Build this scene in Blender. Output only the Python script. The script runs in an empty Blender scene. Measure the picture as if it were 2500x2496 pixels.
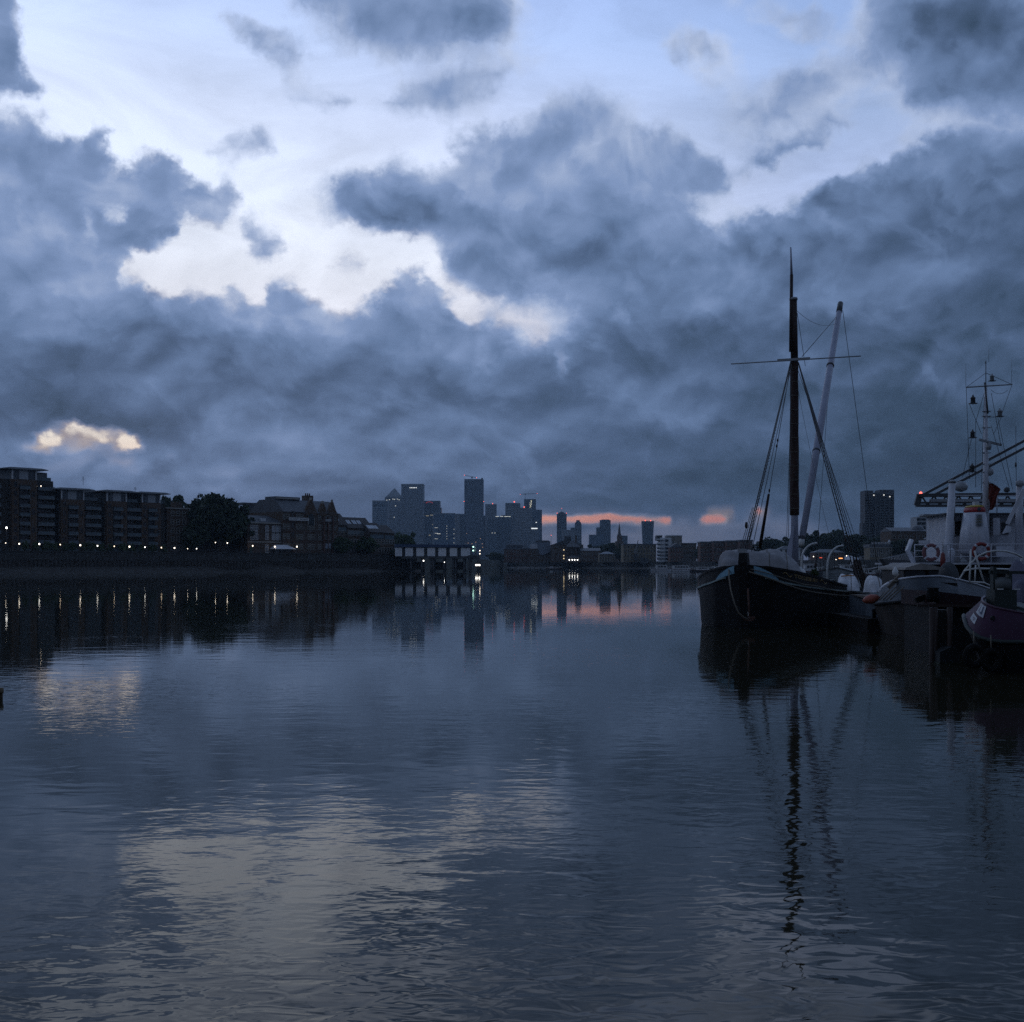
import bpy, bmesh, math, random
import numpy as np
from mathutils import Vector, Matrix

random.seed(7)
PI = math.pi
S = bpy.context.scene
COL = S.collection
R = math.radians

# ---------------------------------------------------------------- camera
F = 3035.0          # focal length in photo pixels (photo 2500 px wide)
H = 2.4             # eye height above the water
HY = 1380.0         # photo row of the horizon
cam = bpy.data.cameras.new('camera')
cam.sensor_width = 36.0
cam.lens = 36.0 * F / 2500.0
cam.shift_y = (HY - 1248.0) / 2500.0
cam.clip_start = 0.2
cam.clip_end = 20000.0
camo = bpy.data.objects.new('camera', cam)
camo.location = (0, 0, H)
camo.rotation_euler = (R(90), 0, 0)
COL.objects.link(camo)
S.camera = camo

# ---------------------------------------------------------------- exposure and render
S.view_settings.view_transform = 'Standard'
S.view_settings.look = 'None'
S.view_settings.gamma = 1.0
S.view_settings.exposure = 0.0
S.view_settings.use_curve_mapping = False
S.cycles.max_bounces = 5
S.cycles.diffuse_bounces = 2
S.cycles.glossy_bounces = 3
S.cycles.volume_bounces = 0
S.cycles.transmission_bounces = 2
S.cycles.caustics_reflective = False
S.cycles.caustics_refractive = False
S.cycles.sample_clamp_indirect = 4.0
S.cycles.use_denoising = False

# ---------------------------------------------------------------- sun (below a thick dawn overcast: barely any direct light)
SUN_EL, SUN_AZ = R(4), R(-14)
sl = bpy.data.lights.new('sun', 'SUN')
sl.energy = 0.002
sl.angle = R(60)
sl.color = (1.0, 0.86, 0.72)
so = bpy.data.objects.new('sun', sl)
so.rotation_euler = Vector((math.sin(SUN_AZ)*math.cos(SUN_EL), math.cos(SUN_AZ)*math.cos(SUN_EL), math.sin(SUN_EL))).to_track_quat('Z', 'Y').to_euler()
COL.objects.link(so)

# ---------------------------------------------------------------- sky: cloud cover laid out by azimuth and elevation, broken up by noise
def lin(c):
    c = np.asarray(c, float) / 255.0
    return np.where(c <= 0.04045, c / 12.92, ((c + 0.055) / 1.055) ** 2.4)

AZ0, AZ1 = -0.43, 0.43          # azimuth span of the cloud map (radians), mirrored beyond
EL1 = 0.459                     # elevation span
NC = 180
ELS = [0.006 * i for i in range(20)] + [0.12 + 0.0106 * i for i in range(33)]
NR = len(ELS)

def cloud_map():
    q = 5.0
    W_, H_ = 540, 300           # covers photo px -100..2600, -110..1390
    X0, Y0 = -100.0, -110.0
    yy, xx = np.mgrid[0:H_, 0:W_]
    px = X0 + xx * q
    py = Y0 + yy * q
    def interp_rows(rows):
        ys = [r[0] for r in rows]
        xs = [0, 1250, 2500]
        out = np.zeros((H_, W_, 3))
        for c in range(3):
            cols = [np.interp(py[:, 0], ys, [r[1 + k][c] for r in rows]) for k in range(3)]
            for i in range(H_):
                out[i, :, c] = np.interp(px[0], xs, [cols[0][i], cols[1][i], cols[2][i]])
        return out
    img = interp_rows(SKY_CLEAR)
    clear = img.copy()
    def blur(a, s):
        s = s / q
        if s < 0.3: return a
        n = int(3 * s) + 1
        k = np.exp(-0.5 * (np.arange(-n, n + 1) / s) ** 2)
        k /= k.sum()
        a = np.pad(a, ((n, n), (n, n)), mode='edge')
        a = np.apply_along_axis(lambda r: np.convolve(r, k, 'valid'), 1, a)
        a = np.apply_along_axis(lambda r: np.convolve(r, k, 'valid'), 0, a)
        return a
    def poly(pts):
        m = np.zeros((H_, W_), bool)
        n = len(pts)
        j = n - 1
        for i in range(n):
            x1, y1 = pts[i]
            x2, y2 = pts[j]
            if y1 != y2:
                c = ((y1 > py) != (y2 > py)) & (px < (x2 - x1) * (py - y1) / (y2 - y1) + x1)
                m ^= c
            j = i
        return m.astype(float)
    for it in CLOUDS:
        kind, shp, soft, op = it[0], it[1], it[2], it[3]
        if kind == 'p':
            m = blur(poly(shp), soft)
        else:
            cx, cy, rx, ry, ang = shp
            ca, sa = math.cos(R(ang)), math.sin(R(ang))
            ux = ((px - cx) * ca + (py - cy) * sa) / rx
            uy = (-(px - cx) * sa + (py - cy) * ca) / ry
            d = np.sqrt(ux * ux + uy * uy)
            m = np.clip((1.0 - d) / max(soft, 1e-3), 0, 1)
            m = m * m * (3 - 2 * m)
        m = (m * op)[..., None]
        col = it[4]
        if isinstance(col, list):
            cc = interp_rows(col)
        else:
            cc = np.ones((H_, W_, 3)) * np.array(col, float)
        img = img * (1 - m) + cc * m
    # resample to azimuth and elevation
    rows = []
    for r in range(NR):
        el = ELS[r]
        row = []
        for c in range(NC):
            az = AZ0 + (AZ1 - AZ0) * c / (NC - 1)
            X = 1250 + F * math.tan(az)
            Y = HY - F * math.tan(el) / math.cos(az)
            fx = min(max((X - X0) / q, 0), W_ - 1.001)
            fy = min(max((Y - Y0) / q, 0), H_ - 1.001)
            i, j = int(fy), int(fx)
            a, b = fy - i, fx - j
            v = (img[i, j] * (1 - a) * (1 - b) + img[i, j + 1] * (1 - a) * b + img[i + 1, j] * a * (1 - b) + img[i + 1, j + 1] * a * b)
            lumc = float(clear[i, j] @ np.array((0.30, 0.55, 0.15)))
            lum = 0.30 * v[0] + 0.55 * v[1] + 0.15 * v[2]
            op = np.clip((lum - 128.0) / max(lumc - 128.0 - 6.0, 30.0), 0, 1)          # how open the cloud is here
            if r < 22: op = max(op, float(np.clip((v[0] - v[2] + 30) / 60.0, 0, 1)) * float(lum > 120))
            row.append((min(lum, 158.0) / 255.0, op, float(np.clip((v[0] - v[2] + 46) / 40.0, 0, 1))))
        rows.append(row)
    return rows

SKY_CLEAR = [
    (-110, (178, 200, 244), (160, 184, 236), (140, 166, 214)),
    (100, (200, 217, 250), (178, 200, 243), (148, 174, 220)),
    (300, (216, 228, 252), (200, 214, 246), (160, 182, 222)),
    (500, (226, 236, 253), (214, 224, 246), (172, 188, 224)),
    (650, (232, 238, 252), (226, 232, 246), (176, 190, 222)),
    (850, (232, 232, 240), (220, 220, 232), (170, 178, 208)),
    (1080, (250, 242, 230), (225, 190, 170), (160, 140, 150)),
    (1260, (230, 180, 158), (242, 168, 140), (195, 125, 118)),
    (1390, (215, 165, 145), (235, 160, 132), (160, 110, 110)),
]
LL = [  # shading of the low deck, from its lit tops down to the horizon
    (600, (118, 140, 184), (128, 150, 194), (96, 114, 156)),
    (740, (110, 132, 176), (118, 140, 184), (86, 104, 144)),
    (850, (92, 113, 157), (104, 124, 167), (76, 93, 132)),
    (980, (74, 95, 138), (88, 108, 148), (62, 79, 115)),
    (1100, (92, 110, 146), (92, 110, 146), (54, 69, 102)),
    (1200, (92, 110, 144), (78, 95, 130), (46, 59, 90)),
    (1290, (80, 99, 134), (74, 88, 118), (50, 60, 88)),
    (1390, (72, 88, 118), (88, 94, 116), (52, 60, 84)),
]
CLOUDS = [
    # thin veils high up
    ('p', [(470, 20), (520, 5), (600, 35), (660, 75), (735, 85), (765, 150), (710, 195), (650, 185), (600, 135), (540, 98)], 20, 0.78, (116, 138, 182)),
    ('p', [(655, 212), (720, 198), (800, 216), (880, 236), (865, 280), (800, 265), (740, 250), (680, 245)], 12, 0.68, (120, 140, 184)),
    ('p', [(440, 368), (490, 345), (545, 325), (575, 345), (610, 328), (650, 345), (700, 362), (665, 400), (600, 412), (540, 415), (480, 400)], 12, 0.72, (124, 144, 186)),
    ('p', [(570, 490), (620, 515), (680, 540), (700, 580), (650, 625), (600, 610), (570, 560)], 15, 0.75, (118, 140, 182)),
    ('p', [(790, 410), (870, 460), (850, 560), (790, 540), (760, 470)], 18, 0.55, (124, 146, 188)),
    ('e', (860, 645, 130, 24, -8), 0.9, 0.55, (130, 146, 186)),
    ('e', (150, 340, 120, 36, 20), 0.9, 0.5, (130, 150, 194)),
    ('e', (300, 130, 160, 40, 30), 0.9, 0.22, (130, 150, 194)),
    ('e', (1120, 215, 320, 130, -22), 0.9, 0.78, (124, 146, 190)),
    ('e', (1000, 60, 380, 150, 0), 0.8, 0.8, (118, 140, 184)),
    ('e', (1480, 235, 190, 60, 20), 0.9, 0.55, (124, 146, 192)),
    ('e', (1960, 230, 430, 150, -24), 0.95, 0.84, (108, 132, 178)),
    ('e', (1720, 130, 170, 100, 30), 0.9, 0.74, (108, 132, 178)),
    ('e', (1930, 50, 260, 80, 10), 0.9, 0.72, (108, 132, 178)),
    ('e', (1960, 335, 230, 40, -22), 0.8, 0.75, (104, 126, 172)),
    ('e', (1850, 400, 140, 28, -30), 0.8, 0.6, (106, 128, 174)),
    # top left corner
    ('p', [(-100, -110), (25, -110), (35, 40), (62, 110), (82, 160), (60, 190), (105, 205), (60, 235), (-100, 240)], 14, 0.95, (112, 132, 178)),
    # top middle
    ('p', [(620, -110), (1300, -110), (1275, 50), (1225, 112), (1150, 98), (1000, 112), (900, 80), (830, 40), (720, 25)], 26, 0.9, (112, 136, 180)),
    ('e', (1130, 30, 160, 80, 0), 0.9, 0.6, (96, 120, 164)),
    # slanting cloud below it
    ('p', [(885, 272), (1000, 222), (1120, 165), (1215, 150), (1245, 190), (1190, 222), (1080, 262), (960, 292)], 18, 0.85, (122, 146, 192)),
    # left mass
    ('p', [(-100, 268), (75, 272), (110, 305), (178, 348), (205, 305), (248, 318), (252, 372), (285, 408), (340, 392), (375, 378), (420, 386), (440, 425), (465, 452), (485, 452), (520, 445), (552, 462), (560, 490), (530, 530), (445, 528), (432, 585), (350, 605), (310, 640), (300, 690), (-100, 700)], 10, 0.96, [(250, (126, 148, 192), (130, 152, 196), (120, 140, 180)), (380, (112, 134, 180), (120, 142, 188), (110, 130, 170)), (520, (112, 134, 178), (104, 128, 176), (100, 120, 160)), (700, (104, 126, 170), (120, 142, 184), (100, 120, 160))]),
    ('e', (90, 430, 150, 60, 0), 0.9, 0.5, (98, 120, 166)),
    ('e', (360, 470, 110, 90, 0), 0.9, 0.55, (98, 122, 172)),
    ('e', (90, 560, 170, 50, -5), 0.9, 0.5, (128, 148, 192)),
    ('p', [(235, 488), (262, 478), (296, 484), (306, 505), (285, 524), (262, 520), (250, 506)], 10, 0.5, (190, 204, 232)),
    ('p', [(175, 545), (200, 532), (232, 548), (252, 562), (225, 570), (190, 562)], 7, 0.7, (204, 214, 238)),
    ('e', (130, 660, 150, 60, 0), 0.9, 0.5, (88, 108, 150)),
    # big middle cloud and its veil to the right
    ('p', [(820, 432), (895, 428), (940, 410), (985, 388), (1015, 402), (1085, 390), (1130, 320), (1170, 298), (1215, 312), (1270, 286), (1312, 300), (1318, 222), (1365, 214), (1430, 240), (1480, 258), (1525, 288), (1610, 298), (1700, 330), (1770, 415), (1795, 480), (1730, 505), (1665, 498), (1690, 530), (1740, 555), (1830, 575), (1960, 660), (2050, 760), (1900, 1000), (1300, 960), (1180, 850), (1150, 745), (1085, 690), (1070, 610), (1000, 600), (900, 572), (830, 520)], 16, 0.94, [(200, (120, 140, 186), (132, 154, 200), (130, 150, 196)), (400, (112, 136, 182), (116, 138, 186), (122, 140, 188)), (560, (100, 124, 168), (104, 126, 172), (112, 130, 176)), (700, (104, 124, 168), (104, 126, 170), (92, 110, 152)), (900, (110, 128, 168), (98, 118, 160), (78, 95, 135))]),
    ('e', (990, 530, 190, 62, 0), 0.9, 0.5, (88, 112, 160)),
    ('e', (1290, 420, 130, 50, 20), 0.9, 0.35, (102, 122, 172)),
    ('e', (1250, 640, 170, 60, 10), 0.9, 0.4, (90, 112, 158)),
    ('e', (1430, 380, 60, 40, 35), 0.9, 0.55, (152, 172, 214)),
    ('e', (1350, 545, 110, 26, 25), 0.9, 0.3, (132, 148, 194)),
    # right
    ('p', [(1745, 562), (1790, 530), (1860, 512), (1930, 500), (2010, 452), (2060, 420), (2200, 372), (2280, 332), (2600, 318), (2600, 1390), (1300, 1390), (1300, 900), (1900, 700), (1800, 590)], 16, 0.94, [(320, (110, 130, 176), (126, 144, 190), (92, 112, 154)), (560, (104, 124, 170), (112, 130, 176), (84, 102, 144)), (760, (98, 116, 160), (104, 122, 166), (72, 88, 126)), (950, (84, 103, 146), (92, 110, 152), (56, 72, 106)), (1100, (70, 88, 128), (78, 95, 135), (47, 61, 92)), (1240, (60, 76, 112), (66, 82, 116), (38, 50, 78)), (1390, (80, 90, 116), (92, 98, 122), (46, 54, 78))]),
    ('p', [(2070, -110), (2600, -110), (2600, 335), (2290, 318), (2180, 250), (2230, 190), (2130, 150)], 50, 0.85, (92, 112, 154)),
    ('e', (2450, 40, 260, 110, 10), 0.9, 0.6, (56, 74, 110)),
    ('e', (2420, 205, 230, 46, -10), 0.8, 0.65, (78, 98, 138)),
    ('e', (2330, 290, 190, 26, -6), 0.9, 0.6, (134, 154, 202)),
    ('e', (2380, 120, 130, 40, 20), 0.9, 0.4, (108, 128, 172)),
    ('e', (2240, 350, 40, 14, 10), 0.9, 0.5, (160, 176, 216)),
    ('e', (2420, 700, 150, 120, 0), 0.9, 0.35, (60, 76, 112)),
    ('e', (2050, 840, 260, 70, 5), 0.9, 0.3, (96, 114, 156)),
    # bright cream gap under the middle cloud
    ('p', [(1040, 640), (1085, 690), (1160, 745), (1250, 735), (1340, 745), (1400, 780), (1420, 800), (1350, 838), (1290, 838), (1200, 800), (1120, 780), (1060, 720)], 22, 0.55, (190, 198, 224)),
    ('p', [(1100, 700), (1150, 735), (1210, 745), (1270, 770), (1330, 790), (1345, 812), (1300, 826), (1270, 800), (1200, 790), (1150, 770), (1110, 740)], 14, 0.65, (214, 216, 232)),
    ('e', (1500, 780, 70, 22, 30), 0.9, 0.35, (160, 168, 200)),
    # low deck: cumulus tops on the left, flat grey to the right
    ('p', [(-100, 640), (290, 640), (302, 690), (330, 668), (362, 688), (398, 726), (430, 702), (465, 694), (492, 716), (530, 690), (562, 692), (592, 728), (640, 728), (652, 668), (690, 664), (722, 688), (756, 716), (800, 748), (850, 752), (905, 742), (915, 708), (955, 690), (985, 668), (1022, 656), (1050, 684), (1058, 722), (1095, 742), (1125, 778), (1160, 800), (1195, 782), (1235, 812), (1296, 836), (1240, 856), (1160, 858), (1200, 880), (1330, 870), (1700, 950), (2200, 1000), (2600, 1000), (2600, 1390), (-100, 1390)], 9, 0.97, LL),
    ('e', (560, 745, 200, 46, 8), 0.9, 0.7, (146, 168, 208)),
    ('e', (790, 790, 120, 44, 20), 0.9, 0.45, (136, 158, 198)),
    ('e', (1010, 710, 60, 40, 30), 0.9, 0.4, (134, 156, 196)),
    ('e', (330, 745, 160, 36, 10), 0.9, 0.35, (130, 152, 196)),
    ('e', (120, 720, 200, 40, 0), 0.9, 0.3, (126, 146, 190)),
    ('e', (1000, 760, 140, 50, 60), 0.9, 0.25, (132, 152, 192)),
    ('e', (180, 860, 330, 40, 3), 0.9, 0.5, (78, 99, 143)),
    ('e', (220, 935, 260, 26, -3), 0.9, 0.45, (98, 118, 160)),
    ('e', (620, 935, 330, 60, 10), 0.9, 0.5, (70, 91, 134)),
    ('e', (1060, 900, 120, 90, 0), 0.9, 0.45, (80, 101, 144)),
    ('e', (1220, 985, 150, 34, 5), 0.9, 0.6, (72, 92, 130)),
    ('e', (1120, 1040, 260, 30, 6), 0.9, 0.5, (106, 124, 158)),
    ('e', (1020, 990, 90, 26, 15), 0.9, 0.5, (116, 134, 172)),
    ('e', (1210, 866, 80, 15, -12), 0.9, 0.8, (200, 200, 216)),
    ('e', (1385, 890, 50, 14, 15), 0.9, 0.75, (198, 192, 206)),
    ('e', (1200, 900, 100, 22, -8), 0.9, 0.3, (140, 152, 186)),
    ('e', (1440, 920, 260, 70, 15), 0.9, 0.4, (112, 130, 172)),
    ('e', (680, 1060, 290, 84, 10), 0.9, 0.75, (122, 141, 176)),
    ('e', (300, 1030, 330, 40, 4), 0.9, 0.65, (62, 82, 124)),
    ('e', (960, 1070, 200, 34, 18), 0.9, 0.5, (70, 89, 128)),
    ('e', (1280, 1095, 330, 22, 0), 0.9, 0.45, (102, 119, 154)),
    ('e', (840, 1140, 150, 30, 10), 0.9, 0.5, (98, 116, 150)),
    ('e', (560, 1160, 120, 18, 4), 0.9, 0.5, (118, 130, 156)),
    ('e', (640, 1130, 120, 26, 20), 0.9, 0.5, (106, 120, 150)),
    ('e', (400, 1140, 60, 30, -30), 0.9, 0.7, (66, 84, 122)),
    ('e', (200, 1145, 90, 22, -30), 0.9, 0.4, (120, 132, 160)),
    ('e', (1800, 1110, 420, 24, -6), 0.9, 0.35, (84, 101, 140)),
    ('e', (1600, 1165, 500, 30, 0), 0.9, 0.5, (58, 74, 110)),
    ('e', (1150, 1190, 260, 16, 0), 0.9, 0.35, (94, 108, 140)),
    ('e', (1620, 1225, 330, 24, 0), 0.9, 0.5, (56, 71, 106)),
    ('e', (2250, 1150, 330, 130, 0), 0.9, 0.5, (34, 46, 76)),
    ('e', (2250, 1280, 200, 40, 0), 0.9, 0.4, (78, 86, 112)),
    # paler streaks and breaks in the low deck
    ('e', (240, 1128, 190, 40, 4), 0.9, 0.6, (126, 138, 162)),
    ('p', [(60, 1150), (130, 1128), (190, 1138), (150, 1160), (90, 1170)], 10, 0.5, (138, 146, 168)),
    ('p', [(190, 1165), (225, 1130), (250, 1110), (268, 1118), (240, 1150), (215, 1180)], 6, 0.6, (74, 90, 122)),
    ('p', [(330, 1180), (360, 1140), (392, 1112), (410, 1128), (430, 1150), (400, 1165)], 7, 0.65, (70, 86, 120)),
    ('p', [(450, 1150), (560, 1128), (700, 1122), (840, 1140), (760, 1152), (600, 1160)], 12, 0.5, (126, 142, 172)),
    ('p', [(420, 1192), (600, 1176), (820, 1186), (900, 1200), (700, 1204), (520, 1206)], 7, 0.5, (122, 136, 164)),
    ('p', [(900, 1080), (1010, 1060), (1130, 1072), (1240, 1066), (1180, 1086), (1040, 1096)], 10, 0.4, (118, 136, 170)),
    ('p', [(1380, 1010), (1500, 980), (1640, 1000), (1760, 1030), (1650, 1050), (1500, 1040)], 18, 0.4, (110, 130, 168)),
    ('p', [(640, 890), (740, 870), (820, 880), (900, 860), (980, 880), (940, 920), (800, 910)], 14, 0.35, (74, 94, 134)),
    ('p', [(0, 800), (140, 780), (300, 800), (420, 830), (330, 850), (140, 830)], 16, 0.35, (116, 138, 180)),
    # warm openings low on the left
    ('e', (215, 1078, 180, 42, 3), 0.9, 0.55, (150, 152, 168)),
    ('p', [(70, 1080), (92, 1062), (128, 1050), (150, 1052), (190, 1046), (262, 1053), (292, 1052), (322, 1064), (346, 1090), (340, 1104), (306, 1103), (288, 1092), (270, 1080), (240, 1086), (212, 1091), (180, 1087), (150, 1076), (132, 1077), (118, 1086), (90, 1090)], 6, 0.95, (252, 240, 220)),
    ('p', [(140, 1068), (175, 1062), (230, 1068), (255, 1074), (225, 1084), (180, 1080)], 4, 0.85, (136, 140, 158)),
    ('p', [(262, 1050), (285, 1050), (290, 1075), (272, 1088), (260, 1070)], 5, 0.8, (134, 140, 160)),
    ('e', (60, 1085, 30, 14, -20), 0.9, 0.5, (180, 176, 186)),
    ('e', (200, 1098, 110, 12, 0), 0.9, 0.6, (84, 100, 136)),
    ('p', [(380, 1112), (400, 1098), (440, 1104), (428, 1122), (400, 1120)], 9, 0.4, (160, 166, 184)),
    ('e', (300, 1130, 80, 20, 20), 0.9, 0.5, (140, 146, 164)),
    # orange strip on the horizon and the small clouds below it
    ('p', [(1270, 1256), (1320, 1260), (1400, 1257), (1480, 1257), (1560, 1261), (1620, 1264), (1680, 1267), (1630, 1270), (1570, 1273), (1540, 1279), (1505, 1270), (1470, 1277), (1430, 1273), (1390, 1283), (1350, 1275), (1300, 1278)], 3, 0.9, (240, 176, 150)),
    ('p', [(1820, 1260), (1850, 1248), (1885, 1254), (1855, 1268)], 4, 0.7, (226, 152, 134)),
    ('p', [(1705, 1266), (1725, 1252), (1795, 1250), (1785, 1262), (1750, 1274), (1720, 1274)], 4, 0.95, (240, 165, 142)),
    ('e', (1850, 1256, 24, 5, 0), 0.8, 0.6, (170, 112, 112)),
    ('p', [(1290, 1390), (1300, 1284), (1345, 1282), (1370, 1296), (1410, 1306), (1440, 1288), (1470, 1292), (1490, 1306), (1505, 1280), (1530, 1290), (1560, 1274), (1600, 1264), (1630, 1278), (1660, 1264), (1700, 1274), (1760, 1280), (1850, 1264), (1950, 1268), (2010, 1290), (2080, 1330), (2100, 1390)], 7, 0.92, [(1250, (116, 120, 144), (128, 128, 148), (96, 102, 128)), (1320, (104, 110, 132), (116, 116, 134), (88, 92, 116)), (1390, (100, 104, 124), (110, 110, 128), (80, 84, 106))]),
]

def build_world():
    w = bpy.data.worlds.new('World')
    S.world = w
    w.use_nodes = True
    nt = w.node_tree
    N, L = nt.nodes, nt.links
    N.clear()
    def nd(t, **k):
        n = N.new(t)
        for a, b in k.items(): setattr(n, a, b)
        return n
    def math_(op, a, b=None, c=None):
        n = nd('ShaderNodeMath', operation=op)
        for i, v in enumerate((a, b, c)):
            if v is None: continue
            if isinstance(v, (int, float)): n.inputs[i].default_value = v
            else: L.new(v, n.inputs[i])
        return n.outputs[0]
    def maprange(v, a, b, c=0.0, d=1.0, t='LINEAR'):
        n = nd('ShaderNodeMapRange', clamp=True, interpolation_type=t)
        L.new(v, n.inputs[0])
        for i, x in enumerate((a, b, c, d)): n.inputs[1 + i].default_value = x
        return n.outputs[0]
    tc = nd('ShaderNodeTexCoord')
    nrm = nd('ShaderNodeVectorMath', operation='NORMALIZE')
    L.new(tc.outputs['Generated'], nrm.inputs[0])
    sep = nd('ShaderNodeSeparateXYZ')
    L.new(nrm.outputs[0], sep.inputs[0])
    az = math_('ARCTAN2', sep.outputs[0], sep.outputs[1])
    el = math_('ARCSINE', sep.outputs[2])
    # noise coordinates: the deck flattens towards the horizon
    elq = math_('POWER', math_('MAXIMUM', math_('ADD', el, 0.02), 0.0), 0.72)
    def noise(sc_az, sc_el, seed, detail, rough, col=False, dist=0.0, up=0.0):
        cv = nd('ShaderNodeCombineXYZ')
        # azimuth enters through its sine and cosine so that nothing jumps behind the camera
        L.new(math_('MULTIPLY', math_('SINE', az), sc_az), cv.inputs[0])
        L.new(math_('ADD', math_('MULTIPLY', math_('COSINE', az), sc_az), seed), cv.inputs[1])
        L.new(math_('ADD', math_('MULTIPLY', elq, sc_el), up), cv.inputs[2])
        n = nd('ShaderNodeTexNoise')
        n.inputs['Scale'].default_value = 1.0
        n.inputs['Detail'].default_value = detail
        n.inputs['Roughness'].default_value = rough
        n.inputs['Distortion'].default_value = dist
        L.new(cv.outputs[0], n.inputs['Vector'])
        if col:
            s = nd('ShaderNodeSeparateXYZ')
            L.new(n.outputs['Color'], s.inputs[0])
            return s.outputs
        return n.outputs['Fac']
    wa = noise(11, 14, 3.1, 6, 0.58, True)
    wb = noise(44, 48, 9.7, 4, 0.6, True)
    amp = maprange(el, 0.015, 0.16, 0.12, 1.0)
    def warp(c, i, k1, k2):
        d = math_('ADD', math_('MULTIPLY', math_('SUBTRACT', wa[i], 0.5), k1), math_('MULTIPLY', math_('SUBTRACT', wb[i], 0.5), k2))
        return math_('ADD', c, math_('MULTIPLY', d, amp))
    azw = warp(az, 0, 0.060, 0.024)
    elw = warp(el, 1, 0.042, 0.022)
    u = math_('DIVIDE', math_('PINGPONG', math_('SUBTRACT', azw, AZ0), AZ1 - AZ0), AZ1 - AZ0)
    rows = cloud_map()
    prev = None
    for r in range(NR):
        cv = nd('ShaderNodeRGBCurve')
        mp = cv.mapping
        for ch in range(3):
            cu = mp.curves[ch]
            cu.points[0].location = (0, rows[r][0][ch])
            cu.points[1].location = (1, rows[r][-1][ch])
            for c in range(1, NC - 1):
                cu.points.new(c / (NC - 1), float(rows[r][c][ch]))
            for p in cu.points: p.handle_type = 'AUTO_CLAMPED'
        mp.update()
        L.new(u, cv.inputs['Color'])
        if prev is None:
            prev = cv.outputs[0]
        else:
            mx = nd('ShaderNodeMix', data_type='RGBA')
            L.new(maprange(elw, ELS[r - 1], ELS[r]), mx.inputs[0])
            L.new(prev, mx.inputs[6])
            L.new(cv.outputs[0], mx.inputs[7])
            prev = mx.outputs[2]
    # overhead the mapped clouds give way to an even broken deck
    zn = noise(2.6, 6.0, 21.0, 7, 0.6)
    chn = nd('ShaderNodeSeparateColor')
    L.new(prev, chn.inputs[0])
    zen = maprange(el, EL1 - 0.03, EL1 + 0.22, t='SMOOTHSTEP')
    def fmix(f, a, b):
        n = nd('ShaderNodeMix', data_type='FLOAT')
        for i, v in ((0, f), (2, a), (3, b)):
            if isinstance(v, (int, float)): n.inputs[i].default_value = v
            else: L.new(v, n.inputs[i])
        return n.outputs[0]
    thick = fmix(zen, chn.outputs[0], maprange(zn, 0.3, 0.7, 0.40, 0.60))
    open_ = fmix(zen, chn.outputs[1], maprange(zn, 0.50, 0.78, 0.0, 0.6))
    warmth = fmix(zen, chn.outputs[2], 0.0)
    thick = math_('ADD', math_('MULTIPLY', math_('SUBTRACT', thick, 0.44), 1.04), 0.447)
    # ragged openings
    r1 = noise(30, 34, 33.0, 7, 0.6, dist=0.3)
    rag = math_('ADD', open_, math_('MULTIPLY', math_('SUBTRACT', r1, 0.5), 0.95))
    gap = maprange(rag, 0.25, 0.90, t='SMOOTHSTEP')
    gap = math_('MULTIPLY', gap, maprange(open_, 0.02, 0.22))
    def ramp(v, stops, smooth=True):
        n = nd('ShaderNodeValToRGB')
        cr = n.color_ramp
        for i, (p, c) in enumerate(stops):
            if i < 2: e = cr.elements[i]; e.position = p
            else: e = cr.elements.new(p)
            e.color = (*lin(c), 1)
        L.new(v, n.inputs[0])
        return n.outputs[0]
    def cmix(f, a, b):
        n = nd('ShaderNodeMix', data_type='RGBA')
        L.new(f, n.inputs[0]); L.new(a, n.inputs[6]); L.new(b, n.inputs[7])
        return n.outputs[2]
    # billows: light and dark inside the clouds
    b1 = noise(14, 15, 40.0, 6, 0.55, dist=0.4)
    b2 = noise(6, 20, 55.0, 4, 0.5)
    b3 = noise(5.5, 6.5, 71.0, 4, 0.55, dist=0.5)
    b3u = noise(5.5, 6.5, 71.0, 4, 0.55, dist=0.5, up=0.13)
    def lumps(sc_az, sc_el, seed, up, det):
        cv = nd('ShaderNodeCombineXYZ')
        bend = math_('MULTIPLY', math_('SUBTRACT', b1, 0.5), 0.9)
        L.new(math_('ADD', math_('MULTIPLY', math_('SINE', az), sc_az), bend), cv.inputs[0])
        L.new(math_('ADD', math_('MULTIPLY', math_('COSINE', az), sc_az), seed), cv.inputs[1])
        L.new(math_('ADD', math_('MULTIPLY', elq, sc_el), math_('ADD', bend, up)), cv.inputs[2])
        n = nd('ShaderNodeTexVoronoi', feature='F1')
        n.inputs['Scale'].default_value = 1.0
        n.inputs['Detail'].default_value = det
        n.inputs['Roughness'].default_value = 0.55
        n.inputs['Lacunarity'].default_value = 2.2
        L.new(cv.outputs[0], n.inputs['Vector'])
        return n.outputs['Distance']
    v0 = lumps(10, 11, 12.0, 0.0, 2.5)
    v1 = lumps(10, 11, 12.0, 0.2, 2.5)
    emb = math_('SUBTRACT', v1, v0)
    g = math_('ADD', math_('MULTIPLY', math_('SUBTRACT', b1, 0.5), 0.20), math_('MULTIPLY', math_('SUBTRACT', b2, 0.5), 0.20))
    # lit upper edges, shaded undersides of the billows
    g = math_('ADD', g, math_('MULTIPLY', emb, 0.16))
    g = math_('ADD', g, math_('MULTIPLY', math_('SUBTRACT', b3, b3u), 0.40))
    # thin edges glow where light comes through
    g = math_('ADD', g, math_('MULTIPLY', open_, 0.16))
    shade = math_('ADD', thick, math_('MULTIPLY', g, maprange(el, 0.0, 0.15, 0.45, 1.0)))
    cool = ramp(shade, [(0.10, (22, 31, 42)), (0.20, (39, 54, 72)), (0.30, (57, 76, 100)), (0.40, (80, 101, 134)), (0.50, (107, 131, 170)), (0.60, (134, 157, 198)), (0.80, (198, 212, 240))])
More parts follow.
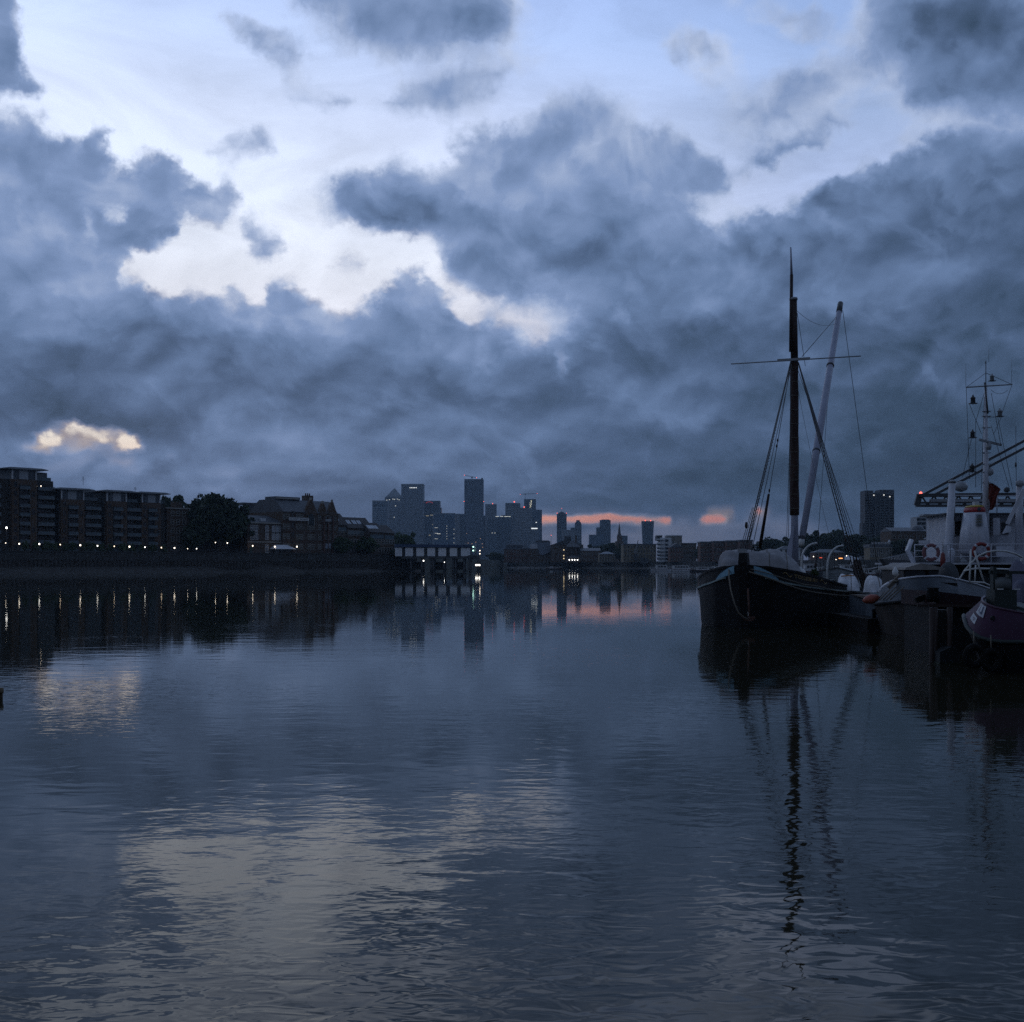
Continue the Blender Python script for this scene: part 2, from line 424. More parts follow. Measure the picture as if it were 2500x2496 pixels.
    warm = ramp(shade, [(0.10, (34, 34, 42)), (0.28, (70, 72, 88)), (0.42, (106, 105, 118)), (0.60, (160, 148, 152))])
    cloud = cmix(warmth, cool, warm)
    els = lambda stops: [((HY - py) / F / 0.6, c) for py, c in stops]
    eln = math_('DIVIDE', math_('TANGENT', math_('MAXIMUM', math_('MINIMUM', el, 0.53), 0.0)), 0.6)
    def clear(k): return ramp(eln, sorted(els([(r_[0], r_[1 + k]) for r_ in SKY_CLEAR if r_[0] < 1380]), key=lambda t: t[0]))
    side = maprange(az, -0.04, 0.24)
    air = cmix(side, cmix(maprange(az, -0.38, 0.0), clear(0), clear(1)), clear(2))
    ab = nd('ShaderNodeVectorMath', operation='SCALE')
    L.new(air, ab.inputs[0])
    # thin cirrus dims and streaks the open air
    cir = noise(5, 16, 120.0, 8, 0.6, dist=0.8)
    L.new(maprange(cir, 0.38, 0.66, 1.28, 1.0), ab.inputs['Scale'])
    full = cmix(gap, cloud, ab.outputs[0])
    vm = nd('ShaderNodeVectorMath', operation='SCALE')
    L.new(full, vm.inputs[0])
    vm.inputs['Scale'].default_value = 1.0
    # clear twilight air behind and between the clouds
    sky = nd('ShaderNodeTexSky', sky_type='NISHITA')
    sky.sun_disc = False
    sky.sun_elevation = SUN_EL
    sky.sun_rotation = SUN_AZ
    sky.altitude = 0
    bgs = nd('ShaderNodeBackground')
    bgs.inputs['Strength'].default_value = 0.0004
    L.new(sky.outputs[0], bgs.inputs[0])
    bgc = nd('ShaderNodeBackground')
    # dawn: the western half of the sky, away from the sun, is still dim
    west = math_('COSINE', math_('SUBTRACT', az, SUN_AZ))
    west = math_('MULTIPLY', maprange(west, -0.6, 0.80, 0.44, 0.97, t='SMOOTHSTEP'), 1.0)
    over = maprange(el, 0.6, 1.3, 0.0, 1.0)
    wm = nd('ShaderNodeMix', data_type='FLOAT')
    L.new(over, wm.inputs[0]); L.new(west, wm.inputs[2]); wm.inputs[3].default_value = 0.6
    L.new(wm.outputs[0], bgc.inputs['Strength'])
    L.new(vm.outputs[0], bgc.inputs[0])
    add = nd('ShaderNodeAddShader')
    L.new(bgc.outputs[0], add.inputs[0])
    L.new(bgs.outputs[0], add.inputs[1])
    out = nd('ShaderNodeOutputWorld')
    L.new(add.outputs[0], out.inputs['Surface'])
    w.cycles.sampling_method = 'MANUAL'
    w.cycles.sample_map_resolution = 512
build_world()
# ---------------------------------------------------------------- helpers
def W(px, py, Y):
    """photo pixel and distance -> world point (used only to lay out real positions)"""
    return Vector(((px - 1250.0) / F * Y, Y, H + (HY - py) / F * Y))
def WX(px, Y): return (px - 1250.0) / F * Y
def WZ(py, Y): return H + (HY - py) / F * Y

MATS = {}
def node_mat(name):
    m = bpy.data.materials.new(name)
    m.use_nodes = True
    m.node_tree.nodes.clear()
    return m
def mat(name, col, rough=0.7, var=0.25, scale=3.0, metal=0.0, bump=0.0, spec=0.5, detail=5, emit=None, es=0.0, stretch=(1, 1, 1), coat=0.0):
    """plain paint, brick, wood, cloth...: base colour broken up by object-space noise"""
    if name in MATS: return MATS[name]
    m = node_mat(name)
    N, L = m.node_tree.nodes, m.node_tree.links
    out = N.new('ShaderNodeOutputMaterial')
    p = N.new('ShaderNodeBsdfPrincipled')
    L.new(p.outputs[0], out.inputs[0])
    p.inputs['Roughness'].default_value = rough
    p.inputs['Metallic'].default_value = metal
    p.inputs['Specular IOR Level'].default_value = spec
    p.inputs['Coat Weight'].default_value = coat
    tc = N.new('ShaderNodeTexCoord')
    mp = N.new('ShaderNodeMapping')
    mp.inputs['Scale'].default_value = stretch
    L.new(tc.outputs['Object'], mp.inputs[0])
    n = N.new('ShaderNodeTexNoise')
    n.inputs['Scale'].default_value = scale
    n.inputs['Detail'].default_value = detail
    n.inputs['Roughness'].default_value = 0.62
    L.new(mp.outputs[0], n.inputs['Vector'])
    r = N.new('ShaderNodeValToRGB')
    c = Vector(col)
    r.color_ramp.elements[0].position = 0.3
    r.color_ramp.elements[1].position = 0.72
    r.color_ramp.elements[0].color = (*(c * (1 - var)), 1)
    r.color_ramp.elements[1].color = (*[min(1, x * (1 + var)) for x in c], 1)
    L.new(n.outputs['Fac'], r.inputs[0])
    L.new(r.outputs[0], p.inputs['Base Color'])
    if bump:
        b = N.new('ShaderNodeBump')
        b.inputs['Strength'].default_value = 0.6
        b.inputs['Distance'].default_value = bump
        L.new(n.outputs['Fac'], b.inputs['Height'])
        L.new(b.outputs[0], p.inputs['Normal'])
    if emit:
        p.inputs['Emission Color'].default_value = (*emit, 1)
        p.inputs['Emission Strength'].default_value = es
    MATS[name] = m
    return m

def tag(o, label=None, cat=None, group=None, kind=None):
    if label: o['label'] = label
    if cat: o['category'] = cat
    if group: o['group'] = group
    if kind: o['kind'] = kind
    return o

def link(name, me, m=None, parent=None, loc=None):
    o = bpy.data.objects.new(name, me)
    if m is not None and len(me.materials) == 0:
        for x in (m if isinstance(m, (list, tuple)) else [m]): me.materials.append(x)
    COL.objects.link(o)
    if parent is not None: o.parent = parent
    if loc is not None: o.location = loc
    return o

def thing(name, label, cat, loc=(0, 0, 0), rz=0.0, group=None):
    o = bpy.data.objects.new(name, None)
    o.empty_display_size = 0.3
    o.location = loc
    o.rotation_euler = (0, 0, rz)
    COL.objects.link(o)
    return tag(o, label, cat, group)

class MB:
    """collects boxes, tubes and lofts, then links them as ONE mesh object"""
    def __init__(s): s.v, s.f, s.mi, s.sm = [], [], [], []
    def add(s, vs, fs, mi=0, smooth=False):
        b = len(s.v)
        s.v += [tuple(v) for v in vs]
        for f in fs:
            s.f.append(tuple(b + i for i in f)); s.mi.append(mi); s.sm.append(smooth)
        return s
    def box(s, x0, x1, y0, y1, z0, z1, mi=0):
        vs = [(x0, y0, z0), (x1, y0, z0), (x1, y1, z0), (x0, y1, z0), (x0, y0, z1), (x1, y0, z1), (x1, y1, z1), (x0, y1, z1)]
        return s.add(vs, [(0, 3, 2, 1), (4, 5, 6, 7), (0, 1, 5, 4), (1, 2, 6, 5), (2, 3, 7, 6), (3, 0, 4, 7)], mi)
    def prism(s, pts, d0, d1, axis='y', mi=0):
        """polygon in the plane across an axis, extruded along it"""
        n = len(pts)
        def P(a, b, d):
            return (a, d, b) if axis == 'y' else ((d, a, b) if axis == 'x' else (a, b, d))
        vs = [P(a, b, d0) for a, b in pts] + [P(a, b, d1) for a, b in pts]
        fs = [tuple(range(n)), tuple(range(2 * n - 1, n - 1, -1))]
        fs += [(i, i + n, (i + 1) % n + n, (i + 1) % n) for i in range(n)]
        return s.add(vs, fs, mi)
    def bar(s, a, b, w, h=None, mi=0):
        a, b = Vector(a), Vector(b)
        d = (b - a).normalized()
        up = Vector((0, 0, 1)) if abs(d.z) < 0.95 else Vector((0, 1, 0))
        r = d.cross(up).normalized() * w * 0.5
        u = r.cross(d).normalized() * (h or w) * 0.5
        vs = [a - r - u, a + r - u, a + r + u, a - r + u, b - r - u, b + r - u, b + r + u, b - r + u]
        return s.add(vs, [(0, 3, 2, 1), (4, 5, 6, 7), (0, 1, 5, 4), (1, 2, 6, 5), (2, 3, 7, 6), (3, 0, 4, 7)], mi)
    def tube(s, pts, rad, n=8, mi=0, cap=True, closed=False):
        pts = [Vector(p) for p in pts]
        k = len(pts)
        rads = rad if isinstance(rad, (list, tuple)) else [rad] * k
        prev = None
        vs, fs = [], []
        for i, p in enumerate(pts):
            if closed: d = pts[(i + 1) % k] - pts[i - 1]
            else: d = pts[min(i + 1, k - 1)] - pts[max(i - 1, 0)]
            if d.length < 1e-9: d = Vector((0, 0, 1))
            d.normalize()
            if prev is None:
                a = d.orthogonal().normalized()
            else:
                a = prev - d * prev.dot(d)
                a = a.normalized() if a.length > 1e-6 else d.orthogonal().normalized()
            prev = a
            b = d.cross(a)
            for j in range(n):
                t = 2 * PI * j / n
                vs.append(p + (a * math.cos(t) + b * math.sin(t)) * rads[i])
        rng = k if closed else k - 1
        for i in range(rng):
            for j in range(n):
                i2 = (i + 1) % k
                fs.append((i * n + j, i * n + (j + 1) % n, i2 * n + (j + 1) % n, i2 * n + j))
        s.add(vs, fs, mi, True)
        if cap and not closed:
            b = len(s.v) - len(vs)
            s.f.append(tuple(b + j for j in range(n - 1, -1, -1))); s.mi.append(mi); s.sm.append(False)
            s.f.append(tuple(b + (k - 1) * n + j for j in range(n))); s.mi.append(mi); s.sm.append(False)
        return s
    def lathe(s, prof, cx=0, cy=0, n=16, mi=0, sx=1.0, sy=1.0):
        vs, fs = [], []
        for r, z in prof:
            for j in range(n):
                t = 2 * PI * j / n
                vs.append((cx + r * sx * math.cos(t), cy + r * sy * math.sin(t), z))
        for i in range(len(prof) - 1):
            for j in range(n):
                fs.append((i * n + j, i * n + (j + 1) % n, (i + 1) * n + (j + 1) % n, (i + 1) * n + j))
        fs.append(tuple(range(n - 1, -1, -1)))
        fs.append(tuple((len(prof) - 1) * n + j for j in range(n)))
        return s.add(vs, fs, mi, True)
    def loft(s, rings, mi=0, cap=True, closed=True, smooth=True):
        n = len(rings[0])
        vs = [v for r in rings for v in r]
        fs = []
        for i in range(len(rings) - 1):
            for j in range(n if closed else n - 1):
                fs.append((i * n + j, i * n + (j + 1) % n, (i + 1) * n + (j + 1) % n, (i + 1) * n + j))
        s.add(vs, fs, mi, smooth)
        if cap and closed:
            b = len(s.v) - len(vs)
            s.f.append(tuple(b + j for j in range(n - 1, -1, -1))); s.mi.append(mi); s.sm.append(False)
            s.f.append(tuple(b + (len(rings) - 1) * n + j for j in range(n))); s.mi.append(mi); s.sm.append(False)
        return s
    def blob(s, c, r, sub=2, jit=0.0, mi=0, rnd=random):
        bm = bmesh.new()
        bmesh.ops.create_icosphere(bm, subdivisions=sub, radius=1.0)
        bm.verts.ensure_lookup_table()
        vs = [(c[0] + v.co.x * r[0] * (1 + jit * (rnd.random() - 0.5)), c[1] + v.co.y * r[1] * (1 + jit * (rnd.random() - 0.5)), c[2] + v.co.z * r[2] * (1 + jit * (rnd.random() - 0.5))) for v in bm.verts]
        fs = [tuple(v.index for v in f.verts) for f in bm.faces]
        bm.free()
        return s.add(vs, fs, mi, True)
    def mesh(s, name):
        me = bpy.data.meshes.new(name)
        me.from_pydata(s.v, [], s.f)
        me.polygons.foreach_set('material_index', s.mi)
        me.polygons.foreach_set('use_smooth', s.sm)
        me.validate()
        me.update()
        return me
    def build(s, name, m, parent=None, loc=None):
        return link(name, s.mesh(name), m, parent, loc)
    def normals(s, me):
        bm = bmesh.new(); bm.from_mesh(me)
        bmesh.ops.recalc_face_normals(bm, faces=bm.faces)
        bm.to_mesh(me); bm.free()

def copy_tree(o, parent=None):
    c = o.copy()
    COL.objects.link(c)
    if parent is not None: c.parent = parent
    for ch in list(o.children): copy_tree(ch, c)
    return c

# ---------------------------------------------------------------- water
def water_mat():
    m = node_mat('river_water')
    nt = m.node_tree
    N, L = nt.nodes, nt.links
    # wave height group
    g = bpy.data.node_groups.new('wave_height', 'ShaderNodeTree')
    g.interface.new_socket('P', in_out='INPUT', socket_type='NodeSocketVector')
    g.interface.new_socket('H', in_out='OUTPUT', socket_type='NodeSocketFloat')
    GN, GL = g.nodes, g.links
    gi, go = GN.new('NodeGroupInput'), GN.new('NodeGroupOutput')
    def gm(op, a, b):
        n = GN.new('ShaderNodeMath'); n.operation = op
        for i, v in enumerate((a, b)):
            if isinstance(v, (int, float)): n.inputs[i].default_value = v
            else: GL.new(v, n.inputs[i])
        return n.outputs[0]
    def wave(sx, sy, rot, amp, detail=1.0, dist=0.0, rough=0.5):
        mp = GN.new('ShaderNodeMapping')
        mp.inputs['Rotation'].default_value = (0, 0, R(rot))
        mp.inputs['Scale'].default_value = (sx, sy, 1)
        GL.new(gi.outputs[0], mp.inputs[0])
        n = GN.new('ShaderNodeTexNoise'); n.noise_dimensions = '2D'
        n.inputs['Scale'].default_value = 1.0
        n.inputs['Detail'].default_value = detail
        n.inputs['Roughness'].default_value = rough
        n.inputs['Distortion'].default_value = dist
        GL.new(mp.outputs[0], n.inputs['Vector'])
        return gm('MULTIPLY', n.outputs['Fac'], amp)
    def patch(sc, lo, hi, seed):
        mp = GN.new('ShaderNodeMapping')
        mp.inputs['Location'].default_value = (seed, seed * 1.7, 0)
        mp.inputs['Scale'].default_value = (sc, sc * 0.8, 1)
        GL.new(gi.outputs[0], mp.inputs[0])
        n = GN.new('ShaderNodeTexNoise'); n.noise_dimensions = '2D'
        n.inputs['Scale'].default_value = 1.0
        n.inputs['Detail'].default_value = 2.0
        GL.new(mp.outputs[0], n.inputs['Vector'])
        mr = GN.new('ShaderNodeMapRange')
        mr.inputs[1].default_value = 0.38; mr.inputs[2].default_value = 0.64
        mr.inputs[3].default_value = lo; mr.inputs[4].default_value = hi
        GL.new(n.outputs['Fac'], mr.inputs[0])
        return mr.outputs[0]
    big = wave(0.5, 0.9, 8, 0.010, 1.0)
    mid = wave(1.5, 2.6, -6, 0.0060, 1.0, 0.4)
    rip = gm('MULTIPLY', wave(3.6, 6.0, 5, 0.0058, 1.5, 0.6), patch(0.13, 0.10, 1.35, 3.0))
    fin = gm('MULTIPLY', wave(9.0, 15.0, -4, 0.0007, 1.0, 0.4), patch(0.22, 0.0, 1.2, 11.0))
    GL.new(gm('ADD', gm('ADD', big, mid), gm('ADD', rip, fin)), go.inputs[0])
    geo = N.new('ShaderNodeNewGeometry')
    def at(dx, dy):
        a = N.new('ShaderNodeVectorMath'); a.operation = 'ADD'
        L.new(geo.outputs['Position'], a.inputs[0])
        a.inputs[1].default_value = (dx, dy, 0)
        q = N.new('ShaderNodeGroup'); q.node_tree = g
        L.new(a.outputs[0], q.inputs[0])
        return q.outputs[0]
    e = 0.012
    h0, hx, hy = at(0, 0), at(e, 0), at(0, e)
    def mm(op, a, b):
        n = N.new('ShaderNodeMath'); n.operation = op
        for i, v in enumerate((a, b)):
            if isinstance(v, (int, float)): n.inputs[i].default_value = v
            else: L.new(v, n.inputs[i])
        return n.outputs[0]
    sx = mm('MULTIPLY', mm('SUBTRACT', h0, hx), 1 / e)
    sy = mm('MULTIPLY', mm('SUBTRACT', h0, hy), 1 / e)
    # the reach under the far walls lies in the lee and runs smoother
    sp = N.new('ShaderNodeSeparateXYZ'); L.new(geo.outputs['Position'], sp.inputs[0])
    lee = N.new('ShaderNodeMath'); lee.operation = 'POWER'
    dv = N.new('ShaderNodeMath'); dv.operation = 'DIVIDE'; dv.inputs[0].default_value = 8.5
    ad = N.new('ShaderNodeMath'); ad.operation = 'ADD'; ad.inputs[1].default_value = 1.0
    mx_ = N.new('ShaderNodeMath'); mx_.operation = 'MAXIMUM'; mx_.inputs[1].default_value = 4.0
    L.new(sp.outputs[1], mx_.inputs[0]); L.new(mx_.outputs[0], ad.inputs[0]); L.new(ad.outputs[0], dv.inputs[1])
    L.new(dv.outputs[0], lee.inputs[0]); lee.inputs[1].default_value = 1.05
    sx = mm('MULTIPLY', sx, lee.outputs[0]); sy = mm('MULTIPLY', sy, lee.outputs[0])
    cmb = N.new('ShaderNodeCombineXYZ')
    L.new(sx, cmb.inputs[0]); L.new(sy, cmb.inputs[1]); cmb.inputs[2].default_value = 1.0
    nr = N.new('ShaderNodeVectorMath'); nr.operation = 'NORMALIZE'
    L.new(cmb.outputs[0], nr.inputs[0])
    # silty river water: a dull olive body under a slightly tinted mirror
    body = N.new('ShaderNodeBsdfDiffuse'); body.inputs['Color'].default_value = (0.020, 0.019, 0.011, 1)
    mir = N.new('ShaderNodeBsdfGlossy'); mir.inputs['Color'].default_value = (0.96, 0.97, 0.96, 1)
    mir.inputs['Roughness'].default_value = 0.03
    fr = N.new('ShaderNodeFresnel'); fr.inputs['IOR'].default_value = 1.2
    L.new(nr.outputs[0], mir.inputs['Normal']); L.new(nr.outputs[0], fr.inputs['Normal']); L.new(nr.outputs[0], body.inputs['Normal'])
    p = N.new('ShaderNodeMixShader')
    L.new(fr.outputs[0], p.inputs[0]); L.new(body.outputs[0], p.inputs[1]); L.new(mir.outputs[0], p.inputs[2])
    out = N.new('ShaderNodeOutputMaterial')
    L.new(p.outputs[0], out.inputs[0])
    return m
WATER = water_mat()
def sheet(name, x0, x1, y0, y1, z, m, nx=1, ny=1):
    vs = [(x0 + (x1 - x0) * i / nx, y0 + (y1 - y0) * j / ny, z) for j in range(ny + 1) for i in range(nx + 1)]
    fs = [(j * (nx + 1) + i, j * (nx + 1) + i + 1, (j + 1) * (nx + 1) + i + 1, (j + 1) * (nx + 1) + i) for j in range(ny) for i in range(nx)]
    return MB().add(vs, fs).build(name, m)
tag(sheet('water', -2600, 2600, -60, 5200, 0.0, WATER), 'calm grey river with small ripples mirroring the cloudy sky', None, None, 'structure')
# ---------------------------------------------------------------- materials
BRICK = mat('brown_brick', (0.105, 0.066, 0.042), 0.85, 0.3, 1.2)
BRICK_D = mat('sooty_brick', (0.088, 0.06, 0.042), 0.9, 0.35, 0.9)
BRICK_R = mat('red_brick', (0.12, 0.062, 0.045), 0.88, 0.3, 0.9)
STOCK = mat('stock_brick', (0.20, 0.165, 0.11), 0.88, 0.3, 0.9)
SLATE = mat('slate_roof', (0.085, 0.09, 0.10), 0.55, 0.3, 1.6)
SLATE_L = mat('pale_slate_roof', (0.20, 0.22, 0.25), 0.5, 0.25, 1.0)
RENDERW = mat('white_render', (0.62, 0.63, 0.64), 0.75, 0.14, 0.5)
RENDERG = mat('grey_render', (0.33, 0.34, 0.35), 0.75, 0.15, 0.5)
STONE = mat('pale_stone', (0.36, 0.34, 0.30), 0.8, 0.2, 1.0)
CONC = mat('concrete', (0.24, 0.24, 0.235), 0.85, 0.25, 0.7)
QUAY = mat('quay_concrete', (0.055, 0.053, 0.048), 0.9, 0.4, 0.4)
PILE_M = mat('rusty_sheet_piling', (0.055, 0.047, 0.04), 0.9, 0.45, 0.6)
MUD = mat('foreshore_mud', (0.05, 0.047, 0.042), 0.85, 0.35, 0.35, bump=0.05, spec=0.2)
LANDM = mat('bare_ground', (0.07, 0.075, 0.06), 0.95, 0.3, 0.05)
GLASS_D = mat('dark_window_glass', (0.018, 0.022, 0.026), 0.12, 0.3, 0.4)
GLASS_P = mat('pale_blind_window', (0.30, 0.33, 0.38), 0.25, 0.3, 0.6)
GLASS_B = mat('balcony_glass', (0.10, 0.14, 0.16), 0.15, 0.2, 0.6)
PANEL = mat('grey_cladding', (0.33, 0.35, 0.37), 0.5, 0.1, 0.5)
DPANEL = mat('dark_cladding', (0.075, 0.085, 0.10), 0.45, 0.2, 0.5)
FRAMEW = mat('white_painted_wood', (0.62, 0.62, 0.60), 0.5, 0.12, 2)
METAL_D = mat('dark_metal', (0.05, 0.053, 0.058), 0.5, 0.25, 2)
METAL_G = mat('grey_metal', (0.26, 0.275, 0.29), 0.45, 0.2, 2, metal=0.2)
CANVAS = mat('white_canvas', (0.66, 0.67, 0.70), 0.8, 0.1, 1.2)
LEAF_D = mat('dark_leaves', (0.032, 0.052, 0.022), 0.75, 0.55, 0.35)
LEAF_G = mat('green_leaves', (0.05, 0.085, 0.028), 0.75, 0.5, 0.4)
BARK = mat('bark', (0.06, 0.048, 0.036), 0.95, 0.3, 3, bump=0.03)
LAMP = mat('lit_lamp', (0.9, 0.9, 0.9), 0.5, 0.0, 1, emit=(1.0, 0.86, 0.70), es=3.5)
LAMPW = mat('lit_floodlight', (0.9, 0.9, 0.9), 0.5, 0.0, 1, emit=(1.0, 0.97, 0.92), es=4.0)
WARM = mat('lit_warm_window', (0.6, 0.5, 0.3), 0.5, 0.0, 1, emit=(1.0, 0.8, 0.5), es=1.2)
COOL = mat('lit_office_window', (0.6, 0.6, 0.6), 0.5, 0.0, 1, emit=(0.95, 0.96, 0.85), es=0.75)
WHITEL = mat('lit_white_strip', (0.8, 0.8, 0.8), 0.5, 0.0, 1, emit=(0.95, 1.0, 1.0), es=1.1)
REDL = mat('red_warning_lamp', (0.7, 0.05, 0.04), 0.5, 0.0, 1, emit=(1.0, 0.16, 0.12), es=2.2)
GREENL = mat('green_signal_lamp', (0.2, 0.7, 0.6), 0.5, 0.0, 1, emit=(0.55, 1.0, 0.85), es=3.0)
ORANGEL = mat('orange_sign_lamp', (0.8, 0.3, 0.1), 0.5, 0.0, 1, emit=(1.0, 0.34, 0.1), es=2.4)
REDSIGN = mat('red_sign_lamp', (0.7, 0.1, 0.05), 0.5, 0.0, 1, emit=(1.0, 0.12, 0.06), es=0.8)

# ---------------------------------------------------------------- left bank frame
BA = Vector((-148.0, 360.0, 0))
BD = Vector((0.66, 0.7515, 0)).normalized()
BN = Vector((-BD.y, BD.x, 0))            # towards the land
BRZ = math.atan2(BD.y, BD.x)
def bank(t, off, z=0.0): return BA + BD * t + BN * off + Vector((0, 0, z))
def bank_t(px, off):
    u = (px - 1250) / F
    o = BA + BN * off
    return (u * o.y - o.x) / (BD.x - u * BD.y)
def bank_Y(px, off): return bank(bank_t(px, off), off).y
def bank_z(px, py, off): return WZ(py, bank_Y(px, off))
QZ = 6.3

# ---------------------------------------------------------------- ground
b = MB()
b.add([(-3400, -80, -3), (3400, -80, -3), (3400, 8000, -3), (-3400, 8000, -3)], [(0, 1, 2, 3)])
tag(b.build('river_bed', MUD), kind='structure')

def land(name, pts, z, m):
    """raised ground with a vertical face along its edge"""
    b = MB()
    b.prism([(p[0], p[1]) for p in pts], -2.8, z, axis='z')
    return tag(b.build(name, m), kind='structure')
T0, T1 = -150.0, 168.0
pl = [bank(T0, 1.0), bank(T1, 1.0), bank(T1 + 25, 30), bank(T1 + 60, 60), Vector((60, 1900, 0)), Vector((-2400, 1900, 0)), Vector((-2400, 200, 0))]
land('riverside_ground', pl, QZ, LANDM)
FQ = [(1140, 1180), (1230, 1090), (1400, 990), (1600, 900), (1850, 760), (2050, 640), (2300, 590), (2620, 560)]
fq = [Vector((WX(p, Y), Y, 0)) for p, Y in FQ]
land('far_bank_ground', fq + [Vector((2500, 560, 0)), Vector((2500, 5400, 0)), Vector((-2500, 5400, 0)), Vector((-2500, 1950, 0)), Vector((40, 1950, 0))], 4.6, LANDM)

# ---------------------------------------------------------------- quay walls and foreshore
def quay_left():
    q = thing('river_wall', 'long dark river wall of sheet piling below the lamplit promenade', 'river wall', bank(T0, 0), BRZ)
    Lq = T1 - T0
    b = MB(); b.box(0, Lq, 0.0, 1.2, 3.9, QZ + 0.02)
    b.box(0, Lq, -0.15, 1.3, QZ + 0.02, QZ + 0.35)
    b.build('coping_wall', QUAY, q)
    b = MB()
    n = int(Lq / 1.3)
    for i in range(n):
        x = i * 1.3
        b.prism([(x, 0.28), (x + 0.35, -0.1), (x + 0.85, -0.1), (x + 1.2, 0.28)], -2.5, 3.9, axis='z')
    b.box(0, Lq, 0.25, 0.9, -2.5, 3.9)
    o = b.build('sheet_piling', PILE_M, q); o['kind'] = 'stuff'
    b = MB()
    for i in range(int(Lq / 3)):
        b.box(i * 3, i * 3 + 0.06, 0.5, 0.56, QZ + 0.35, QZ + 1.35)
    for z in (0.75, 1.05, 1.35):
        b.box(0, Lq, 0.5, 0.54, QZ + z - 0.04, QZ + z)
    b.build('railing', METAL_D, q)
quay_left()

def foreshore(name, prof, label):
    """mud beach: list of (t, top z, width) along the left bank"""
    rows = []
    rnd = random.Random(3)
    for t, zt, w in prof:
        r = []
        for k in range(7):
            f = k / 6
            z = zt * (1 - f) ** 0.9 - 0.35 * f + (rnd.random() - 0.5) * 0.12 * (0 < k < 6)
            r.append(bank(t, 0.5 - w * f, z))
        rows.append(r)
    b = MB().loft(rows, cap=False, closed=False)
    o = b.build(name, MUD)
    tag(o, label, None, None, 'structure')
prof = []
for i in range(60):
    t = T0 + (T1 - T0) * i / 59
    p = 1250 + F * (bank(t, 0).x / bank(t, 0).y)
    w = 15 + 3 * math.sin(t * 0.05)
    z = 2.0
    if 520 < p < 610: w, z = 9, 1.0
    if 610 <= p < 720: w, z = 9 + 9 * (1 - abs(p - 650) / 70), 2.4
    if 720 <= p < 780: w, z = 10, 0.9
    if 780 <= p < 910: w, z = 10 + 9 * max(0, 1 - abs(p - 840) / 70), 1.5
    if p >= 910: w, z = 8, 0.7
    prof.append((t, z, w))
foreshore('foreshore', prof, 'pale mud foreshore at the foot of the left river wall')

def quay_far():
    q = thing('far_river_wall', 'low dark river wall along the far bank under the skyline', 'river wall')
    b = MB()
    for i in range(len(fq) - 1):
        a, c = fq[i], fq[i + 1]
        d = (c - a).normalized(); n = Vector((d.y, -d.x, 0))
        vs = [a, c, c + n * 1.0, a + n * 1.0]
        b.add([v + Vector((0, 0, -2)) for v in vs] + [v + Vector((0, 0, 5.1)) for v in vs], [(0, 1, 2, 3), (7, 6, 5, 4), (0, 4, 5, 1), (1, 5, 6, 2), (2, 6, 7, 3), (3, 7, 4, 0)])
    b.build('wall', QUAY, q)
    rnd = random.Random(8)
    b = MB()
    for i in range(len(fq) - 1):
        a, c = fq[i], fq[i + 1]
        d = (c - a); Ln = d.length; d.normalize(); n = Vector((d.y, -d.x, 0))
        k = int(Ln / 6)
        for j in range(k):
            p = a + d * (j + rnd.random() * 0.6) * 6 + n * 1.15
            b.box(p.x - 0.2, p.x + 0.2, p.y - 0.2, p.y + 0.2, -1.5, 4.4 + rnd.random())
    o = b.build('timber_fender', PILE_M, q); o['kind'] = 'stuff'
    rows = []
    for i, a in enumerate(fq[:5]):
        d = (fq[min(i + 1, 4)] - fq[max(i - 1, 0)]).normalized(); n = Vector((d.y, -d.x, 0))
        w = [6, 30, 10, 26, 6][i]
        rows.append([a + n * (0.9 + w * f) + Vector((0, 0, 1.3 * (1 - f) - 0.3 * f)) for f in (0, .33, .66, 1)])
    tag(MB().loft(rows, cap=False, closed=False).build('far_foreshore', MUD), 'mud bank below the far river wall', None, None, 'structure')
quay_far()

# ---------------------------------------------------------------- trees
def crown_mesh(name, seed, lobes=26, leaves=150, size=0.075, flat=0.8):
    """unit crown: leaf clumps spread through an uneven volume (radius about 1, base at z = 0)"""
    rnd = random.Random(seed)
    vs, fs = [], []
    cs = []
    for i in range(lobes):
        while True:
            p = Vector((rnd.uniform(-1, 1), rnd.uniform(-1, 1), rnd.uniform(-1, 1)))
            if p.length < 1: break
        p *= 0.72
        p.z = p.z * flat
        r = rnd.uniform(0.22, 0.42) * (1.0 - 0.25 * max(0, p.z))
        cs.append((p, r))
    for i in range(9):
        d = Vector((rnd.gauss(0, 1), rnd.gauss(0, 1), rnd.gauss(0.3, 0.8))).normalized() * rnd.uniform(0.82, 1.0)
        d.z *= flat
        cs.append((d, rnd.uniform(0.10, 0.2)))
    for p, r in cs:
        for k in range(int(leaves * min(1.0, 0.25 + 2.2 * r))):
            d = Vector((rnd.gauss(0, 1), rnd.gauss(0, 1), rnd.gauss(0, 1))).normalized()
            q = p + d * r * (0.55 + 0.45 * rnd.random() ** 0.5)
            s_ = size * rnd.uniform(0.6, 1.3)
            a = Vector((rnd.gauss(0, 1), rnd.gauss(0, 1), rnd.gauss(0, 1))).normalized()
            t = (d * 0.6 + a).normalized()
            u = t.orthogonal().normalized()
            v = t.cross(u)
            i0 = len(vs)
            vs += [q + u * s_, q + v * s_ * 0.7, q - u * s_, q - v * s_ * 0.7]
            fs.append((i0, i0 + 1, i0 + 2, i0 + 3))
    me = bpy.data.meshes.new(name)
    me.from_pydata([(v.x, v.y, v.z + flat * 0.85) for v in vs], [], fs)
    me.update()
    return me
CROWNS = [crown_mesh('crown', 11), crown_mesh('crown', 12, 20, 150, 0.085), crown_mesh('crown', 13, 30, 120, 0.08, 1.0), crown_mesh('crown', 14, 16, 90, 0.12, 0.7)]
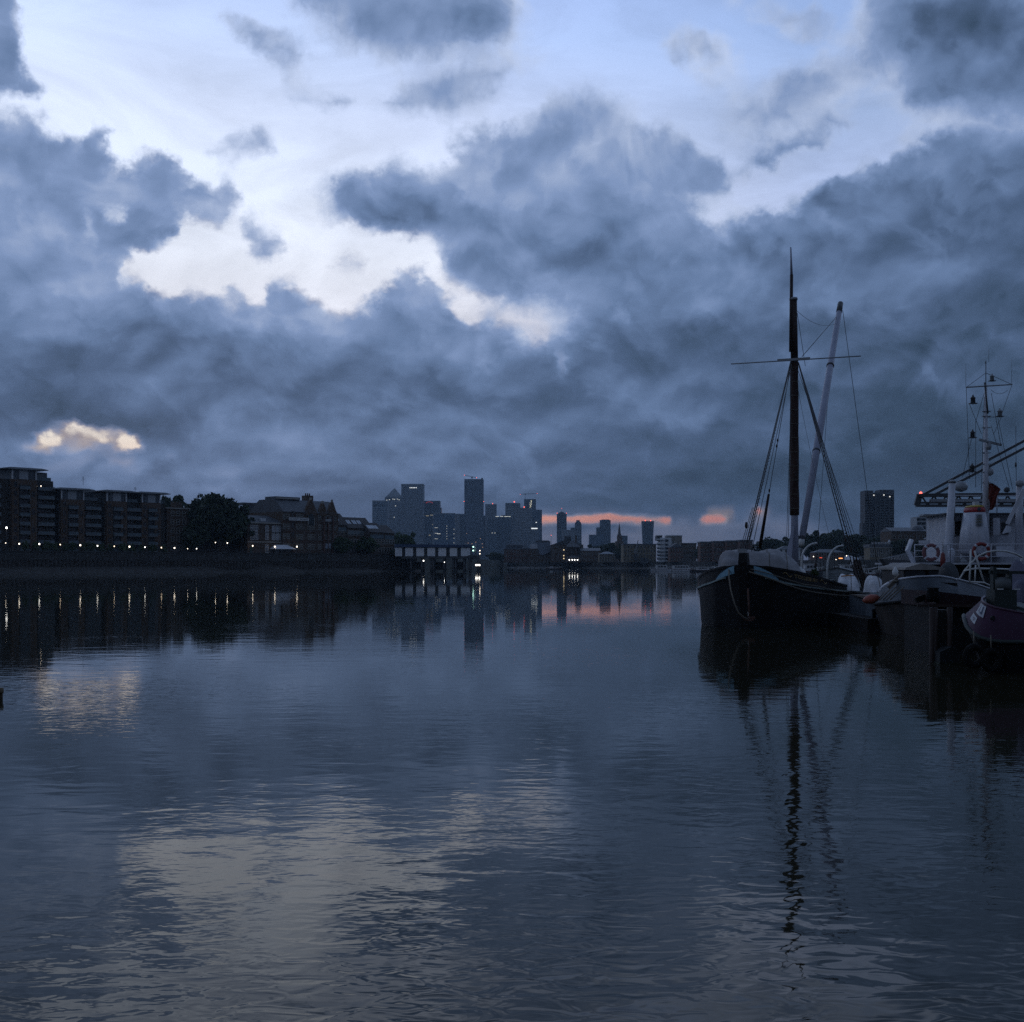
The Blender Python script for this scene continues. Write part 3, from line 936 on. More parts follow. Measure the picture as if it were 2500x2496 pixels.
def trunk_mesh(h, r, seed, k=5):
    rnd = random.Random(seed)
    b = MB()
    b.tube([(0, 0, -0.2), (0.05 * h, 0, h * 0.5), (0.0, 0.03 * h, h)], [r, r * 0.8, r * 0.55], 8)
    for i in range(k):
        a = 2 * PI * i / k + rnd.random()
        l = h * rnd.uniform(0.5, 0.9)
        z = h * rnd.uniform(0.55, 0.95)
        b.tube([(0, 0.02 * h, z), (math.cos(a) * l * 0.45, math.sin(a) * l * 0.45, z + l * 0.45), (math.cos(a) * l * 0.8, math.sin(a) * l * 0.8, z + l * 1.0)], [r * 0.45, r * 0.3, r * 0.1], 6)
    return b.mesh('trunk')
TRUNK = trunk_mesh(1.0, 0.07, 5)
NTREE = [0]
def tree(px, py_top, py_base, wpx, Y, label, kind=0, m=None, cat='tree', name='broadleaf_tree', group=None, zb=None, trunkf=0.3):
    z0 = WZ(py_base, Y) if zb is None else zb
    z1 = WZ(py_top, Y)
    h = z1 - z0
    w = wpx / F * Y
    t = thing(name, label, cat, (WX(px, Y), Y, z0), random.random() * 6, group)
    NTREE[0] += 1
    me = CROWNS[kind]
    if not me.materials: me.materials.append(m or LEAF_D)
    c = link('crown', me, None, t)
    hc = h * (1 - trunkf * 0.6)
    bx = max(abs(v.co.x) for v in me.vertices); by = max(abs(v.co.y) for v in me.vertices)
    zs = [v.co.z for v in me.vertices]
    kz = hc / (max(zs) - min(zs))
    c.location = (0, 0, h - max(zs) * kz)
    c.scale = (w * 0.53 / bx, w * 0.53 / by, kz)
    if m is not None and me.materials[0] is not m:
        c.material_slots[0].link = 'OBJECT'; c.material_slots[0].material = m
    k = link('trunk', TRUNK, BARK if not TRUNK.materials else None, t)
    k.scale = (max(h * 0.35, 0.3), max(h * 0.35, 0.3), h * 0.38)
    return t
# ---------------------------------------------------------------- shared window and balcony meshes
def window_mesh(w, h, frame, glass, mull=1, rail=1, t=0.08, depth=0.12):
    """framed window standing 2 cm proud of the wall plane y = 0, centred on x, base at z = 0"""
    b = MB()
    b.box(-w / 2, w / 2, 0.02, 0.10, 0, h, 1)
    for x in [-w / 2, w / 2 - t] + [(-w / 2 + w * (i + 1) / (mull + 1) - t / 2) for i in range(mull)]:
        b.box(x, x + t, -depth, 0.02, 0, h, 0)
    for z in [0, h - t] + [h * (i + 1) / (rail + 1) for i in range(rail)]:
        b.box(-w / 2 + t, w / 2 - t, -depth * 0.9, 0.015, z, z + t, 0)
    me = b.mesh('window')
    me.materials.append(frame); me.materials.append(glass)
    return me
def balcony_mesh(w, d):
    b = MB()
    b.box(-w / 2, w / 2, -d, 0.0, 0, 0.16, 0)
    b.box(-w / 2 + 0.04, w / 2 - 0.04, -d + 0.03, -d + 0.06, 0.2, 1.05, 1)
    b.box(-w / 2 + 0.03, -w / 2 + 0.06, -d + 0.06, -0.02, 0.2, 1.05, 1)
    b.box(w / 2 - 0.06, w / 2 - 0.03, -d + 0.06, -0.02, 0.2, 1.05, 1)
    b.box(-w / 2, w / 2, -d, -d + 0.08, 1.05, 1.12, 2)
    for i in range(4):
        x = -w / 2 + w * i / 3
        b.box(x - 0.025, x + 0.025, -d - 0.0, -d + 0.03, 0.16, 1.05, 2)
    me = b.mesh('balcony')
    for m in (CONC, GLASS_B, METAL_D): me.materials.append(m)
    return me
WIN_WIDE = window_mesh(2.6, 2.0, METAL_D, GLASS_D, 2, 0)
WIN_SMALL = window_mesh(1.0, 1.5, METAL_D, GLASS_D, 0, 1)
BALC_C = balcony_mesh(3.3, 1.1)
BALC_G = balcony_mesh(5.4, 1.4)
PIER = {}
def apartment_block(px, floors, label, width=7.8, gap=6.2, off=11.0, left_gap=0.0, terrace=0):
    t0 = bank_t(px, off)
    p = bank(t0, off, QZ)
    r = thing('apartment_block', label, 'apartment block', p, BRZ, 'stepped riverside apartment blocks')
    fh = 2.72
    hw = floors * fh
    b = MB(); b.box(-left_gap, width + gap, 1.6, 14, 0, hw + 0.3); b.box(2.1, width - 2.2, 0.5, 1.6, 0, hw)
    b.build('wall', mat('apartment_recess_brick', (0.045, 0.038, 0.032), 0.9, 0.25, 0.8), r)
    for x0, x1 in ((0, 2.1), (width - 2.2, width)):
        b = MB(); b.box(x0, x1, 0, 1.6, 0, hw + 0.28)
        b.build('brick_pier', BRICK, r)
    b = MB(); b.box(2.1, width - 2.2, 0.0, 0.5, hw - 1.4, hw + 0.28)
    b.build('brick_lintel', BRICK, r)
    for k in range(floors):
        z = k * fh
        o = link('balcony', BALC_C, None, r); o.location = (2.1 + 1.75, 0.48, z)
        o = link('window', WIN_WIDE, None, r); o.location = (2.1 + 1.75, 0.42, z + 0.25)
        o = link('window', WIN_SMALL, None, r); o.location = (1.0, -0.02, z + 0.7)
        if k % 2 == 0:
            o = link('window', WIN_SMALL, None, r); o.location = (width - 1.1, -0.02, z + 0.7)
        if gap > 3:
            o = link('balcony', BALC_G, None, r); o.location = (width + gap / 2 + 0.2, 1.58, z)
            o = link('window', WIN_WIDE, None, r); o.location = (width + gap / 2 - 1.1, 1.52, z + 0.25)
        if left_gap > 3:
            o = link('balcony', BALC_G, None, r); o.location = (-left_gap / 2, 1.58, z)
            o = link('window', WIN_WIDE, None, r); o.location = (-left_gap / 2 + 0.8, 1.52, z + 0.25)
    z0, z1 = hw + 0.3, hw + 3.3
    b = MB(); b.box(0.1, width - 0.1, 0.5, 9, z0, z1)
    b.build('penthouse', DPANEL, r)
    b = MB(); b.box(2.35, 5.2, 0.36, 0.5, z0 + 0.05, z1 - 0.05)
    b.build('penthouse_panel', PANEL, r)
    for x in (0.0, width - 0.35):
        b = MB(); b.box(x, x + 0.35, 0.1, 0.48, z0, z1)
        b.build('column', RENDERW, r)
    for x in (1.15, 5.9):
        b = MB(); b.box(x, x + 0.12, 0.4, 0.5, z0, z1)
        b.build('mullion', METAL_D, r)
    b = MB(); b.box(width, width + gap - 0.6, 4.2, 9, z0, z1 - 0.3)
    b.build('setback_storey', DPANEL, r)
    b = MB()
    b.prism([(-3.0, z1), (width + 3.4, z1), (width + 3.4, z1 + 0.22), (width + 1.2, z1 + 0.55), (-0.8, z1 + 0.55), (-3.0, z1 + 0.22)], -0.7, 9.5)
    b.build('roof', METAL_G, r)
    b = MB(); b.box(width + 0.5, width + 2.3, 1.5, 1.56, z0, z0 + 1.0); b.box(width + 2.5, width + gap - 0.8, 1.5, 1.56, z0, z0 + 1.0)
    b.build('terrace_screen', GLASS_B, r)
    for k in range(terrace):
        b = MB()
        b.box(width, width + 3.0 + 1.5 * k, 2.0 + k, 10, z1 - 2.4 - 2.3 * k, z1 - 0.6 - 2.3 * k)
        b.box(width, width + 3.4 + 1.5 * k, 1.4 + k, 10, z1 - 0.6 - 2.3 * k, z1 - 0.45 - 2.3 * k)
        b.build('terrace_storey', mat('terrace_cladding', (0.16, 0.18, 0.19), 0.5, 0.2, 0.6), r)
    return r, z1
def aerial(px, py0, py1, Y, label):
    z0, z1 = WZ(py0, Y), WZ(py1, Y)
    t = thing('roof_aerial', label, 'aerial', (WX(px, Y), Y, z0))
    b = MB(); b.tube([(0, 0, 0), (0, 0, z1 - z0)], 0.06, 6)
    b.build('pole', METAL_D, t)
    for k in range(4):
        b = MB(); b.box(-0.55 + 0.08 * k, 0.55 - 0.08 * k, -0.03, 0.03, (z1 - z0) * (0.55 + 0.13 * k), (z1 - z0) * (0.55 + 0.13 * k) + 0.06)
        b.build('crossbar', METAL_D, t)
apartment_block(30, 8, 'tallest apartment block at the left edge with a terraced top storey', left_gap=12, terrace=2)
apartment_block(150, 6, 'apartment block second from the left with an aerial on its flat roof')
apartment_block(261, 6, 'apartment block third from the left under a plain flat roof', width=7.2, gap=5.6)
apartment_block(347, 6, 'apartment block fourth from the left nearest the trees', width=7.0, gap=2.6)
aerial(203, 1184, 1164, bank_Y(203, 14), 'thin aerial with crossbars on the second apartment block')
aerial(330, 1202, 1190, bank_Y(330, 14), 'short aerial mast on the third apartment block')

WIN_ARCH = window_mesh(1.3, 1.9, STONE, GLASS_D, 1, 1, 0.12, 0.14)
WIN_GEO = window_mesh(1.5, 2.9, FRAMEW, GLASS_P, 1, 2, 0.12, 0.1)
WIN_FAR = window_mesh(1.3, 1.8, STONE, GLASS_D, 0, 1, 0.14, 0.1)
WIN_LIT = window_mesh(1.3, 1.8, METAL_D, WARM, 0, 0, 0.14, 0.1)
def block(name, label, cat, px0, px1, py_top, off, wallm, depth=12, z0=QZ, group=None):
    """brick block on the left bank between two photo columns; returns root, width, height"""
    ta, tb = bank_t(px0, off), bank_t(px1, off)
    r = thing(name, label, cat, bank(ta, off, z0), BRZ, group)
    w = tb - ta
    h = bank_z((px0 + px1) / 2, py_top, off) - z0
    return r, w, h
def windows(r, me, xs, zs, y=-0.02, name='window'):
    for z in zs:
        for x in xs:
            o = link(name, me, None, r); o.location = (x, y, z)

# small brick apartment house left of the big tree
r, w, h = block('brick_apartment_house', 'plain brick apartment house between the apartment row and the big tree', 'apartment house', 407, 462, 1243, 13, BRICK)
MB().box(0, w, 0, 12, 0, h).build('wall', BRICK_D, r)
MB().box(-0.3, w + 0.3, -0.3, 12.3, h, h + 0.4).build('parapet', STONE, r)
MB().box(w * 0.62, w * 0.9, 3, 6, h + 0.4, h + 2.6).build('stair_tower', BRICK_D, r)
windows(r, WIN_FAR, [w * 0.25, w * 0.5, w * 0.75], [1 + 2.9 * k for k in range(int(h / 2.9))])
r, w, h = block('low_terrace_house', 'low dark terrace house with a pale string course beside the big tree', 'house', 462, 534, 1265, 15, BRICK_D)
MB().box(0, w, 0, 10, 0, h).build('wall', BRICK_D, r)
MB().prism([(0, h), (10, h), (5, h + 2.6)], 0, w, axis='x').build('roof', SLATE, r)
MB().box(0, w, -0.12, -0.002, 3.6, 3.9).build('string_course', STONE, r)
windows(r, WIN_FAR, [w * (i + 0.5) / 5 for i in range(5)], [0.9, 4.3, 7.3])

# Georgian pier house
r, w, h = block('pier_house', 'old brick pier house with tall pale sash windows and a low slate roof', 'house', 604, 693, 1279, 4, BRICK_D)
MB().box(0, w, 0, 11, 0, h).build('wall', BRICK_D, r)
MB().box(-0.35, w + 0.35, -0.35, 11.3, h, h + 0.45).build('cornice', STONE, r)
b = MB()
b.add([(-0.3, -0.3, h + 0.45), (w + 0.3, -0.3, h + 0.45), (w + 0.3, 11.3, h + 0.45), (-0.3, 11.3, h + 0.45), (4, 4.5, h + 3.0), (w - 4, 4.5, h + 3.0), (w - 4, 6.5, h + 3.0), (4, 6.5, h + 3.0)], [(0, 1, 5, 4), (1, 2, 6, 5), (2, 3, 7, 6), (3, 0, 4, 7), (4, 5, 6, 7)])
b.build('roof', SLATE, r)
MB().box(w * 0.38, w * 0.52, 0.4, 2.4, h + 0.5, h + 1.9).build('dormer', RENDERW, r)
MB().box(0, w + 3, -0.14, -0.002, 4.0, 4.35).build('string_course', STONE, r)
xs = [(p - 604) / 89.0 * w for p in (615, 625, 651, 667, 677, 687)]
windows(r, WIN_GEO, xs, [4.9, h - 3.5])
windows(r, WIN_GEO, [xs[2], xs[4]], [0.4])
MB().box(1.0, 1.9, -0.08, 0.02, 0.1, 2.4).build('door', mat('green_door_paint', (0.03, 0.06, 0.045), 0.5, 0.1, 2), r)
MB().box(w - 0.2, w + 5.2, 1.0, 8, 0, 4.6).build('side_wing', BRICK_D, r)
MB().box(w + 4.3, w + 4.75, 0.7, 1.0, 0.5, 4.2).build('drainpipe', RENDERG, r)

# flat roofed warehouses behind
r, w, h = block('flat_roofed_warehouse', 'flat roofed warehouse with dark roof huts behind the pier house', 'warehouse', 582, 690, 1246, 34, BRICK_D)
MB().box(0, w, 0, 14, 0, h).build('wall', BRICK_D, r)
MB().box(-0.2, w + 0.2, -0.2, 14.2, h, h + 0.5).build('parapet', SLATE, r)
MB().box((606 - 582) / 108 * w, (638 - 582) / 108 * w, 3, 9, h + 0.5, bank_z(620, 1227, 34) - QZ).build('roof_hut', METAL_D, r)
MB().box((645 - 582) / 108 * w, w, 2, 9, h + 0.5, bank_z(670, 1228, 34) - QZ).build('roof_hut', DPANEL, r)
for i in range(5): MB().box((648 - 582) / 108 * w + i * 2.2, (648 - 582) / 108 * w + i * 2.2 + 1.5, 1.9, 1.995, h + 1.2, h + 2.6).build('roof_window', GLASS_B, r)
MB().box(-4, 0, 4, 10, 0, h + 1.0).build('chimney', BRICK_D, r)
for x in (0.6, 2.4): 
    o = MB().add([(x, 0.4, h + 0.52), (x + 1.2, 0.4, h + 0.52), (x + 0.8, 2.2, h + 1.7), (x - 0.4, 2.2, h + 1.7)], [(0, 1, 2, 3)]).build('skylight', mat('skylight_glass', (0.5, 0.55, 0.6), 0.08, 0.1, 1), r)
windows(r, WIN_FAR, [w * (i + 0.5) / 9 for i in range(9)], [h - 3.4, h - 6.6])

# gothic warehouse with the name board
r, w, h = block('gothic_warehouse', 'tall gabled gothic warehouse with a white name board', 'warehouse', 690, 826, 1252, 3, BRICK_D)
GX = lambda p: bank_t(p, 3) - bank_t(690, 3)
MB().box(0, w, 0, 20, 0, h).build('wall', BRICK_D, r)
b = MB(); b.prism([(-0.3, h), (20.3, h), (14, h + 4.6), (5, h + 4.6)], 0.3, w - 0.3, axis='x')
b.build('roof', SLATE, r)
def gable(xc, gw, gh, d=1.0):
    b = MB(); b.prism([(xc - gw / 2, h - 1.0), (xc + gw / 2, h - 1.0), (xc + gw / 2, h + 0.4), (xc + 0.35, h + gh), (xc - 0.35, h + gh), (xc - gw / 2, h + 0.4)], -0.25, d)
    g = b.build('gable', BRICK, r)
    MB().box(xc - 0.3, xc + 0.3, -0.15, 0.5, h + gh, h + gh + 0.9).build('finial', STONE, g)
gable(GX(759), 5.2, 4.6); gable(GX(788), 3.4, 3.6); gable(GX(811), 3.8, 4.2)
b = MB()
arc = [(GX(759) + 1.3 * math.cos(a), h - 2.2 + 1.9 * math.sin(a)) for a in [PI * i / 8 for i in range(9)]]
b.prism([(GX(759) - 1.3, h - 4.4), (GX(759) + 1.3, h - 4.4)] + arc, -0.30, -0.26)
b.build('arched_window', GLASS_D, r)
for xx in (-1.5, 1.3): MB().box(GX(759) + xx, GX(759) + xx + 0.2, -0.4, -0.002, h - 4.5, h - 1.8).build('window_jamb', STONE, r)
for p in (699, 731, 759): windows(r, WIN_ARCH, [GX(p) - 0.85, GX(p) + 0.85], [h - 20.4 + 3.55 * k for k in range(1, 5)] if p == 759 else [h - 20.4 + 3.55 * k for k in range(2, 6)])
for p in (780, 796, 804, 817): windows(r, WIN_ARCH, [GX(p)], [h - 20.4 + 3.55 * k for k in range(1, 6)])
for p in (715,): windows(r, window_mesh(1.6, 2.6, BRICK_R, METAL_D, 0, 0), [GX(p)], [h - 20.0 + 3.55 * k for k in range(1, 6)], name='loading_door')
for k in range(2, 6): MB().box(0, w, -0.1, -0.002, h - 21.3 + 3.55 * k, h - 21.1 + 3.55 * k).build('string_course', BRICK_R, r)
for p in (790, 800, 812): MB().box(GX(p) - 0.3, GX(p) + 0.3, -0.5, 0, 0, h - 1.2).build('pilaster', BRICK_R, r)
MB().box(GX(792), GX(806), -0.7, -0.5, h - 3.0, h - 2.1).build('balcony_board', RENDERG, r)
for p in (795, 803): MB().box(GX(p) - 0.55, GX(p) + 0.55, -0.55, -0.5, 2.2, 4.0).build('pale_shutter', GLASS_P, r)
MB().box(GX(692), GX(752), 4.5, 10.5, h + 4.6, h + 5.6).build('roof_terrace', DPANEL, r)
MB().box(GX(693), GX(748), 4.3, 4.5, h + 4.8, h + 5.3).build('terrace_rail', STONE, r)
MB().box(GX(783) - 1.5, GX(783) + 1.5, 6, 9, h + 2, h + 6.6).build('chimney', BRICK_D, r)
for i, dx in enumerate((-0.9, 0.0, 0.9)): MB().lathe([(0.28, h + 6.6), (0.22, h + 7.5)], GX(783) + dx, 7.5, 8).build('chimney_pot', BRICK_R, r)

def text_mesh(body, size):
    cu = bpy.data.curves.new('lettering', 'FONT')
    cu.body = body; cu.size = size; cu.resolution_u = 2
    cu.align_x = 'CENTER'; cu.align_y = 'CENTER'
    cu.extrude = 0.0
    o = bpy.data.objects.new('lettering', cu)
    COL.objects.link(o)
    dg = bpy.context.evaluated_depsgraph_get()
    me = bpy.data.meshes.new_from_object(o.evaluated_get(dg))
    COL.objects.unlink(o); bpy.data.objects.remove(o)
    return me
sb0, sb1, sz = GX(703), GX(751.5), bank_z(727, 1268.0, 3) - QZ
sh = 7.6 / F * bank_Y(727, 3)
sign = thing('name_board', 'long white board lettered OLIVERS WHARF on the gothic warehouse', 'sign', r.matrix_basis @ Vector((0, -0.62, sz - sh / 2)), BRZ)
MB().box(sb0, sb1, 0, 0.08, 0, sh).build('board', FRAMEW, sign)
me = text_mesh("OLIVER'S WHARF", 1.0)
xs_ = [v.co.x for v in me.vertices]; ys_ = [v.co.y for v in me.vertices]
kx, ky = (sb1 - sb0) * 0.94 / (max(xs_) - min(xs_)), sh * 0.72 / (max(ys_) - min(ys_))
ym = (max(ys_) + min(ys_)) / 2
for v in me.vertices: v.co = Vector(((sb0 + sb1) / 2 + v.co.x * kx, -0.012 - 0.004 * 0, sh / 2 + (v.co.y - ym) * ky))
link('lettering', me, mat('black_lettering', (0.015, 0.015, 0.02), 0.6, 0.0, 1), sign)

# stepped roofs to the right of it
def step_block(px0, px1, py_r, py_e, off, label, sky, nwin):
    r, w, h = block('sloping_roof_flats', label, 'apartment house', px0, px1, py_e, off, BRICK_D, group='sloping roofed flats beside the gothic warehouse')
    hr = bank_z((px0 + px1) / 2, py_r, off) - QZ
    MB().box(0, w, 0, 13, 0, h).build('wall', BRICK_D, r)
    MB().prism([(0, -0.5, ), (w, -0.5), (w, 0)] if False else [(-0.5, h), (13.5, h), (9.5, hr), (4.2, hr)], 0, w, axis='x').build('roof', mat('dark_tile_roof', (0.075, 0.066, 0.062), 0.8, 0.3, 1.5), r)
    for p, wd in sky:
        x = bank_t(p, off) - bank_t(px0, off)
        f = 0.38
        n = Vector((0, -(hr - h), 4.7)).normalized()
        for dx in (0, wd * 0.55):
            a = Vector((x + dx, -0.5 + 4.7 * f, h + (hr - h) * f)) + n * 0.05
            c = Vector((x + dx, -0.5 + 4.7 * (f + 0.34), h + (hr - h) * (f + 0.34))) + n * 0.05
            ex = Vector((wd * 0.42, 0, 0))
            b = MB().add([a, a + ex, c + ex, c, a - n * 0.1, a + ex - n * 0.1, c + ex - n * 0.1, c - n * 0.1], [(0, 1, 2, 3), (0, 4, 5, 1), (1, 5, 6, 2), (2, 6, 7, 3), (3, 7, 4, 0)])
            b.build('skylight', MATS['skylight_glass'], r)
    windows(r, WIN_FAR, [w * (i + 0.5) / nwin for i in range(nwin)], [1.0 + 3.1 * k for k in range(max(1, int(h / 3.1)))])
    b = MB(); b.box(0.3, w - 0.3, -0.1, -0.002, h - 2.4, h - 0.9); b.build('window_band', GLASS_B, r)
    return r, w, h
step_block(822, 848, 1253, 1282, 5, 'tall end flats with one bright skylight touching the gothic warehouse', [(826, 1.6)], 3)
step_block(848, 910, 1263, 1290, 4.6, 'middle stepped flats with a row of three bright skylights', [(842, 1.8), (855, 1.8), (869, 1.8)][1:] + [(881, 1.8)], 8)
step_block(902, 938, 1276, 1300, 1.6, 'lower stepped flats with four small bright skylights', [(905, 1.3), (911, 1.3), (917, 1.3), (924, 1.3)], 5)
step_block(938, 963, 1282, 1302, 3.0, 'gabled end flats where the left row meets the boatyard', [], 4)

# marquee and its lamps
r, w, h = block('marquee', 'white marquee tent with a ridged roof in front of the pier house', 'marquee', 672, 724, 1340, 0.9, CANVAS)
mz = bank_z(700, 1341, 0.9) - QZ
b = MB(); b.add([(0, 0, mz), (w, 0, mz), (w, 5, mz), (0, 5, mz), (2.0, 1.6, mz + 1.5), (w - 3.0, 1.6, mz + 1.5), (2.0, 3.4, mz + 1.5), (w - 3.0, 3.4, mz + 1.5)], [(0, 1, 5, 4), (1, 2, 7, 5), (2, 3, 6, 7), (3, 0, 4, 6), (4, 5, 7, 6)])
b.build('canopy', CANVAS, r)
for x in (0.15, w / 3, 2 * w / 3, w - 0.15):
    for y in (0.1, 4.9): MB().tube([(x, y, 0), (x, y, mz)], 0.05, 6).build('pole', METAL_G, r)
MB().box(0.2, w - 0.2, 4.9, 4.95, 0.0, mz).build('back_panel', RENDERG, r)

def lamp(px, py, off, label, group, rad=0.3, m=LAMP, name='promenade_lamp', zb=QZ, n=10, post=0.05):
    t = bank_t(px, off)
    z = bank_z(px, py, off)
    r = thing(name, label, 'lamp', bank(t, off, zb), 0, group)
    MB().tube([(0, 0, 0), (0, 0, z - zb - rad * 0.6)], post, 6).build('post', METAL_D, r)
    MB().lathe([(rad * 0.35, z - zb - rad), (rad * 0.8, z - zb - rad * 0.6), (rad, z - zb), (rad * 0.8, z - zb + rad * 0.6), (rad * 0.3, z - zb + rad)], 0, 0, n).build('globe', m, r)
    return r
PL = [(47, 1328), (96, 1328.5), (147, 1330), (196, 1331.5), (238, 1333), (279, 1334), (316, 1335), (354, 1336.3), (394, 1337.3), (426, 1338.3), (480, 1340)]
for i, (p, y) in enumerate(PL):
    w_ = ['first', 'second', 'third', 'fourth', 'fifth', 'sixth', 'seventh', 'eighth', 'ninth', 'tenth', 'eleventh'][i]
    lamp(p, y, 0.9, 'lit white globe lamp on the river wall, %s from the left edge' % w_, 'lit globe lamps along the promenade', 0.21 + 0.04 * math.sin(i * 2.3), m=mat('lit_lamp_%s' % ['warm', 'white', 'amber'][i % 3], (0.9, 0.9, 0.9), 0.5, 0.0, 1, emit=[(1.0, 0.86, 0.70), (1.0, 0.95, 0.86), (1.0, 0.78, 0.55)][i % 3], es=[4.0, 3.5, 3.0][i % 3]))
lamp(14, 1326, 0.9, 'small dim lamp on the river wall below the tall lamp post', None, 0.13)
lamp(458, 1340, 0.9, 'small dim lamp before the last globe lamp of the promenade', None, 0.13)
lamp(16, 1289, 3.0, 'tall lamp post with a bright globe near the left edge', None, 0.3, LAMPW, 'street_lamp', post=0.09)
lamp(100, 1187, 11.3, 'tiny warm lamp high on the tallest apartment block wall', None, 0.15, LAMP, 'wall_lamp', zb=bank_z(100, 1190, 11.3))
lamp(526, 1325, 2.0, 'faint lamp under the big tree, left of two', None, 0.16)
lamp(555, 1326, 2.0, 'faint lamp under the big tree, right of two', None, 0.2)
lamp(617, 1333, 2.6, 'warm lamp beside the door of the pier house', None, 0.22)
lamp(671, 1335, 0.9, 'bright lamp at the left end of the marquee', 'lamps at the marquee ends', 0.27)
lamp(725, 1335, 0.9, 'bright lamp at the right end of the marquee', 'lamps at the marquee ends', 0.27)

# planting along the left bank
rnd = random.Random(4)
SHR = CROWNS[3]
for i, p in enumerate((62, 88, 112, 132, 160, 178, 205, 222, 246, 270, 300, 320, 345, 372, 400)):
    Y = bank_Y(p, 5)
    tree(p, 1318 + p * 0.025 + rnd.uniform(-3, 2), 0, rnd.uniform(16, 30), Y, 'low green shrub behind the promenade railing, %s from the left of its row' % ['first', 'second', 'third', 'fourth', 'fifth', 'sixth', 'seventh', 'eighth', 'ninth', 'tenth', 'eleventh', 'twelfth', 'thirteenth', 'fourteenth', 'last'][i], 3, LEAF_G, 'shrub', 'promenade_shrub', 'shrubs along the promenade', zb=QZ, trunkf=0.02)
tree(542, 1202, 1340, 138, bank_Y(542, 8), 'biggest dark round tree on the left bank', 0, zb=QZ)
tree(500, 1244, 1340, 92, bank_Y(500, 9), 'lower dark tree filling the left side of the biggest tree', 1, zb=QZ)
tree(590, 1252, 1340, 84, bank_Y(588, 9), 'lower dark tree between the biggest tree and the pier house', 2, zb=QZ)
tree(474, 1205, 1320, 118, bank_Y(476, 40), 'dark spreading tree behind the terrace house roof', 1, zb=QZ)
tree(430, 1211, 1320, 84, bank_Y(428, 45), 'small dark tree showing over the brick apartment house', 2, zb=QZ)
tree(402, 1207, 1320, 62, bank_Y(400, 50), 'dark tree top just right of the last apartment block roof', 0, zb=QZ)
tree(836, 1310, 1352, 56, bank_Y(836, 1.3), 'green bushy tree before the stepped flats, left of two', 0, LEAF_G, zb=QZ, trunkf=0.1)
tree(893, 1310, 1352, 62, bank_Y(893, 1.3), 'green bushy tree before the stepped flats, right of two', 1, LEAF_G, zb=QZ, trunkf=0.1)
tree(974, 1340, 1362, 42, bank_Y(966, 0.5), 'round bush at the end of the river wall by the boatyard', 0, LEAF_G, 'bush', 'round_bush', zb=4.4, trunkf=0.05)
tree(988, 1298, 1345, 60, 640, 'broad green tree behind the boatyard roof', 1, LEAF_G, zb=QZ)
tree(478, 1262, 1340, 84, bank_Y(478, 8), 'low dark tree in front of the terrace house left of the biggest tree', 2, zb=QZ, trunkf=0.1)
tree(514, 1224, 1340, 84, bank_Y(514, 11), 'dark tree overlapping the upper left side of the biggest tree', 1, zb=QZ)
tree(572, 1226, 1340, 88, bank_Y(572, 12), 'dark tree overlapping the upper right side of the biggest tree', 2, zb=QZ)
# ---------------------------------------------------------------- far skyline
def glass(name, col, rough=0.22, spec=0.6): return mat(name, col, rough, 0.2, 0.02, spec=spec)
G_BLUE = glass('blue_tower_glass', (0.05, 0.075, 0.11))
G_DEEP = glass('deep_blue_glass', (0.035, 0.065, 0.12), 0.12, 0.8)
G_GREY = glass('grey_tower_cladding', (0.15, 0.155, 0.165), 0.5, 0.4)
G_DARK = glass('dark_tower_glass', (0.035, 0.045, 0.058))
G_STEEL = glass('steel_cladding', (0.20, 0.205, 0.21), 0.4, 0.5)
SLABW = mat('pale_floor_edge', (0.42, 0.41, 0.40), 0.6, 0.1, 0.05)
SLABG = mat('grey_floor_edge', (0.26, 0.27, 0.28), 0.6, 0.1, 0.05)
BRICKF = mat('tower_brick', (0.16, 0.12, 0.10), 0.85, 0.2, 0.1)

def tower(label, px0, px1, py, Y, m, name='tower', cat='tower', depth=0.9, floor=4.0, slab=None, fins=0, fin_m=None, group=None, step=1, rz=0.0):
    """glass tower with recessed floors; local x across the view, y away from it, z up from the ground"""
    x0, x1, h = WX(px0, Y), WX(px1, Y), WZ(py, Y) - 4.6
    w = x1 - x0
    r = thing(name, label, cat, ((x0 + x1) / 2, Y, 4.6), rz, group)
    d = w * depth
    MB().box(-w / 2, w / 2, 0, d, 0, h).build('glass_wall', m, r)
    if slab is not None:
        b = MB()
        n = int(h / (floor * step))
        for i in range(1, n + 1):
            z = i * floor * step
            if z > h - 1: break
            b.box(-w / 2 - 0.5, w / 2 + 0.5, -0.5, d + 0.5, z, z + floor * 0.32)
        o = b.build('floor_edge', slab, r); o['kind'] = 'stuff'
    if fins:
        b = MB()
        for i in range(fins + 1):
            x = -w / 2 + w * i / fins
            b.box(x - w / fins * 0.09, x + w / fins * 0.09, -0.55, -0.01, 0, h)
        o = b.build('facade_fin', fin_m or G_STEEL, r); o['kind'] = 'stuff'
    return r, w, h, d
def lit(r, pts, m=COOL, name='lit_window'):
    """small lit windows: (x, z, width, height) on the front of a tower"""
    for x, z, w, h in pts:
        MB().box(x - w / 2, x + w / 2, -0.9, -0.6, z - h / 2, z + h / 2).build(name, m, r)
def redlamp(r, x, y, z, s=1.0):
    MB().lathe([(0.3 * s, z), (s, z + s * 0.6), (s, z + s * 1.4), (0.4 * s, z + 2 * s)], x, y, 8).build('warning_lamp', REDL, r)
def px2(r, px, Y): return WX(px, Y) - r.location.x

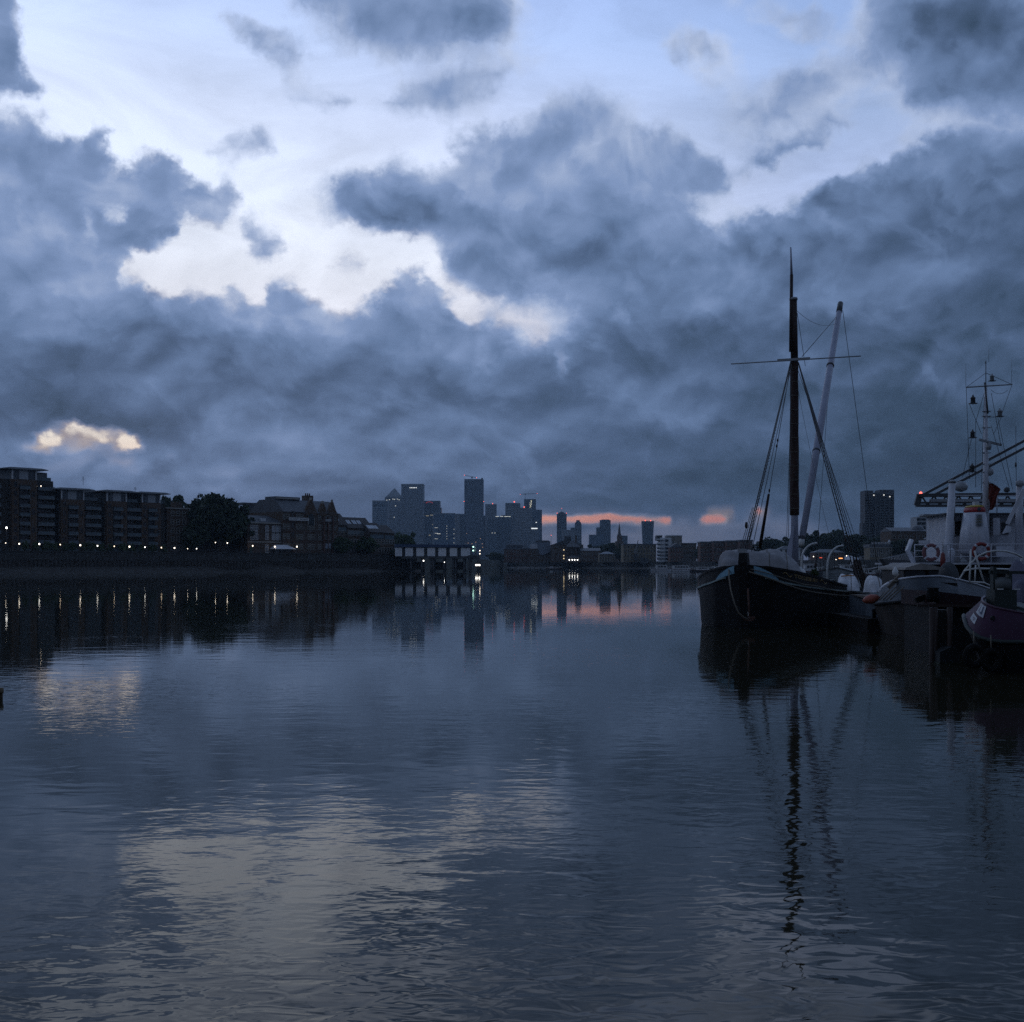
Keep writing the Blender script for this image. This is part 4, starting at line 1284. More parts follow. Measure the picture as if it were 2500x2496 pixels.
Y = 3400
r, w, h, d = tower('broad banded glass tower at the left end of the skyline', 909, 946, 1224, Y + 120, G_BLUE, slab=SLABG, floor=5.5)
MB().box(-w / 2 + 4, w / 2 - 8, -0.7, -0.45, h - 14, h - 7).build('sign_band', G_DARK, r)
MB().box(-w / 2 - 0.6, w / 2 + 0.6, -0.8, d, h, h + 2).build('parapet', SLABG, r)

r, w, h, d = tower('grey tower with a pyramid roof', 940, 983, 1214, Y + 300, G_GREY, slab=G_STEEL, floor=4.4, fins=16, fin_m=G_GREY)
b = MB(); ph = (1214 - 1192) / F * (Y + 300)
b.add([(-w / 2 + 3, 3, h + 2), (w / 2 - 3, 3, h + 2), (w / 2 - 3, d - 3, h + 2), (-w / 2 + 3, d - 3, h + 2), (0, d / 2, h + ph + 2)], [(0, 1, 4), (1, 2, 4), (2, 3, 4), (3, 0, 4), (3, 2, 1, 0)])
b.build('pyramid_roof', G_STEEL, r)
MB().box(-w / 2 + 2, w / 2 - 2, 1, d - 1, h, h + 2).build('roof_plinth', SLABG, r)
MB().box(-w / 2 - 0.5, w / 2 + 0.5, -0.9, d, h - 15, h - 13).build('cornice', SLABW, r)
lit(r, [(x * w, h - 6 + dz, 2.6, 2.0) for x, dz in ((-0.25, -2), (-0.05, 0), (0.04, -1), (0.2, 0), (-0.4, -3), (0.3, -2))])
lit(r, [(-0.35 * w, h - 34, 2.2, 2), (0.1 * w, h - 26, 2.2, 2), (0.02 * w, h - 60, 2.2, 2)])

r, w, h, d = tower('tall pale tower with a diagonal lattice over its lower half', 980, 1033, 1184, Y, mat('lattice_tower_skin', (0.12, 0.145, 0.185), 0.35, 0.2, 0.03), fins=22, fin_m=G_STEEL, slab=SLABG, floor=4)
k = 6
for i in range(k):
    for s_ in (1, -1):
        x0_ = -w / 2 + w * (i + 0.5) / k
        b = MB(); zt = h * 0.55
        x1_ = x0_ + s_ * w * 0.28
        if abs(x1_) > w / 2: x1_ = math.copysign(w / 2, x1_)
        b.bar((x0_, -1.4, zt), (x1_, -1.4, zt * (1 - abs(x1_ - x0_) / (w * 0.56)) if abs(x1_ - x0_) < w * 0.27 else 0), 1.6)
        b.build('lattice_brace', G_STEEL, r)
MB().box(-w / 2 - 0.8, w / 2 + 0.8, -1.2, d, h, h + 2.5).build('parapet', SLABG, r)
lit(r, [(-0.1 * w + i * 4.2, h - 8, 2.4, 2.4) for i in range(5)], WHITEL)

r, w, h, d = tower('dark banded office tower with a red roof sign and a side step', 1033, 1074, 1223, Y + 60, G_DARK, slab=G_BLUE, floor=4.6)
MB().box(w / 2, w / 2 + 4, 1, d - 2, 0, h - 19).build('side_step', G_DARK, r)
b = MB(); b.tube([(-0.32 * w + 9 * math.cos(a) + 9, -1.2, h - 7 + 4 * math.sin(a)) for a in [PI * i / 8 for i in range(9)]], 0.6, 5)
b.build('red_sign_arc', mat('faint_red_sign', (0.4, 0.05, 0.05), 0.5, 0, 1, emit=(1, 0.1, 0.1), es=0.35), r)
lit(r, [(x * w, h - z, ww, 1.6) for x, z, ww in ((0.1, 40, 16), (-0.25, 42, 8), (0.2, 66, 14), (0.3, 84, 6), (-0.1, 96, 5))], mat('lit_dim_floor', (0.4, 0.4, 0.3), 0.5, 0, 1, emit=(1, 0.85, 0.5), es=0.3))

r, w, h, d = tower('low wide blue glass block framed by bright corner lines', 1058, 1111, 1254, Y - 250, G_DEEP, name='office_block', cat='office block', slab=G_BLUE, floor=4.5)
for x in (-w / 2 - 0.9, w / 2 - 0.2): MB().box(x, x + 1.1, -1.0, 0.4, 0, h + 1).build('corner_frame', SLABW, r)
MB().box(-w / 2 + 0.3, w / 2 - 0.3, -1.0, 0.4, h, h + 1.1).build('top_frame', SLABW, r)
MB().box(w / 2 + 1.0, w / 2 + 12.5, 2, d, 0, h - 0.5).build('side_wing', G_GREY, r)
MB().box(w / 2 + 12.6, w / 2 + 27, 4, d, 0, h - 1.0).build('side_wing', G_DARK, r)
rnd = random.Random(21)
lit(r, [(-0.42 * w + 0.05 * w * (i % 3), h * (0.5 + 0.11 * (i // 3)), 2.0, 0.9) for i in range(9)] + [(0.12 * w, h * (0.5 + 0.05 * i), 1.6, 0.9) for i in range(6)] + [(0.45 * w, h * (0.15 + 0.09 * i), 1.8, 1.1) for i in range(7)] + [(-0.25 * w, h * 0.6, 9, 1.2), (-0.1 * w, h * 0.2, 3, 1.2), (0.3 * w, h * 0.34, 3, 1)], COOL)

r, w, h, d = tower('tallest narrow tower with a crane lying on its top', 1134, 1180, 1170, Y - 60, mat('tall_tower_skin', (0.075, 0.095, 0.13), 0.3, 0.2, 0.03), slab=G_BLUE, floor=4.2, fins=12, fin_m=G_GREY)
MB().box(-w / 2 - 0.4, w / 2 + 0.4, -1.2, d, h * 0.722, h * 0.722 + 4.5).build('plant_floor', G_DARK, r)
MB().box(-w / 2 - 0.4, w / 2 + 0.4, -1.2, d, h * 0.15, h * 0.15 + 4).build('plant_floor', mat('rusty_band', (0.12, 0.07, 0.06), 0.7, 0.2, 0.1), r)
MB().box(-w / 2, w / 2, -1, d, h - 9, h - 8).build('top_band', G_DARK, r)
MB().box(w / 2 - 6, w / 2 - 1, 2, 8, h, h + 3).build('roof_hut', G_DARK, r)
redlamp(r, -w / 2 - 1, -1, h * 0.732, 1.0); redlamp(r, w / 2 + 1, -1, h * 0.732, 1.0)
lit(r, [(x * w, h * z, 2.2, 1.4) for x, z in ((-0.3, 0.25), (-0.1, 0.24), (0.1, 0.26), (0.35, 0.3), (0.45, 0.24), (0.46, 0.2), (-0.4, 0.36))], mat('lit_amber_window', (0.5, 0.3, 0.2), 0.5, 0, 1, emit=(1, 0.6, 0.35), es=0.5))
def crane(label, X, Y, z, jib_a, jib_b, mast, k=1.0):
    c = thing('tower_crane', label, 'crane', (X, Y, z))
    MB().tube([(0, 0, 0), (0, 0, mast)], 0.9 * k, 4).build('mast', METAL_D, c)
    b = MB()
    a, e = Vector(jib_a), Vector(jib_b)
    for o_ in (Vector((0, 0, 0)), Vector((0, 0, 1.8 * k))): b.bar(a + o_, e + o_, 0.6 * k)
    n = 9
    for i in range(n): b.bar(a.lerp(e, i / n), a.lerp(e, (i + 1) / n) + Vector((0, 0, 1.8 * k)), 0.4 * k)
    b.build('jib', METAL_D, c)
    MB().box(-2 * k, 2 * k, -2, 2, mast - 1, mast + 3 * k).build('cab', METAL_D, c)
    for p in (jib_a, jib_b): redlamp(c, p[0], p[1] - 1, p[2], 0.9 * k)
    return c
crane('dark crane lying on the roof of the tallest tower', WX(1152, Y - 60), Y - 50, r.location.z + h, (WX(1134, Y) - WX(1152, Y), 0, WZ(1161, Y) - WZ(1170, Y)), (WX(1163, Y) - WX(1152, Y), 0, WZ(1167, Y) - WZ(1170, Y)), 3.5)

r, w, h, d = tower('mid height grey tower right of the tallest one', 1185, 1212, 1231, Y - 120, mat('speckled_tower_skin', (0.10, 0.12, 0.15), 0.4, 0.4, 0.12), slab=SLABG, floor=3.4, fins=9, fin_m=G_STEEL)
redlamp(r, 0.15 * w, 2, h, 1.1)
r, w, h, d = tower('narrow dark block tucked between the tallest tower and the mid grey tower', 1181, 1196, 1259, Y - 20, G_DARK, slab=G_BLUE, floor=4)
redlamp(r, 0.3 * w, 0, h, 0.8)
r, w, h, d = tower('wide low flats with a lit cornice in the middle of the skyline', 1211, 1247, 1262, Y - 300, mat('teal_flats_skin', (0.06, 0.085, 0.10), 0.35, 0.4, 0.1), name='block_of_flats', cat='block of flats', slab=G_BLUE, floor=3.2, fins=8, fin_m=G_DARK)
lit(r, [(-0.42 * w, h + 0.6, 8, 1.2), (-0.12 * w, h + 0.8, 7, 1.2), (0.2 * w, h + 0.6, 10, 1.2), (0.42 * w, h + 0.5, 5, 1.2)], COOL)
MB().box(-0.15 * w, 0.25 * w, 4, 12, h, h + 4).build('roof_hut', G_DARK, r)
r, w, h, d = tower('low mottled flats standing before the mid grey tower', 1190, 1213, 1268, Y - 330, mat('mottled_flats_skin', (0.07, 0.09, 0.105), 0.4, 0.5, 0.15), name='block_of_flats', cat='block of flats', slab=G_BLUE, floor=3.2)
lit(r, [(0.0, h - 34, 2, 1.4), (0.3 * w, h - 34, 2, 1.4)], COOL)

r, w, h, d = tower('striped balcony tower with a dark crown and a red lamp, left of two', 1234, 1270, 1230, Y - 40, G_DARK, slab=SLABW, floor=4.2, group='striped balcony towers')
MB().box(-w / 2 - 0.2, w / 2 + 0.2, -0.9, d, h - 3, h + 1.5).build('crown', G_DARK, r)
redlamp(r, 0.1 * w, 0, h + 3, 1.8)
r, w, h, d = tower('striped balcony tower with pale floors, right of two', 1259, 1299, 1240, Y - 200, G_DARK, slab=SLABW, floor=4.2, group='striped balcony towers')
redlamp(r, 0.02 * w, 0, h, 1.6)
r, w, h, d = tower('dark tower with a lit stair shaft under the right hand crane', 1280, 1308, 1219, Y + 80, G_BLUE, fins=6, fin_m=G_DARK, slab=G_DARK, floor=4)
rnd = random.Random(5)
lit(r, [((-0.02 + 0.16 * rnd.random()) * w, h - 4 - 2.3 * i, 1.5, 1.4) for i in range(10) for j in range(2)], mat('lit_stair_window', (0.5, 0.5, 0.4), 0.5, 0, 1, emit=(1, 0.95, 0.75), es=0.8))
crane('thin crane standing on the tower with the lit stair shaft', WX(1283, Y), Y + 90, r.location.z + h, (WX(1271, Y) - WX(1283, Y), 0, WZ(1207, Y) - WZ(1219, Y)), (WX(1313, Y) - WX(1283, Y), 0, WZ(1205, Y) - WZ(1219, Y)), 14, 0.8)
x0, x1 = WX(1306, Y - 80), WX(1323, Y - 80)
r = thing('tower', 'narrow tower flaring at its foot beside the orange sky', 'tower', ((x0 + x1) / 2, Y - 80, 4.6))
h = WZ(1245, Y - 80) - 4.6; w = x1 - x0
MB().prism([(-w / 2, 0), (w / 2 + 5, 0), (w / 2 + 0.8, h * 0.45), (w / 2, h * 0.6), (w / 2, h), (-w / 2, h)], 0, 20).build('glass_wall', G_BLUE, r)
for i in range(5): MB().box(-w / 2 + w * i / 4 - 0.3, -w / 2 + w * i / 4 + 0.3, -0.5, 0, 0, h).build('facade_fin', G_DARK, r)
r, w, h, d = tower('short pale block with a bright lit band on its top', 1296, 1315, 1288, Y - 420, G_STEEL, name='office_block', cat='office block', fins=7, fin_m=G_BLUE)
lit(r, [(-0.05 * w, h - 2.6, 0.8 * w, 2.4)], WHITEL, 'lit_band')
lit(r, [(0.2 * w, h + 12, 3, 1.8)], WHITEL)
MB().box(0.1 * w, 0.3 * w, 0, 4, h, h + 13).build('roof_mast', G_DARK, r)

Y = 3100
r, w, h, d = tower('dark tower with a domed cap standing in the orange sky', 1360, 1383, 1254, Y, G_DARK, fins=4, fin_m=G_BLUE)
MB().lathe([(w * 0.36, h), (w * 0.34, h + 2), (w * 0.24, h + 4.4), (w * 0.08, h + 5.6)], 0, d / 2, 14).build('dome', G_DARK, r)
for x in (-w / 2, w / 2): redlamp(r, x, 0, h, 0.9)
MB().tube([(0, d / 2, h + 5), (0, d / 2, h + 12)], 0.25, 5).build('mast', METAL_D, r)
redlamp(r, 0, d / 2, h + 12, 0.6)
r = thing('tower', 'stepped tower with a rounded shoulder at its right side', 'tower', (WX(1396, Y - 60), Y - 60, 4.6))
q = lambda p: WX(p, Y - 60) - r.location.x
z = lambda p: WZ(p, Y - 60) - 4.6
MB().box(q(1372), q(1405), 0, 22, 0, z(1294)).build('low_wing', G_GREY, r)
MB().box(q(1394), q(1420), 3, 26, 0, z(1288.5)).build('middle_wing', G_DARK, r)
MB().prism([(q(1404), z(1290)), (q(1420), z(1290)), (q(1420), z(1280)), (q(1418), z(1275)), (q(1415.5), z(1273)), (q(1415.5), z(1270)), (q(1408), z(1270)), (q(1408), z(1273)), (q(1405.5), z(1275)), (q(1404), z(1280))], 4, 24).build('rounded_top', G_BLUE, r)
for i in range(12):
    x = q(1374 + i * 3.7); MB().box(x - 0.55, x + 0.55, -0.8, -0.05, 0, z(1296)).build('facade_fin', SLABG, r)
r = thing('tower', 'stepped block of three heights left of the church spire', 'tower', (WX(1464, Y), Y, 4.6))
q = lambda p: WX(p, Y) - r.location.x
z = lambda p: WZ(p, Y) - 4.6
MB().box(q(1438), q(1475), -6, 12, 0, z(1306)).build('low_wing', G_BLUE, r)
MB().box(q(1456), q(1469), -2, 16, 0, z(1288)).build('middle_wing', G_DARK, r)
MB().box(q(1465), q(1491), 0.5, 22, 0, z(1270)).build('high_wing', G_DARK, r)
MB().box(q(1469), q(1488), 3, 18, z(1270), z(1268.6)).build('roof_hut', G_DARK, r)
for i in range(7):
    x = q(1467.5 + i * 3.7); MB().box(x - 0.4, x + 0.4, 0, 0.48, z(1306), z(1271)).build('facade_fin', G_BLUE, r)
r = thing('tower', 'lone dark tower widening towards its top with two red lamps', 'tower', (WX(1581, Y), Y, 4.6))
q = lambda p: WX(p, Y) - r.location.x
z = lambda p: WZ(p, Y) - 4.6
def ring(px0, px1, py, dd): return [(q(px0), -dd * 0.5, z(py)), (q(px0) + 2, -dd, z(py)), (q(px1) - 2, -dd, z(py)), (q(px1), -dd * 0.5, z(py)), (q(px1), dd, z(py)), (q(px0), dd, z(py))]
MB().loft([ring(1569.5, 1594, 1380, 9), ring(1569, 1594, 1330, 9), ring(1567.5, 1595, 1296, 10), ring(1566.5, 1596.5, 1273, 11)], smooth=False).build('glass_wall', G_DARK, r)
for x in (1575, 1588): redlamp(r, q(x), -5, z(1273), 1.5)
r, w, h, d = tower('plain grey block right beside the church spire', 1516, 1532, 1308, Y - 80, G_BLUE, name='block_of_flats', cat='block of flats', slab=G_DARK, floor=3.4)
r = thing('lattice_mast', 'thin lattice mast with a red lamp at the left of the orange strip', 'mast', (WX(1345.5, 1500), 1500, 4.6))
MB().tube([(0, 0, 0), (0, 0, WZ(1308, 1500) - 4.6)], [0.5, 0.22], 4).build('pole', METAL_D, r)
redlamp(r, 0, 0, WZ(1308, 1500) - 4.6, 0.35)

# ---------------------------------------------------------------- far bank buildings
def far_building(name, label, cat, px0, px1, py_eave, py_ridge, Y, wm, rm, roof='side', depth=14, cols=4, rows=3, group=None, win=None, zb=4.6, rz=0.0):
    x0, x1 = WX(px0, Y), WX(px1, Y)
    w = x1 - x0
    he, hr = WZ(py_eave, Y) - zb, WZ(py_ridge, Y) - zb
    r = thing(name, label, cat, (x0, Y, zb), rz, group)
    MB().box(0, w, 0, depth, 0, he).build('wall', wm, r)
    if roof == 'side':
        MB().prism([(-0.4, he), (depth + 0.4, he), (depth / 2, hr)], -0.2, w + 0.2, axis='x').build('roof', rm, r)
    elif roof == 'front':
        MB().prism([(-0.2, he), (w + 0.2, he), (w / 2, hr)], -0.2, depth).build('roof', rm, r)
    elif roof == 'hip':
        k = min(w, depth) * 0.4
        MB().add([(-0.3, -0.3, he), (w + 0.3, -0.3, he), (w + 0.3, depth, he), (-0.3, depth, he), (k, k, hr), (w - k, k, hr), (w - k, depth - k, hr), (k, depth - k, hr)], [(0, 1, 5, 4), (1, 2, 6, 5), (2, 3, 7, 6), (3, 0, 4, 7), (4, 5, 6, 7), (3, 2, 1, 0)]).build('roof', rm, r)
    else:
        MB().box(-0.25, w + 0.25, -0.25, depth + 0.25, he, hr).build('roof', rm, r)
    if cols and rows:
        fh = he / rows
        for j in range(rows):
            for i in range(cols):
                o = link('window', win or WIN_FAR, None, r)
                o.location = (w * (i + 0.5) / cols, -0.02, fh * j + fh * 0.25)
    return r, w, he, hr
far_building('riverside_warehouse', 'brick warehouse with a pale rooftop room under the striped towers', 'warehouse', 1231, 1299, 1342, 1339, 1010, BRICK_R, SLATE, 'flat', 20, 8, 3)
r = thing('rooftop_room', 'pale rooftop room on the brick warehouse under the striped towers', 'rooftop room', (WX(1236, 1014), 1014, WZ(1338, 1014)))
MB().prism([(0, 0), (13, 0), (13, 2.2), (11, 3.0), (1.5, 3.0), (0, 2.2)], 0, 9).build('wall', DPANEL, r)
MB().prism([(-0.5, 2.2), (13.5, 2.2), (11.2, 3.2), (1.2, 3.2)], -0.4, 9.4).build('roof', SLATE_L, r)
MB().prism([(14, 0), (17.5, 0), (15.5, 3.2), (14, 3.0)], 0, 8).build('glass_gable', SLATE_L, r)
far_building('gabled_warehouse', 'dark warehouse with a big blue grey sloping roof panel', 'warehouse', 1296, 1344, 1340, 1328, 985, BRICK_D, SLATE, 'side', 24, 5, 3)
r = thing('glass_roof', 'blue grey sloping roof panel on the dark warehouse', 'roof panel', (WX(1318, 983), 983, WZ(1352, 983)))
MB().prism([(0, 0), (1, -1.5), (8.3, 1.5), (8.3, 9.2), (-3.0, 9.2)], 0, 0.5).build('panel', mat('blue_grey_roof', (0.17, 0.2, 0.25), 0.4, 0.15, 0.3), r)
MB().prism([(-4, 9.2), (8.6, 9.2), (7, 10.4), (-2, 10.4)], -0.4, 6).build('ridge', SLATE, r)
r_, w, he, hr = far_building('gabled_mill', 'wide gabled mill with three lit stair windows', 'mill', 1345, 1424, 1331, 1317, 975, BRICK_D, mat('dark_mill_roof', (0.05, 0.05, 0.055), 0.8, 0.2, 0.4), 'front', 26, 7, 4)
for py in (1343, 1357, 1364): MB().box(WX(1376.5, 975) - r_.location.x - 0.35, WX(1376.5, 975) - r_.location.x + 0.35, -0.35, -0.2, WZ(py + 1.2, 975) - 4.6, WZ(py - 1.2, 975) - 4.6).build('lit_window', WARM, r_)
r = thing('water_tank', 'dark rooftop water tank on legs above the gabled mill', 'water tank', (WX(1386, 980), 980, WZ(1326, 980)))
MB().box(-2.8, 2.8, 0, 5, 1.4, 5.2).build('tank', METAL_D, r)
for x in (-2.4, 2.4):
    for y in (0.3, 4.7): MB().box(x - 0.2, x + 0.2, y - 0.2, y + 0.2, -1, 1.4).build('leg', METAL_D, r)
r = thing('factory_chimney', 'square brick chimney rising right of the water tank', 'chimney', (WX(1406, 970), 970, 4.6))
MB().loft([[(-0.9, -0.9, 0), (0.9, -0.9, 0), (0.9, 0.9, 0), (-0.9, 0.9, 0)], [(-0.65, -0.65, WZ(1308, 970) - 4.6), (0.65, -0.65, WZ(1308, 970) - 4.6), (0.65, 0.65, WZ(1308, 970) - 4.6), (-0.65, 0.65, WZ(1308, 970) - 4.6)]], smooth=False).build('shaft', BRICK_D, r)
MB().box(-0.9, 0.9, -0.9, 0.9, WZ(1309, 970) - 4.6, WZ(1307.5, 970) - 4.6).build('cap', BRICK_D, r)
r = thing('pale_gable_roof', 'pale sloping roof between the mill and its chimney', 'roof', (WX(1388, 966), 966, WZ(1331, 966)))
MB().prism([(-1.5, -1.5), (9, -1.5), (8.5, 0), (2.5, 3.2), (0, 1.0)], 0, 8).build('roof', SLATE_L, r)
far_building('riverside_pub', 'low riverside pub with a row of four bright terrace lamps', 'pub', 1384, 1418, 1362, 1357, 960, BRICK_D, SLATE, 'hip', 12, 5, 2)
for i, p in enumerate((1390, 1397.2, 1403, 1410)):
    r = thing('terrace_lamp', 'bright terrace lamp before the riverside pub, %s of four from the left' % ['first', 'second', 'third', 'fourth'][i], 'lamp', (WX(p, 952), 952, 4.6), 0, 'pub terrace lamps')
    zz = WZ(1367.3, 952) - 4.6
    MB().tube([(0, 0, 0), (0, 0, zz - 0.3)], 0.06, 6).build('post', METAL_D, r)
    MB().lathe([(0.15, zz - 0.45), (0.42, zz - 0.2), (0.42, zz + 0.2), (0.15, zz + 0.45)], 0, 0, 8).build('globe', LAMPW, r)
far_building('old_wharf', 'long low dark wharf with a pale skylight behind the riverside pub', 'wharf', 1418, 1466, 1345, 1338, 965, BRICK_D, SLATE, 'side', 18, 6, 2)
MB().add([(WX(1428, 963), 962, WZ(1344, 963)), (WX(1437, 963), 962, WZ(1344, 963)), (WX(1434, 963), 966, WZ(1341, 963)), (WX(1425, 963), 966, WZ(1341, 963))], [(0, 1, 2, 3)])
far_building('riverside_house', 'small stock brick house with a pale hipped roof below the church', 'house', 1463, 1502, 1353, 1347, 940, STOCK, SLATE_L, 'hip', 12, 6, 3)
r_, w, he, hr = far_building('stock_brick_warehouse', 'stock brick warehouse with a dockside crane on its front', 'warehouse', 1522, 1602, 1331, 1328, 905, STOCK, SLATE, 'flat', 20, 10, 4)
r = thing('wall_crane', 'thin grey dockside crane leaning on the stock brick warehouse', 'crane', (WX(1549, 902), 902, WZ(1352, 902)))
b = MB(); a, c = Vector((0, 0, 0)), Vector((WX(1558, 902) - WX(1549, 902), 0, WZ(1319, 902) - WZ(1352, 902)))
b.bar(a, c, 0.5); b.bar(a + Vector((1.4, 0, 0)), c, 0.35)
for i in range(5): b.bar(a.lerp(c, i / 5), (a + Vector((1.4, 0, 0))).lerp(c, (i + 0.6) / 5), 0.25)
b.build('jib', METAL_G, r)
MB().box(-0.4, 2.0, 0, 1.5, -5, 0).build('post', METAL_D, r)
MB().box(4.4, 10, -0.4, 0.0, -7, -3).build('hoist_cabin', METAL_D, r)
# white modern block
Y = 880
r = thing('white_modern_flats', 'white stepped modern flats with open balconies and a rooftop pavilion', 'block of flats', (WX(1602, Y), Y, 4.6))
q = lambda p: WX(p, Y) - r.location.x
z = lambda p: WZ(p, Y) - 4.6
MB().box(q(1612), q(1640), 1.5, 14, 0, z(1313)).build('wall', RENDERW, r)
MB().box(q(1640), q(1655), 1.0, 14, 0, z(1328)).build('wall', RENDERG, r)
MB().box(q(1604), q(1618), 2.5, 12, z(1320), z(1308)).build('rooftop_box', METAL_D, r)
MB().box(q(1629), q(1667), 4, 14, z(1330), z(1309)).build('rooftop_pavilion', mat('pavilion_cladding', (0.22, 0.2, 0.17), 0.7, 0.2, 0.4), r)
MB().box(q(1628), q(1668), 3.5, 14.5, z(1309), z(1306.5)).build('pavilion_roof', RENDERW, r)
MB().box(q(1604), q(1618.5), 2.2, 12.3, z(1308), z(1306.8)).build('rooftop_cap', RENDERW, r)
for py in (1317, 1327, 1336, 1345, 1353, 1362, 1371):
    MB().box(q(1603.5), q(1622), -0.6, 1.8, z(py + 1.6), z(py - 1.6)).build('balcony', RENDERW, r)
    MB().box(q(1604.5), q(1612), 1.3, 1.5, z(py + 5), z(py + 1.6)).build('window', GLASS_D, r)
    MB().box(q(1625), q(1632), 1.2, 1.48, z(py + 5.5), z(py + 0.5)).build('window', GLASS_D, r)
far_building('brick_gable_house', 'dark brick gabled house right of the white modern flats', 'house', 1636, 1668, 1337, 1326, 860, BRICK_R, SLATE, 'front', 12, 4, 3)
far_building('dark_flats', 'dark flats with a pale lit roof edge left of the long terrace', 'flats', 1668, 1700, 1329, 1326, 880, BRICK_D, METAL_D, 'flat', 14, 5, 4)
Y = 800
for i in range(4):
    a = 1710 + i * 32
    far_building('terrace_house', 'brick house in the long dark terrace, %s from its left end' % ['first', 'second', 'third', 'fourth'][i], 'terraced house', a, a + 31.5, 1326 - i * 1.2, 1322.5 - i * 1.4, Y - i * 8, BRICK_R, SLATE, 'flat', 12, 4, 4, 'houses of the long terrace')
Y = 640
r_, w, he, hr = far_building('white_villa', 'white rendered villa seen behind the foot of the barge mast', 'house', 1901, 1962, 1342, 1333, 720, RENDERW, SLATE, 'hip', 10, 5, 3)
r_, w, he, hr = far_building('corner_pub', 'low brick pub with lit red and orange signs behind the davits', 'pub', 1990, 2062, 1349, 1341, 690, BRICK_R, SLATE, 'hip', 12, 6, 2)
r = thing('red_sign', 'dim red lit sign on the low brick pub', 'sign', (WX(2004, 686), 686, WZ(1362, 686)))
MB().box(-0.7, 0.7, 0, 0.15, -0.22, 0.22).build('panel', REDSIGN, r)
MB().box(-0.8, 0.8, 0.15, 0.25, -0.3, 0.3).build('frame', METAL_D, r)
r = thing('orange_sign', 'bright orange lit sign on the low brick pub', 'sign', (WX(2052.5, 685), 685, WZ(1363.5, 685)))
MB().box(-1.0, 1.0, 0, 0.15, -0.24, 0.24).build('panel', ORANGEL, r)
MB().box(-1.1, 1.1, 0.15, 0.25, -0.32, 0.32).build('frame', METAL_D, r)
for p, y, lb in ((1986, 1360.5, 'small white lamp left of the red sign'), (2041, 1368, 'small white lamp below the orange sign'), (2067, 1358.5, 'small white lamp right of the orange sign')):
    r = thing('street_lamp', lb, 'lamp', (WX(p, 670), 670, 4.6))
    zz = WZ(y, 670) - 4.6
    MB().tube([(0, 0, 0), (0, 0, zz)], 0.06, 6).build('post', METAL_D, r)
    MB().lathe([(0.1, zz), (0.22, zz + 0.15), (0.22, zz + 0.35), (0.1, zz + 0.5)], 0, 0, 8).build('globe', LAMP, r)
r_, w, he, hr = far_building('mansard_house', 'pale house with a row of roof dormers and many tall windows', 'house', 2124, 2181, 1337, 1329, 640, STOCK, SLATE, 'flat', 11, 0, 0)
WIN_M = window_mesh(0.76, 2.1, FRAMEW, GLASS_P, 0, 1, 0.08, 0.08)
for j, zz in enumerate((WZ(1360, 640) - 4.6, WZ(1351, 640) - 4.6)):
    for i in range(11): o = link('window', WIN_M, None, r_); o.location = (w * (i + 0.5) / 11, -0.02, zz)
MB().box(-0.3, w + 0.3, -0.35, -0.003, he - 0.35, he).build('cornice', STONE, r_)
for i in range(6):
    d_ = MB(); d_.box(w * (0.1 + 0.14 * i), w * (0.1 + 0.14 * i) + 0.8, -0.2, 1.4, hr, hr + 1.1); d_.build('dormer', RENDERG, r_)
MB().lathe([(0.7, hr), (0.8, hr + 1.0), (0.6, hr + 1.6), (0.2, hr + 2.2)], w * 0.86, 1.5, 10).build('cupola', RENDERW, r_)
# dark tower block on the right
Y = 1150
r = thing('tower_block', 'dark high rise block with three lit top windows behind the barge', 'tower block', (WX(2148, Y), Y, 4.6))
q = lambda p: WX(p, Y) - r.location.x
z = lambda p: WZ(p, Y) - 4.6
TB = mat('tower_block_concrete', (0.085, 0.085, 0.09), 0.8, 0.2, 0.1)
MB().box(q(2112), q(2132), 0, 16, 0, z(1198)).build('left_wing', TB, r)
MB().box(q(2148), q(2183), 0, 16, 0, z(1196)).build('right_wing', TB, r)
MB().box(q(2132), q(2148), 1.6, 15, 0, z(1203)).build('centre', mat('tower_block_panel', (0.05, 0.055, 0.06), 0.7, 0.2, 0.1), r)
MB().box(q(2107), q(2112), 2, 12, 0, z(1277)).build('stair_annex', TB, r)
n = 26
WIN_TB = window_mesh(3.6, 1.3, METAL_D, GLASS_D, 2, 0)
for k in range(n):
    zz = 2 + (z(1200) - 4) * k / n
    for p in (2117, 2127, 2154, 2165.5, 2177): o = link('window', WIN_TB, None, r); o.location = (q(p), -0.02, zz)
    MB().box(q(2133), q(2147), 0.6, 1.58, zz - 0.15, zz + 0.75).build('balcony', TB, r)
for p in (2122, 2137.5, 2159.5, 2171): MB().box(q(p) - 0.35, q(p) + 0.35, -0.5, -0.003 if p != 2137.5 else 1.5, 0, z(1200)).build('pilaster', TB, r)
for p, y in ((2133, 1209.5), (2157.5, 1209), (2172, 1213)): MB().box(q(p) - 0.5, q(p) + 0.5, -0.75, -0.52, z(y) - 0.45, z(y) + 0.45).build('lit_window', mat('lit_white_window', (0.8, 0.8, 0.8), 0.5, 0, 1, emit=(1, 0.98, 0.9), es=1.0), r)
